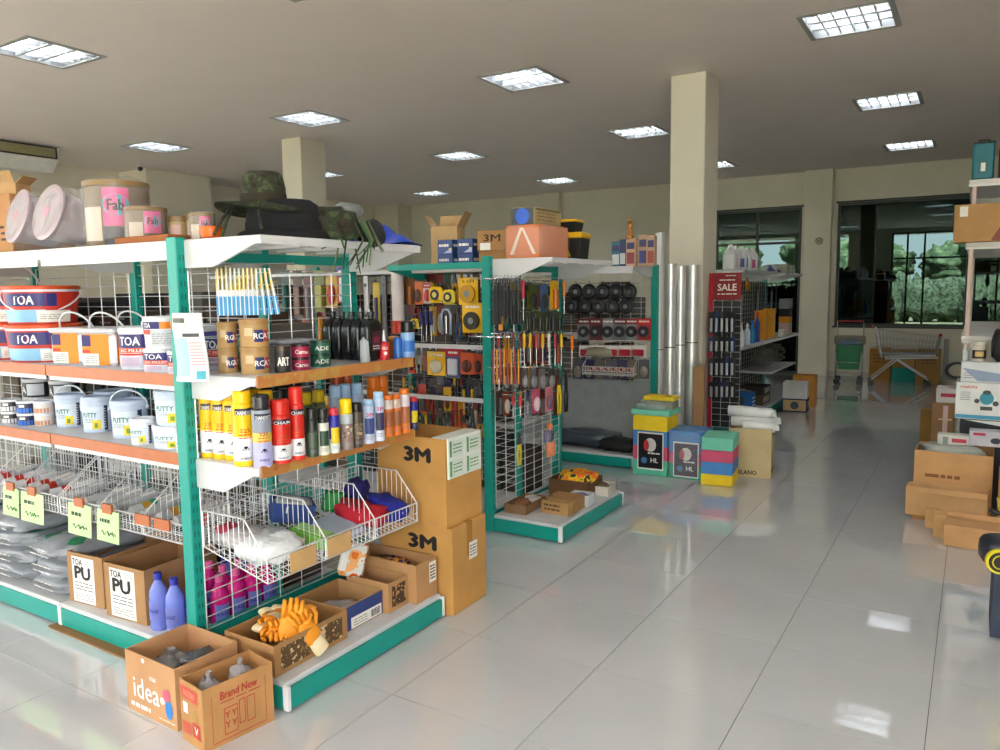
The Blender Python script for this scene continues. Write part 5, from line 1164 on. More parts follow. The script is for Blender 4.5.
# lower rows of the second gondola
rr = random.Random(5)
pal = ['#2a2c30', '#7a2c2a', '#c8a21c', '#3a3e44', '#8a3c1c', '#14503c', '#5a5c62', '#b8341f', '#2a2a5a', '#d89a18', '#6a6a6e', '#45302a']
rows = [(386, 413, 'row below the orange cards'), (413, 440, 'lowest row')]
for ri, (t0, t1, rn) in enumerate(rows):
    for i in range(9):
        px = 414+i*8.3; kd = rr.choice(['card', 'driver', 'pliers', 'card']); c1, c2 = rr.choice(pal), rr.choice(pal)
        a = {'card': (c1, c2, None, rr.choice(['oval', 'rod', 'box'])), 'driver': (c1,), 'pliers': (c1,)}[kd]
        nn = {'card': 'blister pack', 'driver': 'screwdriver', 'pliers': 'pliers'}[kd]
        hang(G2, 'y', Yg, YMb, px, t0+rr.uniform(-3, 3), 7.5, t1-rr.uniform(1, 6), kd, 'small %s on the second gondola, %s, %s from the left' % (nn, rn, ORD[i]), nn, *a, group='small hand tools')
for ri, (t0, t1, rn) in enumerate(((305, 340, 'middle row'), (338, 350, 'short row'))):
    for i in range(8):
        px = 276+i*15+ri*7; c1, c2 = rr.choice(pal), rr.choice(pal)
        hang(G2, 'y', Yg+.04, YMb, px, t0+rr.uniform(-3, 3), 10, t1, 'card', 'dim pack on the second gondola behind the tins, %s, %s from left' % (rn, ORD[i]), 'blister pack', c1, c2, None, rr.choice(['oval', 'rod', 'box']), group='dim packs behind the tins')
for i in range(14):
    c1, c2 = rr.choice(pal), rr.choice(pal); px = 275+i*10.5
    hang(G2, 'y', Yg+.06, YMb, px, 392+rr.uniform(-5, 5), 9, 425+rr.uniform(-4, 8), 'card', 'dim pack on the second gondola behind the spray cans, %s from left' % ORD[i], 'blister pack', c1, c2, None, rr.choice(['oval', 'rod', 'box']), group='dim packs behind the cans')
# ---- end cap of the second gondola
Xg = -2.46
for i in range(8): hang(G2E, 'x', Xg+.02*(i % 2), XE+.03, 493+i*3.6, 278, 4, 322, 'rod', 'thin black rod in the upper bundle on the middle end shelf, %s from left' % ORD[i], 'rod', '#17181c', .007, group='black rods')
for i in range(8): hang(G2E, 'x', Xg-.09, XE+.03, 495+i*3.6, 279, 4, 322, 'rod', 'thin black rod at the back of the upper bundle, %s from the left' % ORD[i], 'rod', '#101114', .007, group='black rods behind')
for i in range(8): hang(G2E, 'x', Xg+.02*(i % 2), XE+.03, 493+i*3.6, 337, 4, 382, 'rod', '%s thin rod in the lower bundle, %s from the left' % (['red', 'amber'][i % 2], ORD[i]), 'rod', ['#a83a2a', '#d88a1c'][i % 2], .007, group='red and amber rods')
E2 = [(523, 280, 6, 318, 'driver', 'pink-handled tool beside the black rods', 'screwdriver', '#c8244a'), (533, 284, 9, 308, 'card', 'green and black pack, upper row of the middle end shelf', 'blister pack', '#4a5a20', '#20242a', None, 'oval'),
      (544, 284, 8, 310, 'card', 'blue pack, upper row of the middle end shelf', 'blister pack', '#3a5a8a', '#22302a', None, 'oval'), (554, 280, 8, 308, 'card', 'tall yellow pack, upper row of the middle end shelf', 'blister pack', '#e0b010', '#c06a10', None, 'rod'),
      (564, 281, 7, 312, 'driver', 'orange screwdriver at the far top of the middle end shelf', 'screwdriver', '#d87a1c'),
      (572, 335, 6, 366, 'driver', 'bright orange tool hanging at the far edge of middle end shelf', 'screwdriver', '#f07a10'),
      (559, 368, 10, 412, 'pliers', 'yellow and black pliers hanging low on the middle end shelf', 'pliers', '#e8c818'), (566, 370, 8, 410, 'pliers', 'black and yellow cutters beside the yellow pliers', 'pliers', '#2a2a26'),
      (519, 432, 9, 464, 'pliers', 'long yellow handles hanging above the deck', 'cutter', '#d8cc30'), (513, 395, 6, 416, 'driver', 'red handled small tool, lower left of the middle end shelf', 'screwdriver', '#c02a34'),
      (520, 396, 6, 416, 'driver', 'red handled small tool, lower second of the middle end shelf', 'screwdriver', '#c02a34'), (536, 388, 8, 412, 'card', 'pink pack, lower middle of the middle end shelf', 'blister pack', '#b8506a', '#d8c0c8', None, 'oval'),
      (549, 386, 8, 410, 'card', 'pale pink pack beside the yellow pliers', 'blister pack', '#c87888', '#7a5a6a', None, 'oval')]
for it in E2: hang(G2E, 'x', Xg, XE+.03, *it)
for i in range(7): hang(G2E, 'x', Xg, XE+.03, 524+i*6.2, 333, 5, 364, 'driver', 'yellow handled screwdriver in the middle row of tools, %s from left' % ORD[i], 'screwdriver', ['#d8b420', '#c8a018', '#b03a48', '#d8b420', '#e0d8c0', '#a82a44', '#d8b420'][i], group='middle row screwdrivers')
for i in range(6): hang(G2E, 'x', Xg, XE+.03, 526+i*6.5, 311, 5, 330, 'card', 'small dark green pack in the second tool row, %s from left' % ORD[i], 'blister pack', ['#3a4a2a', '#2a3a30', '#4a5030'][i % 3], '#20242a', None, 'rod', group='dark green packs')
for i in range(6): hang(G2E, 'x', Xg-.03, XE+.03, 506+i*9, 368, 7, 388, 'card', 'small grey pack in the fourth tool row, %s from the left' % ORD[i], 'blister pack', ['#5a5c60', '#74706a', '#4a4640'][i % 3], '#8c8e92', None, 'oval', group='grey packs')
for ri, (t0, t1, nn) in enumerate(((284, 306, 'top'), (311, 330, 'second'), (334, 362, 'third'), (368, 388, 'fourth'), (390, 414, 'fifth'))):
    for i in range(9):
        px = 499+i*7.2; kd = rr.choice(['card', 'driver', 'card']); c1, c2 = rr.choice(pal), rr.choice(pal+['#c8a21c', '#b8b4ac', '#8a2a44'])
        a = {'card': (c1, c2, None, rr.choice(['oval', 'rod', 'box'])), 'driver': (c2,)}[kd]; nm2 = {'card': 'blister pack', 'driver': 'screwdriver'}[kd]
        hang(G2E, 'x', Xg-.10, XE+.03, px, t0+rr.uniform(-2, 2), 6.5, t1, kd, 'small %s at the back of the %s tool row, %s from the left' % (nm2, nn, ORD[i]), nm2, *a, group='back layer tools')
for ri, (t0, t1, nn) in enumerate(((272, 300, 'top'), (304, 334, 'second'), (344, 372, 'third'), (378, 398, 'fourth'), (402, 428, 'fifth'))):
    for i in range(11):
        px = 404+i*7.2; kd = rr.choice(['card', 'driver', 'pliers', 'card', 'card']); c1, c2 = rr.choice(pal), rr.choice(pal+['#d8b41c', '#b8b4ac', '#a82a24', '#c8c4bc'])
        a = {'card': (c1, c2, None, rr.choice(['oval', 'rod', 'box'])), 'driver': (c2,), 'pliers': (c2,)}[kd]; nm2 = {'card': 'blister pack', 'driver': 'screwdriver', 'pliers': 'pliers'}[kd]
        hang(G2, 'y', Yg+.11, YMb, px, t0+rr.uniform(-3, 3), 6.8, t1, kd, 'small %s behind the front tools, %s row, %s from the left' % (nm2, nn, ORD[i]), nm2, *a, group='back layer hand tools')
def film_bag():
    a = MB(); a.blob((0, 0, -.16), (.06, .05, .13), FILM, e=.8, amp=.3, fr=3, n=14, m=10, seed=2); b = MB()
    for k in range(5): b.blob((-.03+.018*k, -.01+.012*(k % 2), -.20), (.013, .016, .055), C('#f07a1c', .5), e=.8, n=8, m=6)
    c = MB(); c.blob((-.01, 0, -.11), (.05, .03, .04), C('#3a2c6a', .5), e=.8, amp=.3, n=10, m=6); d = MB(); d.blob((.01, 0, -.05), (.025, .02, .03), C('#d86a24', .5), e=1, amp=.3, n=10, m=6); return [('film', a), ('orange_grips', b), ('purple_part', c), ('top_part', d)]
p = onx(549, 420, -2.42); put(film_bag(), 'tool_bag', 'clear bag of orange and purple tools hanging above the deck', 'packet', p, PI/2); hook(G2E, (XE+.03, p.y, p.z), p)
# deck of the middle end shelf
ORT = blotch(['#e8481c', '#f07a1c', '#e8c020', '#3a3a30'], 16., key='ort'); ZE = ZD
put(carton(.30, .26, .12, '#6a4a2c', True), 'carton_tray', 'low dark carton holding bright orange gloves under the tool bag', 'carton', (-2.40, 4.92, ZE), .0)
m = MB(); crumple(m, (0, 0, .06), (.13, .11, .05), ORT, 4, .4); put([('bundle', m)], 'glove_bundle', 'bright orange and yellow gloves heaped in the low dark carton', 'glove', (-2.38, 4.92, ZE+.06))
for i, (x, y, w, d, h, c, lb, op) in enumerate(((-2.28, 4.40, .20, .075, .085, '#b08a58', 'small printed carton at the deck front, first', True), (-2.28, 4.485, .20, .075, .09, '#a58050', 'small printed carton at the deck front, second', True), (-2.28, 4.57, .20, .07, .09, '#a58050', 'small printed carton at the deck front, third', True),
        (-2.52, 4.40, .16, .30, .06, '#8a6a48', 'low open carton against the wire panel of the middle end shelf', True), (-2.24, 4.68, .15, .12, .075, '#c9ccd0', 'white and blue open box on the middle deck', True), (-2.24, 5.02, .15, .18, .065, '#cfcac0', 'white tray at the far deck corner', True))):
    pr = (lambda p, w, d, h: (p.face('f', w, d), p.lines(-w*.4, w*.2, h*.2, h*.85, 2, C('#5a4426'), 0, th=.5), setattr(p, 'M', None))) if i < 3 else None
    put(carton(w, d, h, c, op, prints=pr), 'small_carton', lb, 'carton', (x, y, ZE), .03*i-.05)
for i, (x, y, c) in enumerate(((-2.52, 4.36, '#8a5a3a'), (-2.51, 4.47, '#b8b4ac'), (-2.24, 4.68, '#3c62a8'), (-2.24, 5.02, '#7a6650'))):
    m = MB(); crumple(m, (0, 0, .03), (.05, .05, .03), mat(c, .5, bump=.4), i+3, .5); put([('packet', m)], 'small_packet', 'small %s packet in a deck box of the middle end shelf' % ['brown', 'grey', 'blue', 'dull brown'][i], 'packet', (x, y, ZE+.012))
# ---- third gondola face
Yh = 6.55
for r_, (t0, ww, nm) in enumerate(((283, 13, 'upper'), (298, 13, 'lower'))):
    for i in range(5): hang(G3, 'y', Yh, YMc, 576+i*13.5-r_*4, t0, ww, t0+13, 'spool', 'black cable spool in the %s spool row, %s from the left' % (nm, ORD[i]), 'cable spool', group='black spools')
for i in range(6): hang(G3, 'y', Yh, YMc, 584+i*12, 318, 12, 339, 'card', 'grey disc pack under the spools, %s from the left' % ORD[i], 'blister pack', ['#7c8288', '#6a3038', '#8a9096', '#70767c', '#8a9298', '#a83038'][i], '#2a2c30', ['#702834', '#702834', '#8a8e94', '#702834', '#8a2a34', '#c82a30'][i], 'disc', group='disc packs')
for i in range(5): hang(G3, 'y', Yh, YMc, 586+i*13.2, 345, 12.5, 356, 'card', 'white and red card in the row under the disc packs, %s from left' % ORD[i], 'blister pack', '#e4dcdc', '#b02438', '#e8e4e4', 'box', group='white and red cards')
for i in range(7): hang(G3, 'y', Yh, YMc, 578+i*11, 359, 9, 378, 'card', 'dull metal fitting pack low on the third gondola, %s from left' % ORD[i], 'blister pack', ['#5a5c64', '#38385a', '#6c665c'][i % 3], '#8a8478', None, 'oval', group='fitting packs')
for i in range(5): hang(G3, 'y', Yh, YMc, 506+i*12, 284, 9, 330, 'card', 'dim pack on the third gondola behind the middle end shelf, %s' % ORD[i], 'blister pack', rr.choice(pal), rr.choice(pal), None, 'oval', group='dim third gondola packs')
STR = blotch(['#b03a2c', '#e4d4c8', '#8a2a20', '#d8b0a0'], 26., key='stripe')
bk = basket(.50, .28, .12, .07, .04, ()); put(bk, 'wire_basket', 'small white wire basket of striped packs on the third gondola', 'wire basket', (-3.08, YMc-.03, .84), 0)
for i in range(6):
    m = MB(); m.rbox(-.032, .032, -.10, .10, 0, .035, STR, .01); put([('pack', m)], 'striped_pack', 'red and white striped pack in the small basket, %s from left' % ORD[i], 'packet', (-3.02+.075*i, YMc-.165, .835), rot=(.12, 0, .1), group='striped packs')
bk = MB(); crumple(bk, (0, 0, .05), (.16, .12, .05), mat('#9a9482', .5, bump=.4), 3, .4); put([('packet', bk)], 'beige_packet', 'beige crumpled packet above the striped packs', 'packet', (-2.95, 6.60, .945))
m = MB(); crumple(m, (0, 0, .08), (.30, .16, .08), mat('#3f4a58', .3, bump=.5, bs=25), 4, .35); put([('heap', m)], 'dark_blue_bags', 'dark blue plastic bags on the third gondola base', 'plastic bag', (-3.05, 6.52, ZD))
m = MB(); crumple(m, (0, 0, .06), (.19, .14, .06), C('#1a1c1c', .6), 9, .4); put([('heap', m)], 'black_bag', 'black bag on the third gondola base behind the foam blocks', 'plastic bag', (-2.70, 6.45, ZD))
# ---- goods on top of the second and third gondolas
ZG = 1.727
put(carton(.20, .22, .32, '#c0a070', True, flaps=(('l', .10, 55), ('r', .12, 60), ('b', .1, 70)), tape='#c9b48a'), 'tall_carton', 'tall open carton wrapped with tape on the second gondola top', 'carton', (-3.40, 4.80, ZG), .35)
def pr_blue(p, w, d, h):
    for s in 'fr':
        p.face(s, w, d); W = w if s == 'f' else d; p.rect(-W*.49, W*.49, h*.02, h*.98, C('#20407c')); p.M = p.M @ Matrix.Translation((0, -.0006, 0)); p.text('BOX', -W*.12, h*.62, h*.2, PAPER, w=W*.4) if 0 else p.lines(-W*.4, W*.25, h*.5, h*.72, 1, PAPER, 0, th=.8); p.add([(-W*.1, 0, h*.08), (W*.46, 0, h*.08), (W*.46, 0, h*.42)], [(0, 1, 2)], C('#9fa8d0')); p.rect(W*.28, W*.46, h*.3, h*.4, C('#d8d050'), -.0008)
    p.M = None
for i, px in enumerate((446, 466)):
    p = ony(px, 262, 4.45)
    for lv in (0, 1):
        put(carton(.125, .12, .10, '#20407c', prints=pr_blue), 'blue_box', 'dark blue printed box on the second gondola, %s %s' % (['lower', 'upper'][lv], ['left', 'right'][i]), 'box', (p.x, 4.5, ZG+lv*.1005), 0., 'blue boxes')
def pr_m3(p, w, d, h):
    p.face('f', w, d); p.text('3M', 0, h*.62, h*.34, INK, w=w*.55); p.rect(-w*.4, -w*.05, h*.02, h*.38, PAPER, -.0006); p.face('r', w, d); p.text('3M', 0, h*.62, h*.34, INK, w=d*.5); p.M = None
p = ony(491, 250, 4.55)
put(carton(.21, .20, .115, '#a87e4c'), 'carton', 'plain brown carton under the small 3M carton', 'carton', (-2.82, 4.58, ZG), .15); put(carton(.22, .20, .135, '#a87e4c', prints=pr_m3), 'carton', 'small brown 3M carton on the second gondola top', 'carton', (-2.82, 4.57, ZG+.1155), .15)
ZQ = ZT-.009
def pr_ow(p, w, d, h):
    p.face('f', w, d)
    for o, c in ((0, '#e8d8c8'),): p.add([(-w*.38+o*0, -.003, h*(.12)), (-w*.26, -.003, h*.12), (w*.02, -.003, h*.92), (-w*.06, -.003, h*.92)], [(0, 1, 2, 3)], C(c)); p.add([(w*.42, -.0036, h*.12), (w*.32, -.0036, h*.12), (-.02*w, -.0036, h*.92), (w*.04, -.0036, h*.92)], [(0, 1, 2, 3)], C(c))
    p.M = None
b = carton(.235, .40, .205, '#d8804e', prints=pr_ow); w = MB(); w.blob((0, 0, .105), (.155, .23, .118), FILM, e=.45, amp=.14, fr=4, n=22, m=12, seed=5)
put(b+[('plastic_wrap', w)], 'wrapped_orange_box', 'orange box wrapped in clear film on the middle top shelf', 'box', (-2.43, 4.43, ZQ), .0)
def pr_bc(p, w, d, h): p.face('f', w, d); p.rect(-w*.48, w*.48, h*.03, h*.97, C('#3a4048')); p.disc(0, h*.5, min(w, h)*.46, C('#1f5fd0'), -.0008, rz=h*.46); p.face('r', w, d); p.lines(-d*.4, d*.3, h*.2, h*.8, 3, C('#6a5a40'), 0, th=.3); p.rect(-d*.45, d*.45, h*.84, h*.93, C('#4a4a20')); p.M = None
put(carton(.17, .36, .11, '#b09a6c', prints=pr_bc), 'tool_box', 'tan box with a blue disc picture on the wrapped orange box', 'box', (-2.44, 4.43, ZQ+.2055), .0)
def toolcase(w, d, h):
    a = MB(); a.add([(x*.88 if z == 0 else x, y*.88 if z == 0 else y, z) for z in (0, h*.78) for x, y in ((-w/2, -d/2), (w/2, -d/2), (w/2, d/2), (-w/2, d/2))], [(0, 1, 2, 3), (4, 5, 6, 7), (0, 1, 5, 4), (1, 2, 6, 5), (2, 3, 7, 6), (3, 0, 4, 7)], C('#17181a', .4))
    b = MB(); b.rbox(-w/2-.008, w/2+.008, -d/2-.008, d/2+.008, h*.78, h, C('#e8b81c', .35), .012); c = MB(); c.face('f', w, d); c.add([(-w*.15, .0, h*.12), (w*.15, .0, h*.12), (0, .0, h*.5)], [(0, 1, 2)], C('#b8a020')); c.v = [(x, y*1.0-.0, z) for x, y, z in c.v]; c.M = None; return [('case', a), ('lid', b), ('badge', c)]
put(toolcase(.20, .18, .185), 'tool_case', 'black tool case with yellow lid on the middle top shelf, lower one', 'tool case', (-2.37, 4.80, ZQ), .1); put(toolcase(.18, .17, .085), 'tool_case', 'black tool case with yellow lid stacked on another', 'tool case', (-2.40, 4.79, ZQ+.186), .1)
for i, (px, pb, w, pt, c, c2) in enumerate(((616, 262, 9, 237, '#2a6a8a', '#d0d8d8'), (623, 264, 7, 237, '#1f3f6a', '#c8d0d8'), (631, 265, 10, 237, '#c8a080', '#8a3a4a'), (643, 266, 9, 235, '#b89478', '#3a3a7a'), (651, 266, 8, 236, '#b89880', '#a05040'))):
    p = ony(px, pb, 6.5); k = dep(p)/FPX; m = MB(); W, H = w*k, (pb-pt)*k; m.rbox(-W/2, W/2, -.03, .03, 0, H, C(c), .003); l = MB(); l.face('f', W, .06); l.rect(-W*.4, W*.4, H*.1, H*.5, C(c2)); l.rect(-W*.4, W*.4, H*.62, H*.85, C('#3a3a6a')); l.M = None
    put([('box', m), ('print', l)], 'medicine_box', 'small printed box on the third gondola top, %s from the left' % ORD[i], 'box', (p.x, 6.52, ZQ), 0., 'small boxes on the third gondola')
p = ony(629, 237, 6.5); m = MB(); m.lathe([(0, 0), (.03, 0), (.034, .03), (.02, .10), (.028, .14), (.012, .17)], mat('#c98a4a', .25, metal=.8), 12); c = MB(); c.lathe([(.013, .168), (.013, .19), (0, .19)], mat('#b87a3a', .3, metal=.8), 8); put([('bottle', m), ('cap', c)], 'copper_bottle', 'shiny copper coloured bottle standing on the small boxes', 'bottle', (p.x, 6.52, ZQ+.235))
# ---- rear side of the first gondola, seen through its wire panel
parts = []
for z in (1.30, .92): s_ = MB(); s_.rbox(-5.5, -2.74, YM+.03, 2.90, z-.022, z, SHELF, .003); parts.append(s_)
for s_ in parts: obj('rear_shelf', s_, G1)
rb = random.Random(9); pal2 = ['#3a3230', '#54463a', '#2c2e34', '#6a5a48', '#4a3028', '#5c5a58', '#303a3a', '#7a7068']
for lv, (z, hm) in enumerate(((ZD, .5), (.921, .26), (1.301, .30))):
    x = -5.3; k = 0
    while x < -2.85:
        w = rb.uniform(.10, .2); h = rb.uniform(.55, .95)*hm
        if lv == 2 and x > -3.1: h = .12
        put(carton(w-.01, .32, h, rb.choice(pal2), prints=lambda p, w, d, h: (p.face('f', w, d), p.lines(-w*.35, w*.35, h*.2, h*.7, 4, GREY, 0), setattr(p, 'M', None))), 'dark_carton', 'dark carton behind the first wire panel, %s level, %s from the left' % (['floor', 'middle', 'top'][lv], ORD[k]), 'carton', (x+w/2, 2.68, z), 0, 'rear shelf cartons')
        x += w+.012; k += 1
# ================================================================ foam blocks, rolls and the carton by the column
FC = {'y': '#f2d028', 'b': '#4c8cd0', 'p': '#d4587c', 'g': '#5cc2a4', 'm': '#78d0b6', 't': '#2aa88c'}
def poster(p, w, d, h, c0, c1, z0=.18, z1=.88):
    p.face('f', w, d); p.rect(-w*.36, w*.40, h*z0-.012, h*z1+.012, PAPER); p.rect(-w*.33, w*.37, h*z0, h*z1, C(c0), -.0008)
    H = h*(z1-z0); p.disc(w*.02, h*z0+H*.68, w*.17, C('#d8d4d6'), -.0016, rz=H*.2); p.disc(-w*.1, h*z0+H*.66, w*.08, C(c1), -.0022, rz=H*.16); p.disc(-w*.16, h*z0+H*.22, w*.09, C('#3c7ab8'), -.0016); p.text('HL', w*.14, h*z0+H*.24, H*.13, PAPER, y=-.0016); p.lines(-w*.05, w*.3, h*z0+H*.38, h*z0+H*.5, 1, PAPER, -.0016); p.M = None
def foam(w, d, layers, post=None, film=False):
    parts = []; z = 0
    for h, c in layers:
        m = MB(); m.rbox(-w/2, w/2, -d/2, d/2, z+.0008, z+h, mat(FC[c], .85, var=.08, bump=.25, bs=120), .004); parts.append(('foam_slab', m)); z += h
    if post: p = MB(); poster(p, w, d, z, *post); parts.append(('poster', p))
    if film: f = MB(); f.blob((0, 0, z*.5), (w*.56, d*.56, z*.53), FILM, e=.3, e2=.3, amp=.06, fr=5, n=24, m=12, seed=4); parts.append(('plastic_wrap', f))
    return parts
put(foam(.30, .30, ((.13, 'g'), (.12, 'p'), (.13, 'b'), (.13, 'y')), ('#17141a', '#c03a3a', .12, .70)), 'foam_block', 'tallest striped foam block with yellow top and black poster', 'foam block', (-2.30, 6.28, 0), .02)
m = MB(); m.rbox(-.17, .17, -.16, .16, 0, .045, mat(FC['m'], .8, bump=.3), .006); f = MB(); crumple(f, (-.03, -.03, .07), (.15, .13, .045), mat('#cfe0da', .15, alpha=.35, bump=.6, bs=30), 3, .4); t = MB(); t.rbox(-.10, .17, -.05, .12, .115, .15, mat(FC['y'], .8), .006); s = MB(); s.rbox(-.09, .16, -.04, .11, .045, .115, mat('#a8a89a', .4, alpha=.6), .006)
put([('green_slab', m), ('plastic_wrap', f), ('yellow_slab', t), ('filler', s)], 'foam_offcuts', 'green and yellow foam offcuts in plastic on the tallest block', 'foam', (-2.30, 6.29, .511))
put(foam(.28, .30, ((.12, 't'), (.10, 'p'), (.18, 'b')), ('#3c2c48', '#b84a4a', .06, .74), True), 'foam_block', 'film-wrapped blue topped foam block with dark poster, middle one', 'foam block', (-2.0, 6.30, 0), .03)
put(foam(.245, .34, ((.09, 'y'), (.10, 'b'), (.095, 'p'), (.105, 'm'))), 'foam_block', 'plain striped foam block with mint green top', 'foam block', (-1.725, 6.215, 0), .12)
def pr_mil(p, w, d, h): p.face('f', w, d); p.text('MILANO', -w*.08, h*.1, h*.09, INK, w=w*.5); p.face('r', w, d); p.text('MIL', d*.1, h*.85, h*.13, INK, w=d*.6); p.lines(-d*.35, d*.4, h*.06, h*.16, 1, INK, 0, th=.6); p.M = None
put(carton(.34, .36, .41, '#c9b48a', True, prints=pr_mil), 'open_carton', 'open tan carton of white rolls beside the foam blocks', 'carton', (-1.575, 6.64, 0), .14)
WB = mat('#e4e6e8', .35, var=.08, bump=.4, bs=30)
for i, (x, y, z, L, a) in enumerate(((-1.57, 6.60, .44, .34, .1), (-1.57, 6.70, .445, .36, .2), (-1.60, 6.65, .52, .36, .05), (-1.50, 6.54, .42, .26, .12))):
    m = MB(); m.tube([(-L/2, 0, 0), (-L*.2, .01, .004), (L*.2, -.006, .0), (L/2, 0, 0)], .046, WB, 12); m.tube([(L/2, 0, 0), (L/2+.03, 0, .005)], .03, WB, 8)
    put([('roll', m)], 'white_roll', 'white plastic-wrapped roll lying in the tan carton, %s' % ['front', 'back', 'topmost', 'lowest'][i], 'roll', (x, y, z), a)
SIL = mat('#e2e4e4', .34, metal=.6, var=.06, bump=.25, bs=18); SILW = mat('#d4d8d8', .4, metal=.3, var=.05)
for i, (px, pt, w, Y, mt, nm) in enumerate(((660, 233, 9, 7.02, SILW, 'whitish slim'), (671, 264, 11, 7.1, SIL, 'shiny slim'), (681, 266, 10, 7.16, SIL, 'shiny middle'), (693, 265, 12, 7.24, SIL, 'shiny wide'))):
    p = ony(px, pt, Y); r = w*dep(p)/FPX/2; H = p.z
    m = MB(); m.lathe([(r*.5, 0), (r, 0), (r*1.0, H*.3), (r*.98, H*.6), (r, H), (r*.5, H), (r*.45, H-.04), (0, H-.04)], mt, 18); e = MB(); e.tube([(r*1.01*math.cos(t), r*1.01*math.sin(t), 1.0+.02*i) for t in [2*PI*k/14 for k in range(14)]], .004, mat('#2a2c30', .4), 4, True)
    put([('roll', m), ('tie', e)], 'foil_roll', '%s silver insulation roll standing by the tall column' % nm, 'roll', (p.x, Y, 0))
p = ony(698, 366, 7.0); m = MB(); m.rbox(-.05, .05, -.05, .05, 0, .86, card('#a8825c'), .006); put([('tube', m)], 'cardboard_post', 'upright brown cardboard post in front of the column', 'cardboard', (-2.145, 6.98, 0), .2)
p = ony(663, 375, 7.0)
# ================================================================ far shelf run behind the column
RD = C('#b01424', .4)
m = MB(); m.rbox(-.02, .02, -.02, .02, 0, 1.72, RD, .004); b = MB(); b.box(.02, .29, -.012, .0, 1.46, 1.72, C('#8d1422', .45)); t = MB()
t.text('SALE', .155, 1.58, .065, PAPER, w=.18, y=-.0135); t.lines(.08, .23, 1.635, 1.665, 1, PAPER, -.0135); t.lines(.06, .25, 1.50, 1.53, 1, PAPER, -.0135); t.lines(.14, .24, 1.68, 1.705, 1, PAPER, -.0135)
ft = MB(); ft.box(-.04, .3, -.12, .12, 0, .012, RD); pn = MB(); panel_wires(pn, 'y', .0, .02, .29, .2, 1.45, .06, .08); bkp = MB(); bkp.box(.02, .29, .006, .012, .2, 1.45, C('#22242a'))
RACK = put([('post', m), ('sign_panel', b), ('lettering', t), ('foot', ft), ('wire_panel', pn), ('back_panel', bkp)], 'red_display_stand', 'red display stand with SALE sign beside the tall column', 'display stand', (-2.225, 7.6, 0))
for ri, (t0, t1) in enumerate(((312, 333), (337, 352), (358, 376), (382, 398))):
    for i in range(5):
        pq = ony(711+i*5.2, t0, 7.5); k = dep(pq)/FPX
        put(h_card(5.5*k/.85, (t1-t0)*k, ['#22242a', '#2a3a6a', '#3a3c40', '#1c1d22'][(i+ri) % 4], '#b4b8bc', None, 'rod'), 'blister_pack', 'black and silver pack under the SALE sign, row %s, %s from left' % (['one', 'two', 'three', 'four'][ri], ORD[i]), 'blister pack', (pq.x, 7.52, pq.z), 0, 'packs under the sale sign')
        hook(RACK, (pq.x+2.225, 0, pq.z-.002), (pq.x+2.225, -.08, pq.z-.002))
JUG = mat('#e6e8ea', .3, alpha=.95, var=.04)
def jug(lc):
    b = MB(); b.rbox(-.07, .07, -.07, .07, 0, .19, JUG, .02); b.lathe([(.075, .17), (.06, .21), (.025, .25), (.022, .262)], JUG, 14); c = MB(); c.lathe([(.024, .258), (.024, .28), (0, .28)], WHITE, 12); h = MB(); h.tube([(.02, .055, .25), (.03, .085, .2), (.03, .075, .13)], .012, JUG, 6)
    l = MB(); l.face('r', .14, .14); l.rect(-.05, .05, .04, .14, lc); l.M = None; l.face('f', .14, .14); l.rect(-.05, .05, .04, .14, lc); l.M = None; return [('jug', b), ('cap', c), ('handle', h), ('label', l)]
for i, (px, Y) in enumerate(((731, 8.75), (736, 9.0), (744, 9.22), (751, 9.5), (755, 9.75))):
    p = onx(px, 271, -2.38); put(cached(('jug', i % 3), lambda i=i: jug([C('#e4e6e8'), C('#c8508a'), C('#3a78c0')][i % 3])), 'white_jug', 'white plastic jug on the far top shelf, %s from the column' % ORD[i], 'jug', (-2.36-.02*(i % 2), Y, ZT-.009), .1, 'white jugs')
m = MB(); crumple(m, (0, 0, .05), (.12, .2, .06), blotch(['#2a2c34', '#c8ccd0', '#3a4a8a'], 14., key='misc'), 3, .5); put([('heap', m)], 'mixed_packets', 'mixed dark and white packets on the far top shelf', 'packet', (-2.38, 10.85, ZT-.018))
for i, (Y, w, h, c) in enumerate(((11.15, .2, .13, '#9aa088'), (11.45, .2, .12, '#8c9290'))): put(carton(.25, w, h, c), 'small_carton', 'pale carton on the far top shelf, %s' % ['nearer', 'farther'][i], 'carton', (-2.34, Y, ZT-.019))
# goods on the middle shelf of the far run
ZF = .921
far = [(734, 346, 8, 318, '#e0c020', '#b8281c', 'yellow bottle with red cap'), (741, 345, 6, 322, '#e4e6ea', '#d8dce0', 'white spray bottle, first'), (747, 343, 6, 322, '#d0e0ea', '#e4e6ea', 'white spray bottle, second'),
       (752, 341, 6, 318, '#2a8ac0', '#2a6ac0', 'blue cleaner bottle'), (757, 340, 5, 310, '#2440a0', '#c83a20', 'tall blue bottle')]
for i, (px, pb, w, pt, c, cc, nm) in enumerate(far):
    p = onx(px, pb, -2.24); k = dep(p)/FPX; r = w*k/2; H = (pb-pt)*k
    put(bottle([(0, 0), (r, 0), (r, H*.6), (r*.35, H*.8), (r*.3, H*.85)], C(c, .35), C(cc, .35), [(r*.45, H*.83, C(cc)), (r*.45, H), (0, H)], None), 'cleaner_bottle', '%s on the far middle shelf' % nm, 'bottle', (p.x, p.y, ZF))
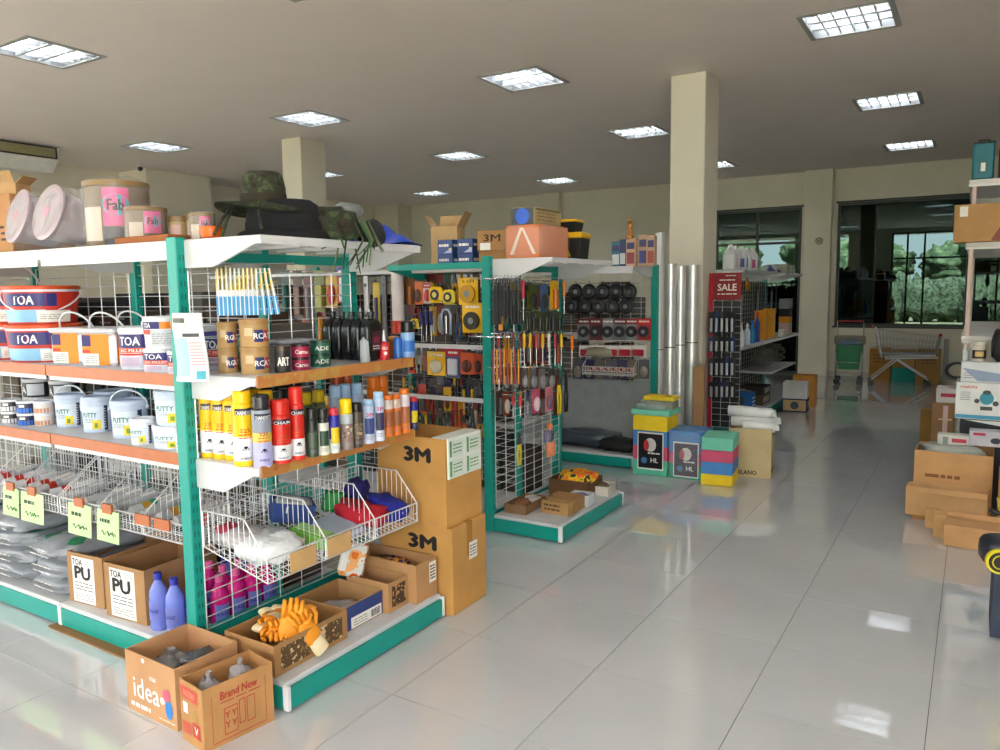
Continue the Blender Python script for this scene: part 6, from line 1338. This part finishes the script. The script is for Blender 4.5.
for i, (px, pb, w, pt, c, nm) in enumerate(((763, 337, 9, 308, '#d8901c', 'orange carton, nearest'), (771, 336, 9, 307, '#e0a030', 'orange carton, second'), (784, 335, 18, 322, '#c8a89c', 'pinkish low carton'), (785, 322, 14, 315, '#d8901c', 'small orange box on the pinkish carton'), (776, 338, 9, 331, '#e4e2de', 'small white box in front'), (784, 315, 13, 306, '#1c1c20', 'black box on the orange box'), (786, 306, 12, 294, '#8a8c90', 'grey box at the top of the stack'))):
    p = onx(px, pb, -2.28); k = dep(p)/FPX; W = w*k; H = (pb-pt)*k; z = {3: ZF+.155, 5: ZF+.245, 6: ZF+.355}.get(i, ZF)
    if i in (2, 3, 5, 6): q = onx(785, 335, -2.30); H = {2: .154, 3: .089, 5: .109, 6: .14}[i]; loc = (q.x, q.y, z); W = .24
    elif i == 4: loc = (-2.21, p.y, z)
    else: loc = (p.x-.03, p.y, z)
    put(carton(.14 if i != 4 else .07, W*.9, H, c, prints=lambda p, w, d, h: (p.face('r', w, d), p.lines(-d*.35, d*.35, h*.2, h*.8, 3, GREY, 0), setattr(p, 'M', None))), 'far_carton', '%s on the far middle shelf' % nm, 'carton', loc)
hang(G4, 'x', -2.35, XE+.03, 747, 278, 6, 290, 'card', 'small yellow tag card at the far shelf edge', 'blister pack', '#e8a818', '#d88a10', None, 'box')
m = MB(); m.cyl((0, 0, 0), (0, 0, .50), .012, C('#d8d4c0'), n=8); n = MB(); n.blob((0, 0, .53), (.05, .05, .05), C('#cfc8b0', .8), e=1, amp=.3, n=12, m=8); put([('handle', m), ('head', n)], 'duster', 'cream headed duster standing on the far middle shelf', 'duster', (-2.45, 9.5, ZF))
for i in range(6): hang(G4, 'x', -2.42, XE+.03, 754+i*4.5, 284, 4, 312, 'rod', 'dark hanging tool at the far upper shelf, %s from left' % ORD[i], 'tool', ['#3a3c40', '#8a8c90', '#24304a'][i % 3], .012, group='far hanging tools')
NET = mat('#a8a89c', .6, alpha=.8, var=.2, bump=.5)
def coil(r, n, seed, c):
    m = MB(); q = random.Random(seed)
    for k in range(n): 
        a = q.uniform(-.25, .25); rr_ = r*q.uniform(.75, 1.05); m.tube([(rr_*math.cos(t), .1*q.uniform(-1, 1)+a*.1, r+rr_*math.sin(t)*.7) for t in [2*PI*i/16 for i in range(16)]], .008, c, 5, True)
    return m
for i, (Y, z, r) in enumerate(((9.55, ZD, .13), (10.5, .5, .16), (11.2, .5, .17))):
    m = coil(r, 9, i, mat(['#9a988c', '#8a8a80', '#74766c'][i], .5)); put([('coils', m)], 'wire_coil', 'coil of pale wire mesh on the far run, %s' % ['lower front', 'middle', 'upper far'][i], 'wire coil', (-2.38, Y, z), 1.4)
s_ = MB(); s_.rbox(XE+.04, -2.2, 10.2, Y1d-.02, .47, .495, SHELF, .003); obj('shelf', s_, G4)
for i, (Y, w, h, z, c, nm) in enumerate(((10.0, .45, .12, ZD, '#5a4a38', 'long low brown carton'), (10.05, .40, .10, ZD+.121, '#2e2620', 'long black carton on a brown one'), (9.35, .2, .22, ZD, '#2a6ab0', 'blue pack'))):
    put(carton(.30, w, h, c, prints=lambda p, w, d, h: (p.face('r', w, d), p.lines(-d*.35, d*.35, h*.2, h*.8, 3, PAPER, 0), setattr(p, 'M', None))), 'far_carton', '%s on the far base deck' % nm, 'carton', (-2.36, Y, z))
def pr_bl(p, w, d, h): p.face('r', w, d); p.text('B', -d*.2, h*.5, h*.5, PAPER); p.disc(d*.22, h*.5, h*.3, C('#c8b890'), -.001); p.face('f', w, d); p.rect(-w*.45, w*.45, h*.1, h*.9, C('#b89a6a')); p.disc(0, h*.5, h*.3, C('#24304a'), -.001); p.M = None
put(carton(.30, .30, .17, '#20284a', prints=pr_bl), 'far_carton', 'navy carton on the floor under a white box', 'carton', (-1.92, 10.35, 0), .1); put(carton(.29, .30, .20, '#cfcfcc', True), 'far_carton', 'white open box on top of the navy carton', 'carton', (-1.92, 10.35, .1705), .1)
def pr_yb(p, w, d, h): 
    for s in 'fr': p.face(s, w, d); W = w if s == 'f' else d; p.text('SP', 0, h*.72, h*.14, RP, w=W*.4); p.rect(-W*.5, W*.5, h*.4, h*.43, C('#8a5a20')); p.lines(-W*.3, W*.3, h*.1, h*.3, 2, RP, 0)
    p.M = None
for lv in (0, 1): put(carton(.27, .30, .205, '#c98a3a', prints=pr_yb), 'far_carton', 'amber printed carton on the floor by the far run, %s of two' % ['lower', 'upper'][lv], 'carton', (-1.90, 10.86, lv*.206), .04)
m = MB(); crumple(m, (0, 0, .05), (.07, .09, .05), C('#3a7ac8', .4), 3, .3); put([('pack', m)], 'blue_packet', 'blue packet in front of the far base deck', 'packet', (-2.04, 9.25, 0))
for i, (Y, c) in enumerate(((8.8, '#30343a'), (9.05, '#4a4e54'))): put(carton(.22, .2, .18, c), 'far_carton', 'dark carton on the near end of the far deck, %s' % ['first', 'second'][i], 'carton', (-2.38, Y, ZD))
# ================================================================ trolleys at the back wall
def wheel(m, x, y, r=.06): m.cyl((x, y-.015, r), (x, y+.015, r), r, BLACK, n=14)
def trolley_bin():
    fr = MB()
    for x in (-.2, .2):
        fr.tube([(x, .28, .08), (x, .28, .95), (x, .34, 1.0)], .012, CHROME, 6); fr.tube([(x, -.26, .08), (x, -.24, .5), (x, .28, .62)], .012, CHROME, 6); fr.tube([(x, -.28, .15), (x, .3, .15)], .012, CHROME, 6)
    fr.tube([(-.2, -.26, .15), (.2, -.26, .15)], .012, CHROME, 6); fr.tube([(-.2, -.27, .36), (.2, -.27, .36)], .009, CHROME, 6); fr.tube([(-.2, .34, 1.0), (.2, .34, 1.0)], .014, C('#b8303a'), 6)
    parts = [('frame', fr)]
    for x in (-.17, .17):
        for y in (-.24, .26): w = MB(); wheel(w, x, y, .05); parts.append(('wheel', w))
    b = MB(); G = C('#137a48', .4)
    b.add([(x*(.82 if z < .3 else 1), y*(.85 if z < .3 else 1)-.01, z) for z in (.24, .63) for x, y in ((-.19, -.22), (.19, -.22), (.19, .24), (-.19, .24))], [(0, 1, 2, 3), (0, 1, 5, 4), (1, 2, 6, 5), (2, 3, 7, 6), (3, 0, 4, 7)], G); b.rbox(-.2, .2, -.245, -.22, .6, .64, G, .005); parts.append(('green_bin', b))
    g = MB(); crumple(g, (0, 0, .66), (.17, .18, .05), mat('#7f93b4', .3, alpha=.9, bump=.4), 3, .35); parts.append(('bag_liner', g)); h = MB(); h.rbox(-.24, .24, .2, .24, .62, .77, C('#7d7668'), .02); parts.append(('back_board', h)); return parts
put(trolley_bin(), 'bin_trolley', 'small trolley with a green bin by the back wall', 'trolley', (-1.74, 13.75, 0), .1)
def cart():
    fr = MB(); T = .014; CHROME = mat('#e4e6e8', .3, metal=.55, var=0)
    for y in (-.2, .2):
        fr.tube([(-.40, y, .10), (-.05, y, .42), (.40, y, .12)], T, CHROME, 8); fr.tube([(-.20, y, .44), (.52, y, .47)], T, CHROME, 8); fr.tube([(-.26, y, .45), (-.36, y, .92)], T, CHROME, 8)
    fr.tube([(-.10, -.2, .42), (-.10, .2, .42)], T, CHROME, 8); fr.tube([(-.20, -.2, .44), (-.20, .2, .44)], T, CHROME, 8)
    parts = [('frame', fr)]
    bk = MB(); W = mat('#9a9ea0', .3, metal=.8)
    P0 = [(-.30, .50), (-.36, .90), (.55, .78), (.50, .52)]
    for y in (-.24, .24):
        for i in range(19): t = i/18; bk.wire((P0[0][0]+(P0[3][0]-P0[0][0])*t, y*.9, P0[0][1]+(P0[3][1]-P0[0][1])*t), (P0[1][0]+(P0[2][0]-P0[1][0])*t, y, P0[1][1]+(P0[2][1]-P0[1][1])*t), W, .003)
        for t in (0, .33, .66, 1): bk.wire((P0[0][0]+(P0[1][0]-P0[0][0])*t, y*(.9+.1*t), P0[0][1]+(P0[1][1]-P0[0][1])*t), (P0[3][0]+(P0[2][0]-P0[3][0])*t, y*(.9+.1*t), P0[3][1]+(P0[2][1]-P0[3][1])*t), W, .004)
    for i in range(11): y = -.22+.044*i; bk.wire((-.30, y, .50), (.50, y, .52), W, .003); bk.wire((.50, y, .52), (.55, y*1.08, .78), W, .003); bk.wire((-.30, y, .50), (-.36, y*1.08, .90), W, .003)
    parts.append(('basket', bk)); hd = MB(); hd.tube([(-.40, -.26, .93), (-.40, .26, .93)], .016, C('#b8283c'), 8); parts.append(('handle', hd))
    for x, y in ((-.40, -.2), (-.40, .2), (.40, -.2), (.40, .2)): w = MB(); wheel(w, x, y, .045); parts.append(('wheel', w))
    e = MB(); e.blob((.56, .1, .8), (.03, .03, .03), C('#c02030'), e=1, n=10, m=6); parts.append(('end_cap', e)); return parts
put(cart(), 'shopping_cart', 'chrome shopping cart with red handle in front of back cartons', 'shopping cart', (-1.0, 13.75, 0), .12)
for i, (x, w, h, c, nm) in enumerate(((-1.33, .32, .54, '#b07a34', 'amber upright carton, left'), (-.98, .34, .24, '#1a8a7c', 'teal low crate, middle'), (-.98, .34, .28, '#a87a44', 'brown carton on the teal crate'), (-.62, .34, .54, '#a0783c', 'brown upright carton, right'))):
    put(carton(w, .36, h, c, prints=(lambda p, w, d, h: (p.face('f', w, d), p.lines(-w*.3, w*.3, h*.55, h*.85, 3, C('#5a3a1c'), 0), setattr(p, 'M', None))) if i != 1 else None), 'back_carton', '%s behind the shopping cart' % nm, 'carton', (x, 14.42, .2405 if i == 2 else 0), .02)
m = MB(); m.cyl((0, 0, 0), (0, 0, .72), .035, mat('#9a9890', .5), n=10); put([('pipe', m)], 'grey_pipe', 'grey upright pipe right of the back cartons', 'pipe', (-.38, 14.3, 0))
m = coil(.16, 10, 5, mat('#5a5e60', .4, metal=.5)); b = MB(); b.lathe([(0, 0), (.14, 0), (.16, .25), (.15, .26)], C('#a89a88', .5), 16); m.v = [(x, y, z+.22) for x, y, z in m.v]; put([('bucket', b), ('wire_coils', m)], 'coil_bucket', 'bucket with dark wire coils near the right shelves', 'bucket', (-.17, 12.6, 0))
# ================================================================ right-hand shelves and boxes
UW = mat('#d8d6d2', .45)
parts = []
for z in (2.325, 1.88, 1.2, .5): s_ = MB(); s_.rbox(-.085, .75, 6.62, 9.4, z-.03, z, UW, .004); s_.box(-.085, .75, 6.62, 6.63, z-.05, z-.03, UW); parts.append(('shelf', s_))
for z in (2.2, 2.1):
    for y in (6.75,): s_ = MB(); s_.rbox(-.04, .7, y, y+.02, z-.06, z, mat('#a4a49e', .5), .004); parts.append(('back_slat', s_))
bs = MB(); bs.rbox(-.05, .72, 6.66, 9.36, 0, .1, UW, .004); parts.append(('plinth', bs))
e = obj('wall_shelf', None, None, label='tall white metal shelving at the right picture edge', cat='shelving')
for p in parts: obj(p[0], p[1], e)
m = MB(); m.rbox(-.015, .015, -.015, .015, 0, 2.32, mat('#d0b8b0', .45), .003); pm = m.mesh('post')
for x in (-.05, .72):
    for y in (6.66, 9.36): obj('post', pm, e, (x, y, 0))
m = MB(); m.rbox(-.068, .068, -.05, .05, 0, .265, C('#0c6a78', .45), .012); l = MB(); l.face('f', .136, .10); l.rect(-.016, .012, .06, .12, PAPER); l.M = None; h = MB(); h.tube([(-.04, 0, .265), (-.03, 0, .285), (.03, 0, .285), (.04, 0, .265)], .006, BLACK, 6); lid = MB(); lid.rbox(-.07, .07, -.052, .052, .255, .268, BLACK, .004)
put([('case', m), ('label', l), ('handle', h), ('lid', lid)], 'teal_tool_case', 'upright teal tool case on the right top shelf', 'tool case', (-.005, 6.72, 2.326), .05)
def pr_nb(p, w, d, h): p.face('f', w, d); p.lines(-w*.4, w*.2, h*.25, h*.45, 2, C('#5a86c8'), 0); p.M = None
put(carton(.2, .18, .21, '#101c3c', prints=pr_nb), 'navy_box', 'navy box beside the teal tool case', 'box', (.19, 6.75, 2.326)); put(carton(.3, .2, .3, '#a8763c'), 'carton', 'orange brown carton behind the navy box', 'carton', (.25, 7.05, 2.326))
def pr_rc(p, w, d, h):
    p.face('f', w, d); p.add([(w*.05, 0, h*.02), (w*.48, 0, h*.02), (w*.48, 0, h*.72), (w*.25, 0, h*.6)], [(0, 1, 2, 3)], C('#7d2418')); p.disc(w*.36, h*.5, w*.03, PAPER, -.001); p.rect(-w*.42, -w*.3, h*.68, h*.95, PAPER); p.M = None
put(carton(.42, .3, .265, '#b98d5a', prints=pr_rc), 'carton', 'brown carton with dark red print on the right middle shelf', 'carton', (.045, 6.70, 1.881), 0)
# boxes stacked in front of the right shelves
put(carton(.46, .36, .445, '#cfa06c', True, prints=lambda p, w, d, h: (p.face('f', w, d), p.lines(-w*.35, w*.1, h*.55, h*.7, 1, C('#8a5420'), 0), setattr(p, 'M', None)), tape='#c9a070'), 'large_carton', 'large amber carton in the right pile, filled with packets', 'carton', (-.08, 6.14, 0), -.03)
m = MB(); crumple(m, (0, 0, .02), (.19, .15, .03), mat('#b4bcb4', .25, bump=.6, bs=40), 5, .4); put([('packets', m)], 'film_packets', 'clear film packets on top of the large amber carton', 'packet', (-.10, 6.14, .42))
put(carton(.47, .16, .19, '#d0a472', True, flaps=(('f', .05, -30),), tape='#d8a888'), 'low_carton', 'low open carton in front of the large amber carton', 'carton', (-.11, 5.86, .035), -.03)
m = MB(); m.rbox(-.20, .22, -.07, .07, 0, .034, card('#a87a44'), .004); put([('board', m)], 'flat_carton', 'flattened carton under the low open carton', 'cardboard', (-.11, 5.87, 0), -.03)
put(carton(.06, .06, .125, '#cba06c'), 'small_carton', 'narrow upright carton left of the front pile carton', 'carton', (-.19, 5.66, 0)); put(carton(.075, .12, .145, '#cba06c'), 'small_carton', 'small upright carton beside the front pile carton', 'carton', (-.13, 5.50, 0)); put(carton(.36, .20, .13, '#cfa06e', flaps=(('b', .05, 20),)), 'front_carton', 'low brown carton at the front of the right pile', 'carton', (.08, 5.38, 0), -.04)
put(carton(.3, .3, .38, '#cca068', True), 'carton', 'brown carton at the right picture edge behind the low one', 'carton', (.33, 5.86, 0), 0)
def pr_mk(p, w, d, h):
    p.face('f', w, d); p.rect(-w*.49, w*.49, h*.02, h*.98, C('#e2e4e6')); p.rect(-w*.49, w*.49, h*.02, h*.12, C('#3c9ac4'), -.0006); p.text('makita', -w*.28, h*.88, h*.08, C('#d84a5a'), w=w*.28, y=-.0006); p.lines(-w*.42, -w*.25, h*.5, h*.75, 5, GREY, -.0006, th=.4); p.lines(w*.25, w*.45, h*.8, h*.92, 1, INK, -.0006)
    p.disc(w*.02, h*.58, w*.12, C('#1f8fa8'), -.001, rz=h*.17); p.disc(w*.02, h*.74, w*.07, C('#2a3040'), -.0014, rz=h*.06); p.disc(-w*.14, h*.5, w*.045, C('#24283a'), -.0014); p.disc(w*.17, h*.45, w*.05, C('#24283a'), -.0014); p.rect(-w*.08, w*.12, h*.26, h*.36, C('#30343a'), -.0014); p.rect(w*.32, w*.36, h*.55, h*.72, INK, -.0014); p.M = None
put(carton(.36, .26, .51, '#3a4048'), 'dark_carton', 'dark carton under the white power tool box', 'carton', (.13, 6.47, 0), 0)
put(carton(.36, .24, .12, '#242a30', prints=lambda p, w, d, h: (p.face('f', w, d), p.add([(-w*.45, 0, h*.95), (w*.48, 0, h*.95), (w*.48, 0, h*.55)], [(0, 1, 2)], C('#d8dcdc')), setattr(p, 'M', None))), 'black_box', 'black and white box under the power tool box', 'box', (.12, 6.45, .511)); put(carton(.36, .26, .262, '#d8dadc', prints=pr_mk), 'power_tool_box', 'white box with a teal power tool picture', 'box', (.085, 6.45, .632), 0)
def pr_wh(p, w, d, h): p.face('f', w, d); p.add([(-w*.48, 0, h*.7), (w*.48, 0, h*.35), (w*.48, 0, h*.05), (-w*.2, 0, h*.05)], [(0, 1, 2, 3)], C('#8fa0c0')); p.lines(-w*.44, -w*.3, h*.15, h*.5, 3, GREY, -.0006); p.M = None
put(carton(.34, .24, .14, '#dfe4ea', prints=pr_wh), 'white_box', 'white box with a blue swoosh on the power tool box', 'box', (.10, 6.45, .895), 0)
m = MB(); m.lathe([(0, 0), (.042, 0), (.045, .1), (.04, .12)], C('#d8d0c4', .35), 14); c = MB(); c.lathe([(.043, .118), (.043, .14), (0, .14)], C('#e4ded4'), 14); l = MB(); l.patch(.046, -1.2, 1.2, .02, .08, C('#2a2224')); l.patch(.0465, -.7, .5, .035, .07, C('#d8b878')); put([('jar', m), ('cap', c), ('label', l)], 'white_jar', 'white jar with dark label on the white box', 'jar', (.03, 6.42, 1.036), .2)
for i, x in enumerate((-.05, -.015)): put(clearb(.12, .018, 0), 'clear_bottle', 'small clear bottle on the white box, %s' % ['left', 'right'][i], 'bottle', (x, 6.40+.06*i, 1.036))
m = MB(); crumple(m, (0, 0, .11), (.07, .07, .11), C('#1a1c20', .5), 3, .35); put([('bag', m)], 'black_bag', 'black bag on the white box at the right edge', 'bag', (.17, 6.44, 1.036)); m = MB(); m.blob((0, 0, -.14), (.045, .06, .15), blotch(['#c8a0a0', '#b03a3c', '#d8d4d4', '#8a6a6c'], 18., key='garl', r=.4), e=.8, amp=.35, n=14, m=10, seed=6); put([('packet', m)], 'hanging_packet', 'pinkish packets hanging from the right middle shelf', 'packet', (.21, 6.60, 1.825))
hk = MB(); hk.wire((.21, 6.60, 1.83), (.21, 6.64, 1.86), CHROME, .003); obj('hook', hk, e)
def pr_sm(p, w, d, h): p.face('f', w, d); p.rect(-w*.48, w*.48, h*.03, h*.97, C('#c8c4d4')); p.rect(-w*.4, -w*.1, h*.7, h*.88, C('#c02848'), -.0006); p.disc(w*.15, h*.4, w*.13, C('#24283a'), -.001, rz=h*.2); p.disc(w*.33, h*.55, w*.05, INK, -.001); p.M = None
put(carton(.24, .12, .105, '#c4c0cc', prints=pr_sm), 'small_tool_box', 'lilac tool box standing in front of the dark carton', 'box', (.12, 6.235, .47)); put(carton(.22, .10, .08, '#cfd0cc', prints=lambda p, w, d, h: (p.face('f', w, d), p.rect(-w*.1, w*.3, h*.35, h*.7, C('#c02848')), p.rect(-w*.35, -w*.2, h*.1, h*.8, GREY), setattr(p, 'M', None))), 'white_packet_box', 'white and red flat box lying on the amber carton packets', 'box', (-.08, 6.23, .452))
put(carton(.15, .22, .47, '#9a7450', prints=lambda p, w, d, h: (p.face('f', w, d), p.rect(0, w*.22, h*.1, h*.9, C('#d8b8b8')), p.rect(-w*.2, w*.4, h*.6, h*.63, C('#d8c8a8'), -.0006), setattr(p, 'M', None))), 'brown_box', 'tall brown box with pale tape left of the power tool box', 'carton', (-.14, 6.50, .0)) if 0 else None
put(carton(.16, .26, .62, '#9a7450', prints=lambda p, w, d, h: (p.face('f', w, d), p.rect(0, w*.22, h*.55, h*.97, C('#d8b8b8')), p.rect(-w*.2, w*.4, h*.78, h*.80, C('#d8c8a8'), -.0006), setattr(p, 'M', None))), 'brown_box', 'tall brown box with pale tape left of the power tool box', 'carton', (-.19, 7.3, 0))
put(carton(.16, .2, .12, '#d8d4d4', prints=lambda p, w, d, h: (p.face('f', w, d), p.rect(-w*.3, w*.4, h*.4, h*.65, C('#c02848')), setattr(p, 'M', None))), 'pink_white_box', 'white and pink box on the tall brown box', 'box', (-.165, 7.3, .621))
put(carton(.10, .14, .5, '#8a6a30'), 'carton', 'narrow amber carton behind the tall brown box', 'carton', (-.32, 7.65, 0))
# pressure washer on a dark box at the lower right
put(carton(.30, .3, .30, '#343e50'), 'dark_blue_box', 'dark blue box at the lower right picture edge', 'box', (.27, 4.12, 0), 0)
YW = C('#e0d018', .35)
b = MB(); b.blob((.01, 0, .07), (.12, .09, .07), C('#1c2430', .4), e=.5, n=20, m=10); w1 = MB(); w1.cyl((-.06, -.083, .05), (-.06, -.105, .05), .055, YW, n=22); w1.cyl((-.06, -.105, .05), (-.06, -.108, .05), .045, BLACK, n=22); w1.tube([(-.06+.03*math.cos(t), -.11, .05+.03*math.sin(t)) for t in [2*PI*i/14 for i in range(14)]], .003, YW, 4, True)
y = MB(); y.prism([(-.02, .13), (.10, .13), (.10, .26), (.0, .30), (-.05, .31)], -.03, .03, YW, 'y'); h = MB(); h.tube([(-.09, -.02, .265), (-.05, -.03, .25), (.03, -.03, .25)], .010, BLACK, 7); e2 = MB(); e2.prism([(.0, .15), (.08, .15), (.08, .22), (.01, .25)], -.034, -.030, BLACK, 'y')
put([('motor_body', b), ('wheel', w1), ('yellow_housing', y), ('handle', h), ('grille', e2)], 'pressure_washer', 'yellow and black pressure washer on the dark blue box', 'pressure washer', (.175, 4.08, .301), .25)
# dark goods on the rear sides of the second and third gondolas
rb = random.Random(21)
for gi, (gg, ym, xa, xb) in enumerate(((G2, 4.665, -5.4, -2.80), (G3, 6.79, -5.2, -2.8))):
    for lv, z in enumerate((.62, 1.16)):
        s_ = MB(); s_.rbox(xa, xb+.05, ym+.005, ym+.42, z-.022, z, SHELF, .003); obj('rear_shelf', s_, gg)
    for lv, (z, hm) in enumerate(((ZD, .46), (.621, .5), (1.161, .5))):
        x = xa; k = 0
        while x < xb-.05:
            w = rb.uniform(.14, .26); h = rb.uniform(.6, .98)*hm
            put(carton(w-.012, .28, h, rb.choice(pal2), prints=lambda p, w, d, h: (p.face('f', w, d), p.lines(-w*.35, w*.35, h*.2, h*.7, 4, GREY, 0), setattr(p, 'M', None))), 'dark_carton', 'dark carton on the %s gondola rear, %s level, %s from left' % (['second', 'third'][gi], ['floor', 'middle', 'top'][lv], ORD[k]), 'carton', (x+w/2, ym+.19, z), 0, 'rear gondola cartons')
            x += w+.012; k += 1
for l, n in USED.items():
    if len(n) > 1:
        gs = {bpy.data.objects[x].get('group') for x in n if x in bpy.data.objects}
        if len(gs) > 1 or None in gs: print('DUPLABEL', len(n), l)
    if not 4 <= len(l.split()) <= 16: print('LABELLEN', len(l.split()), l)
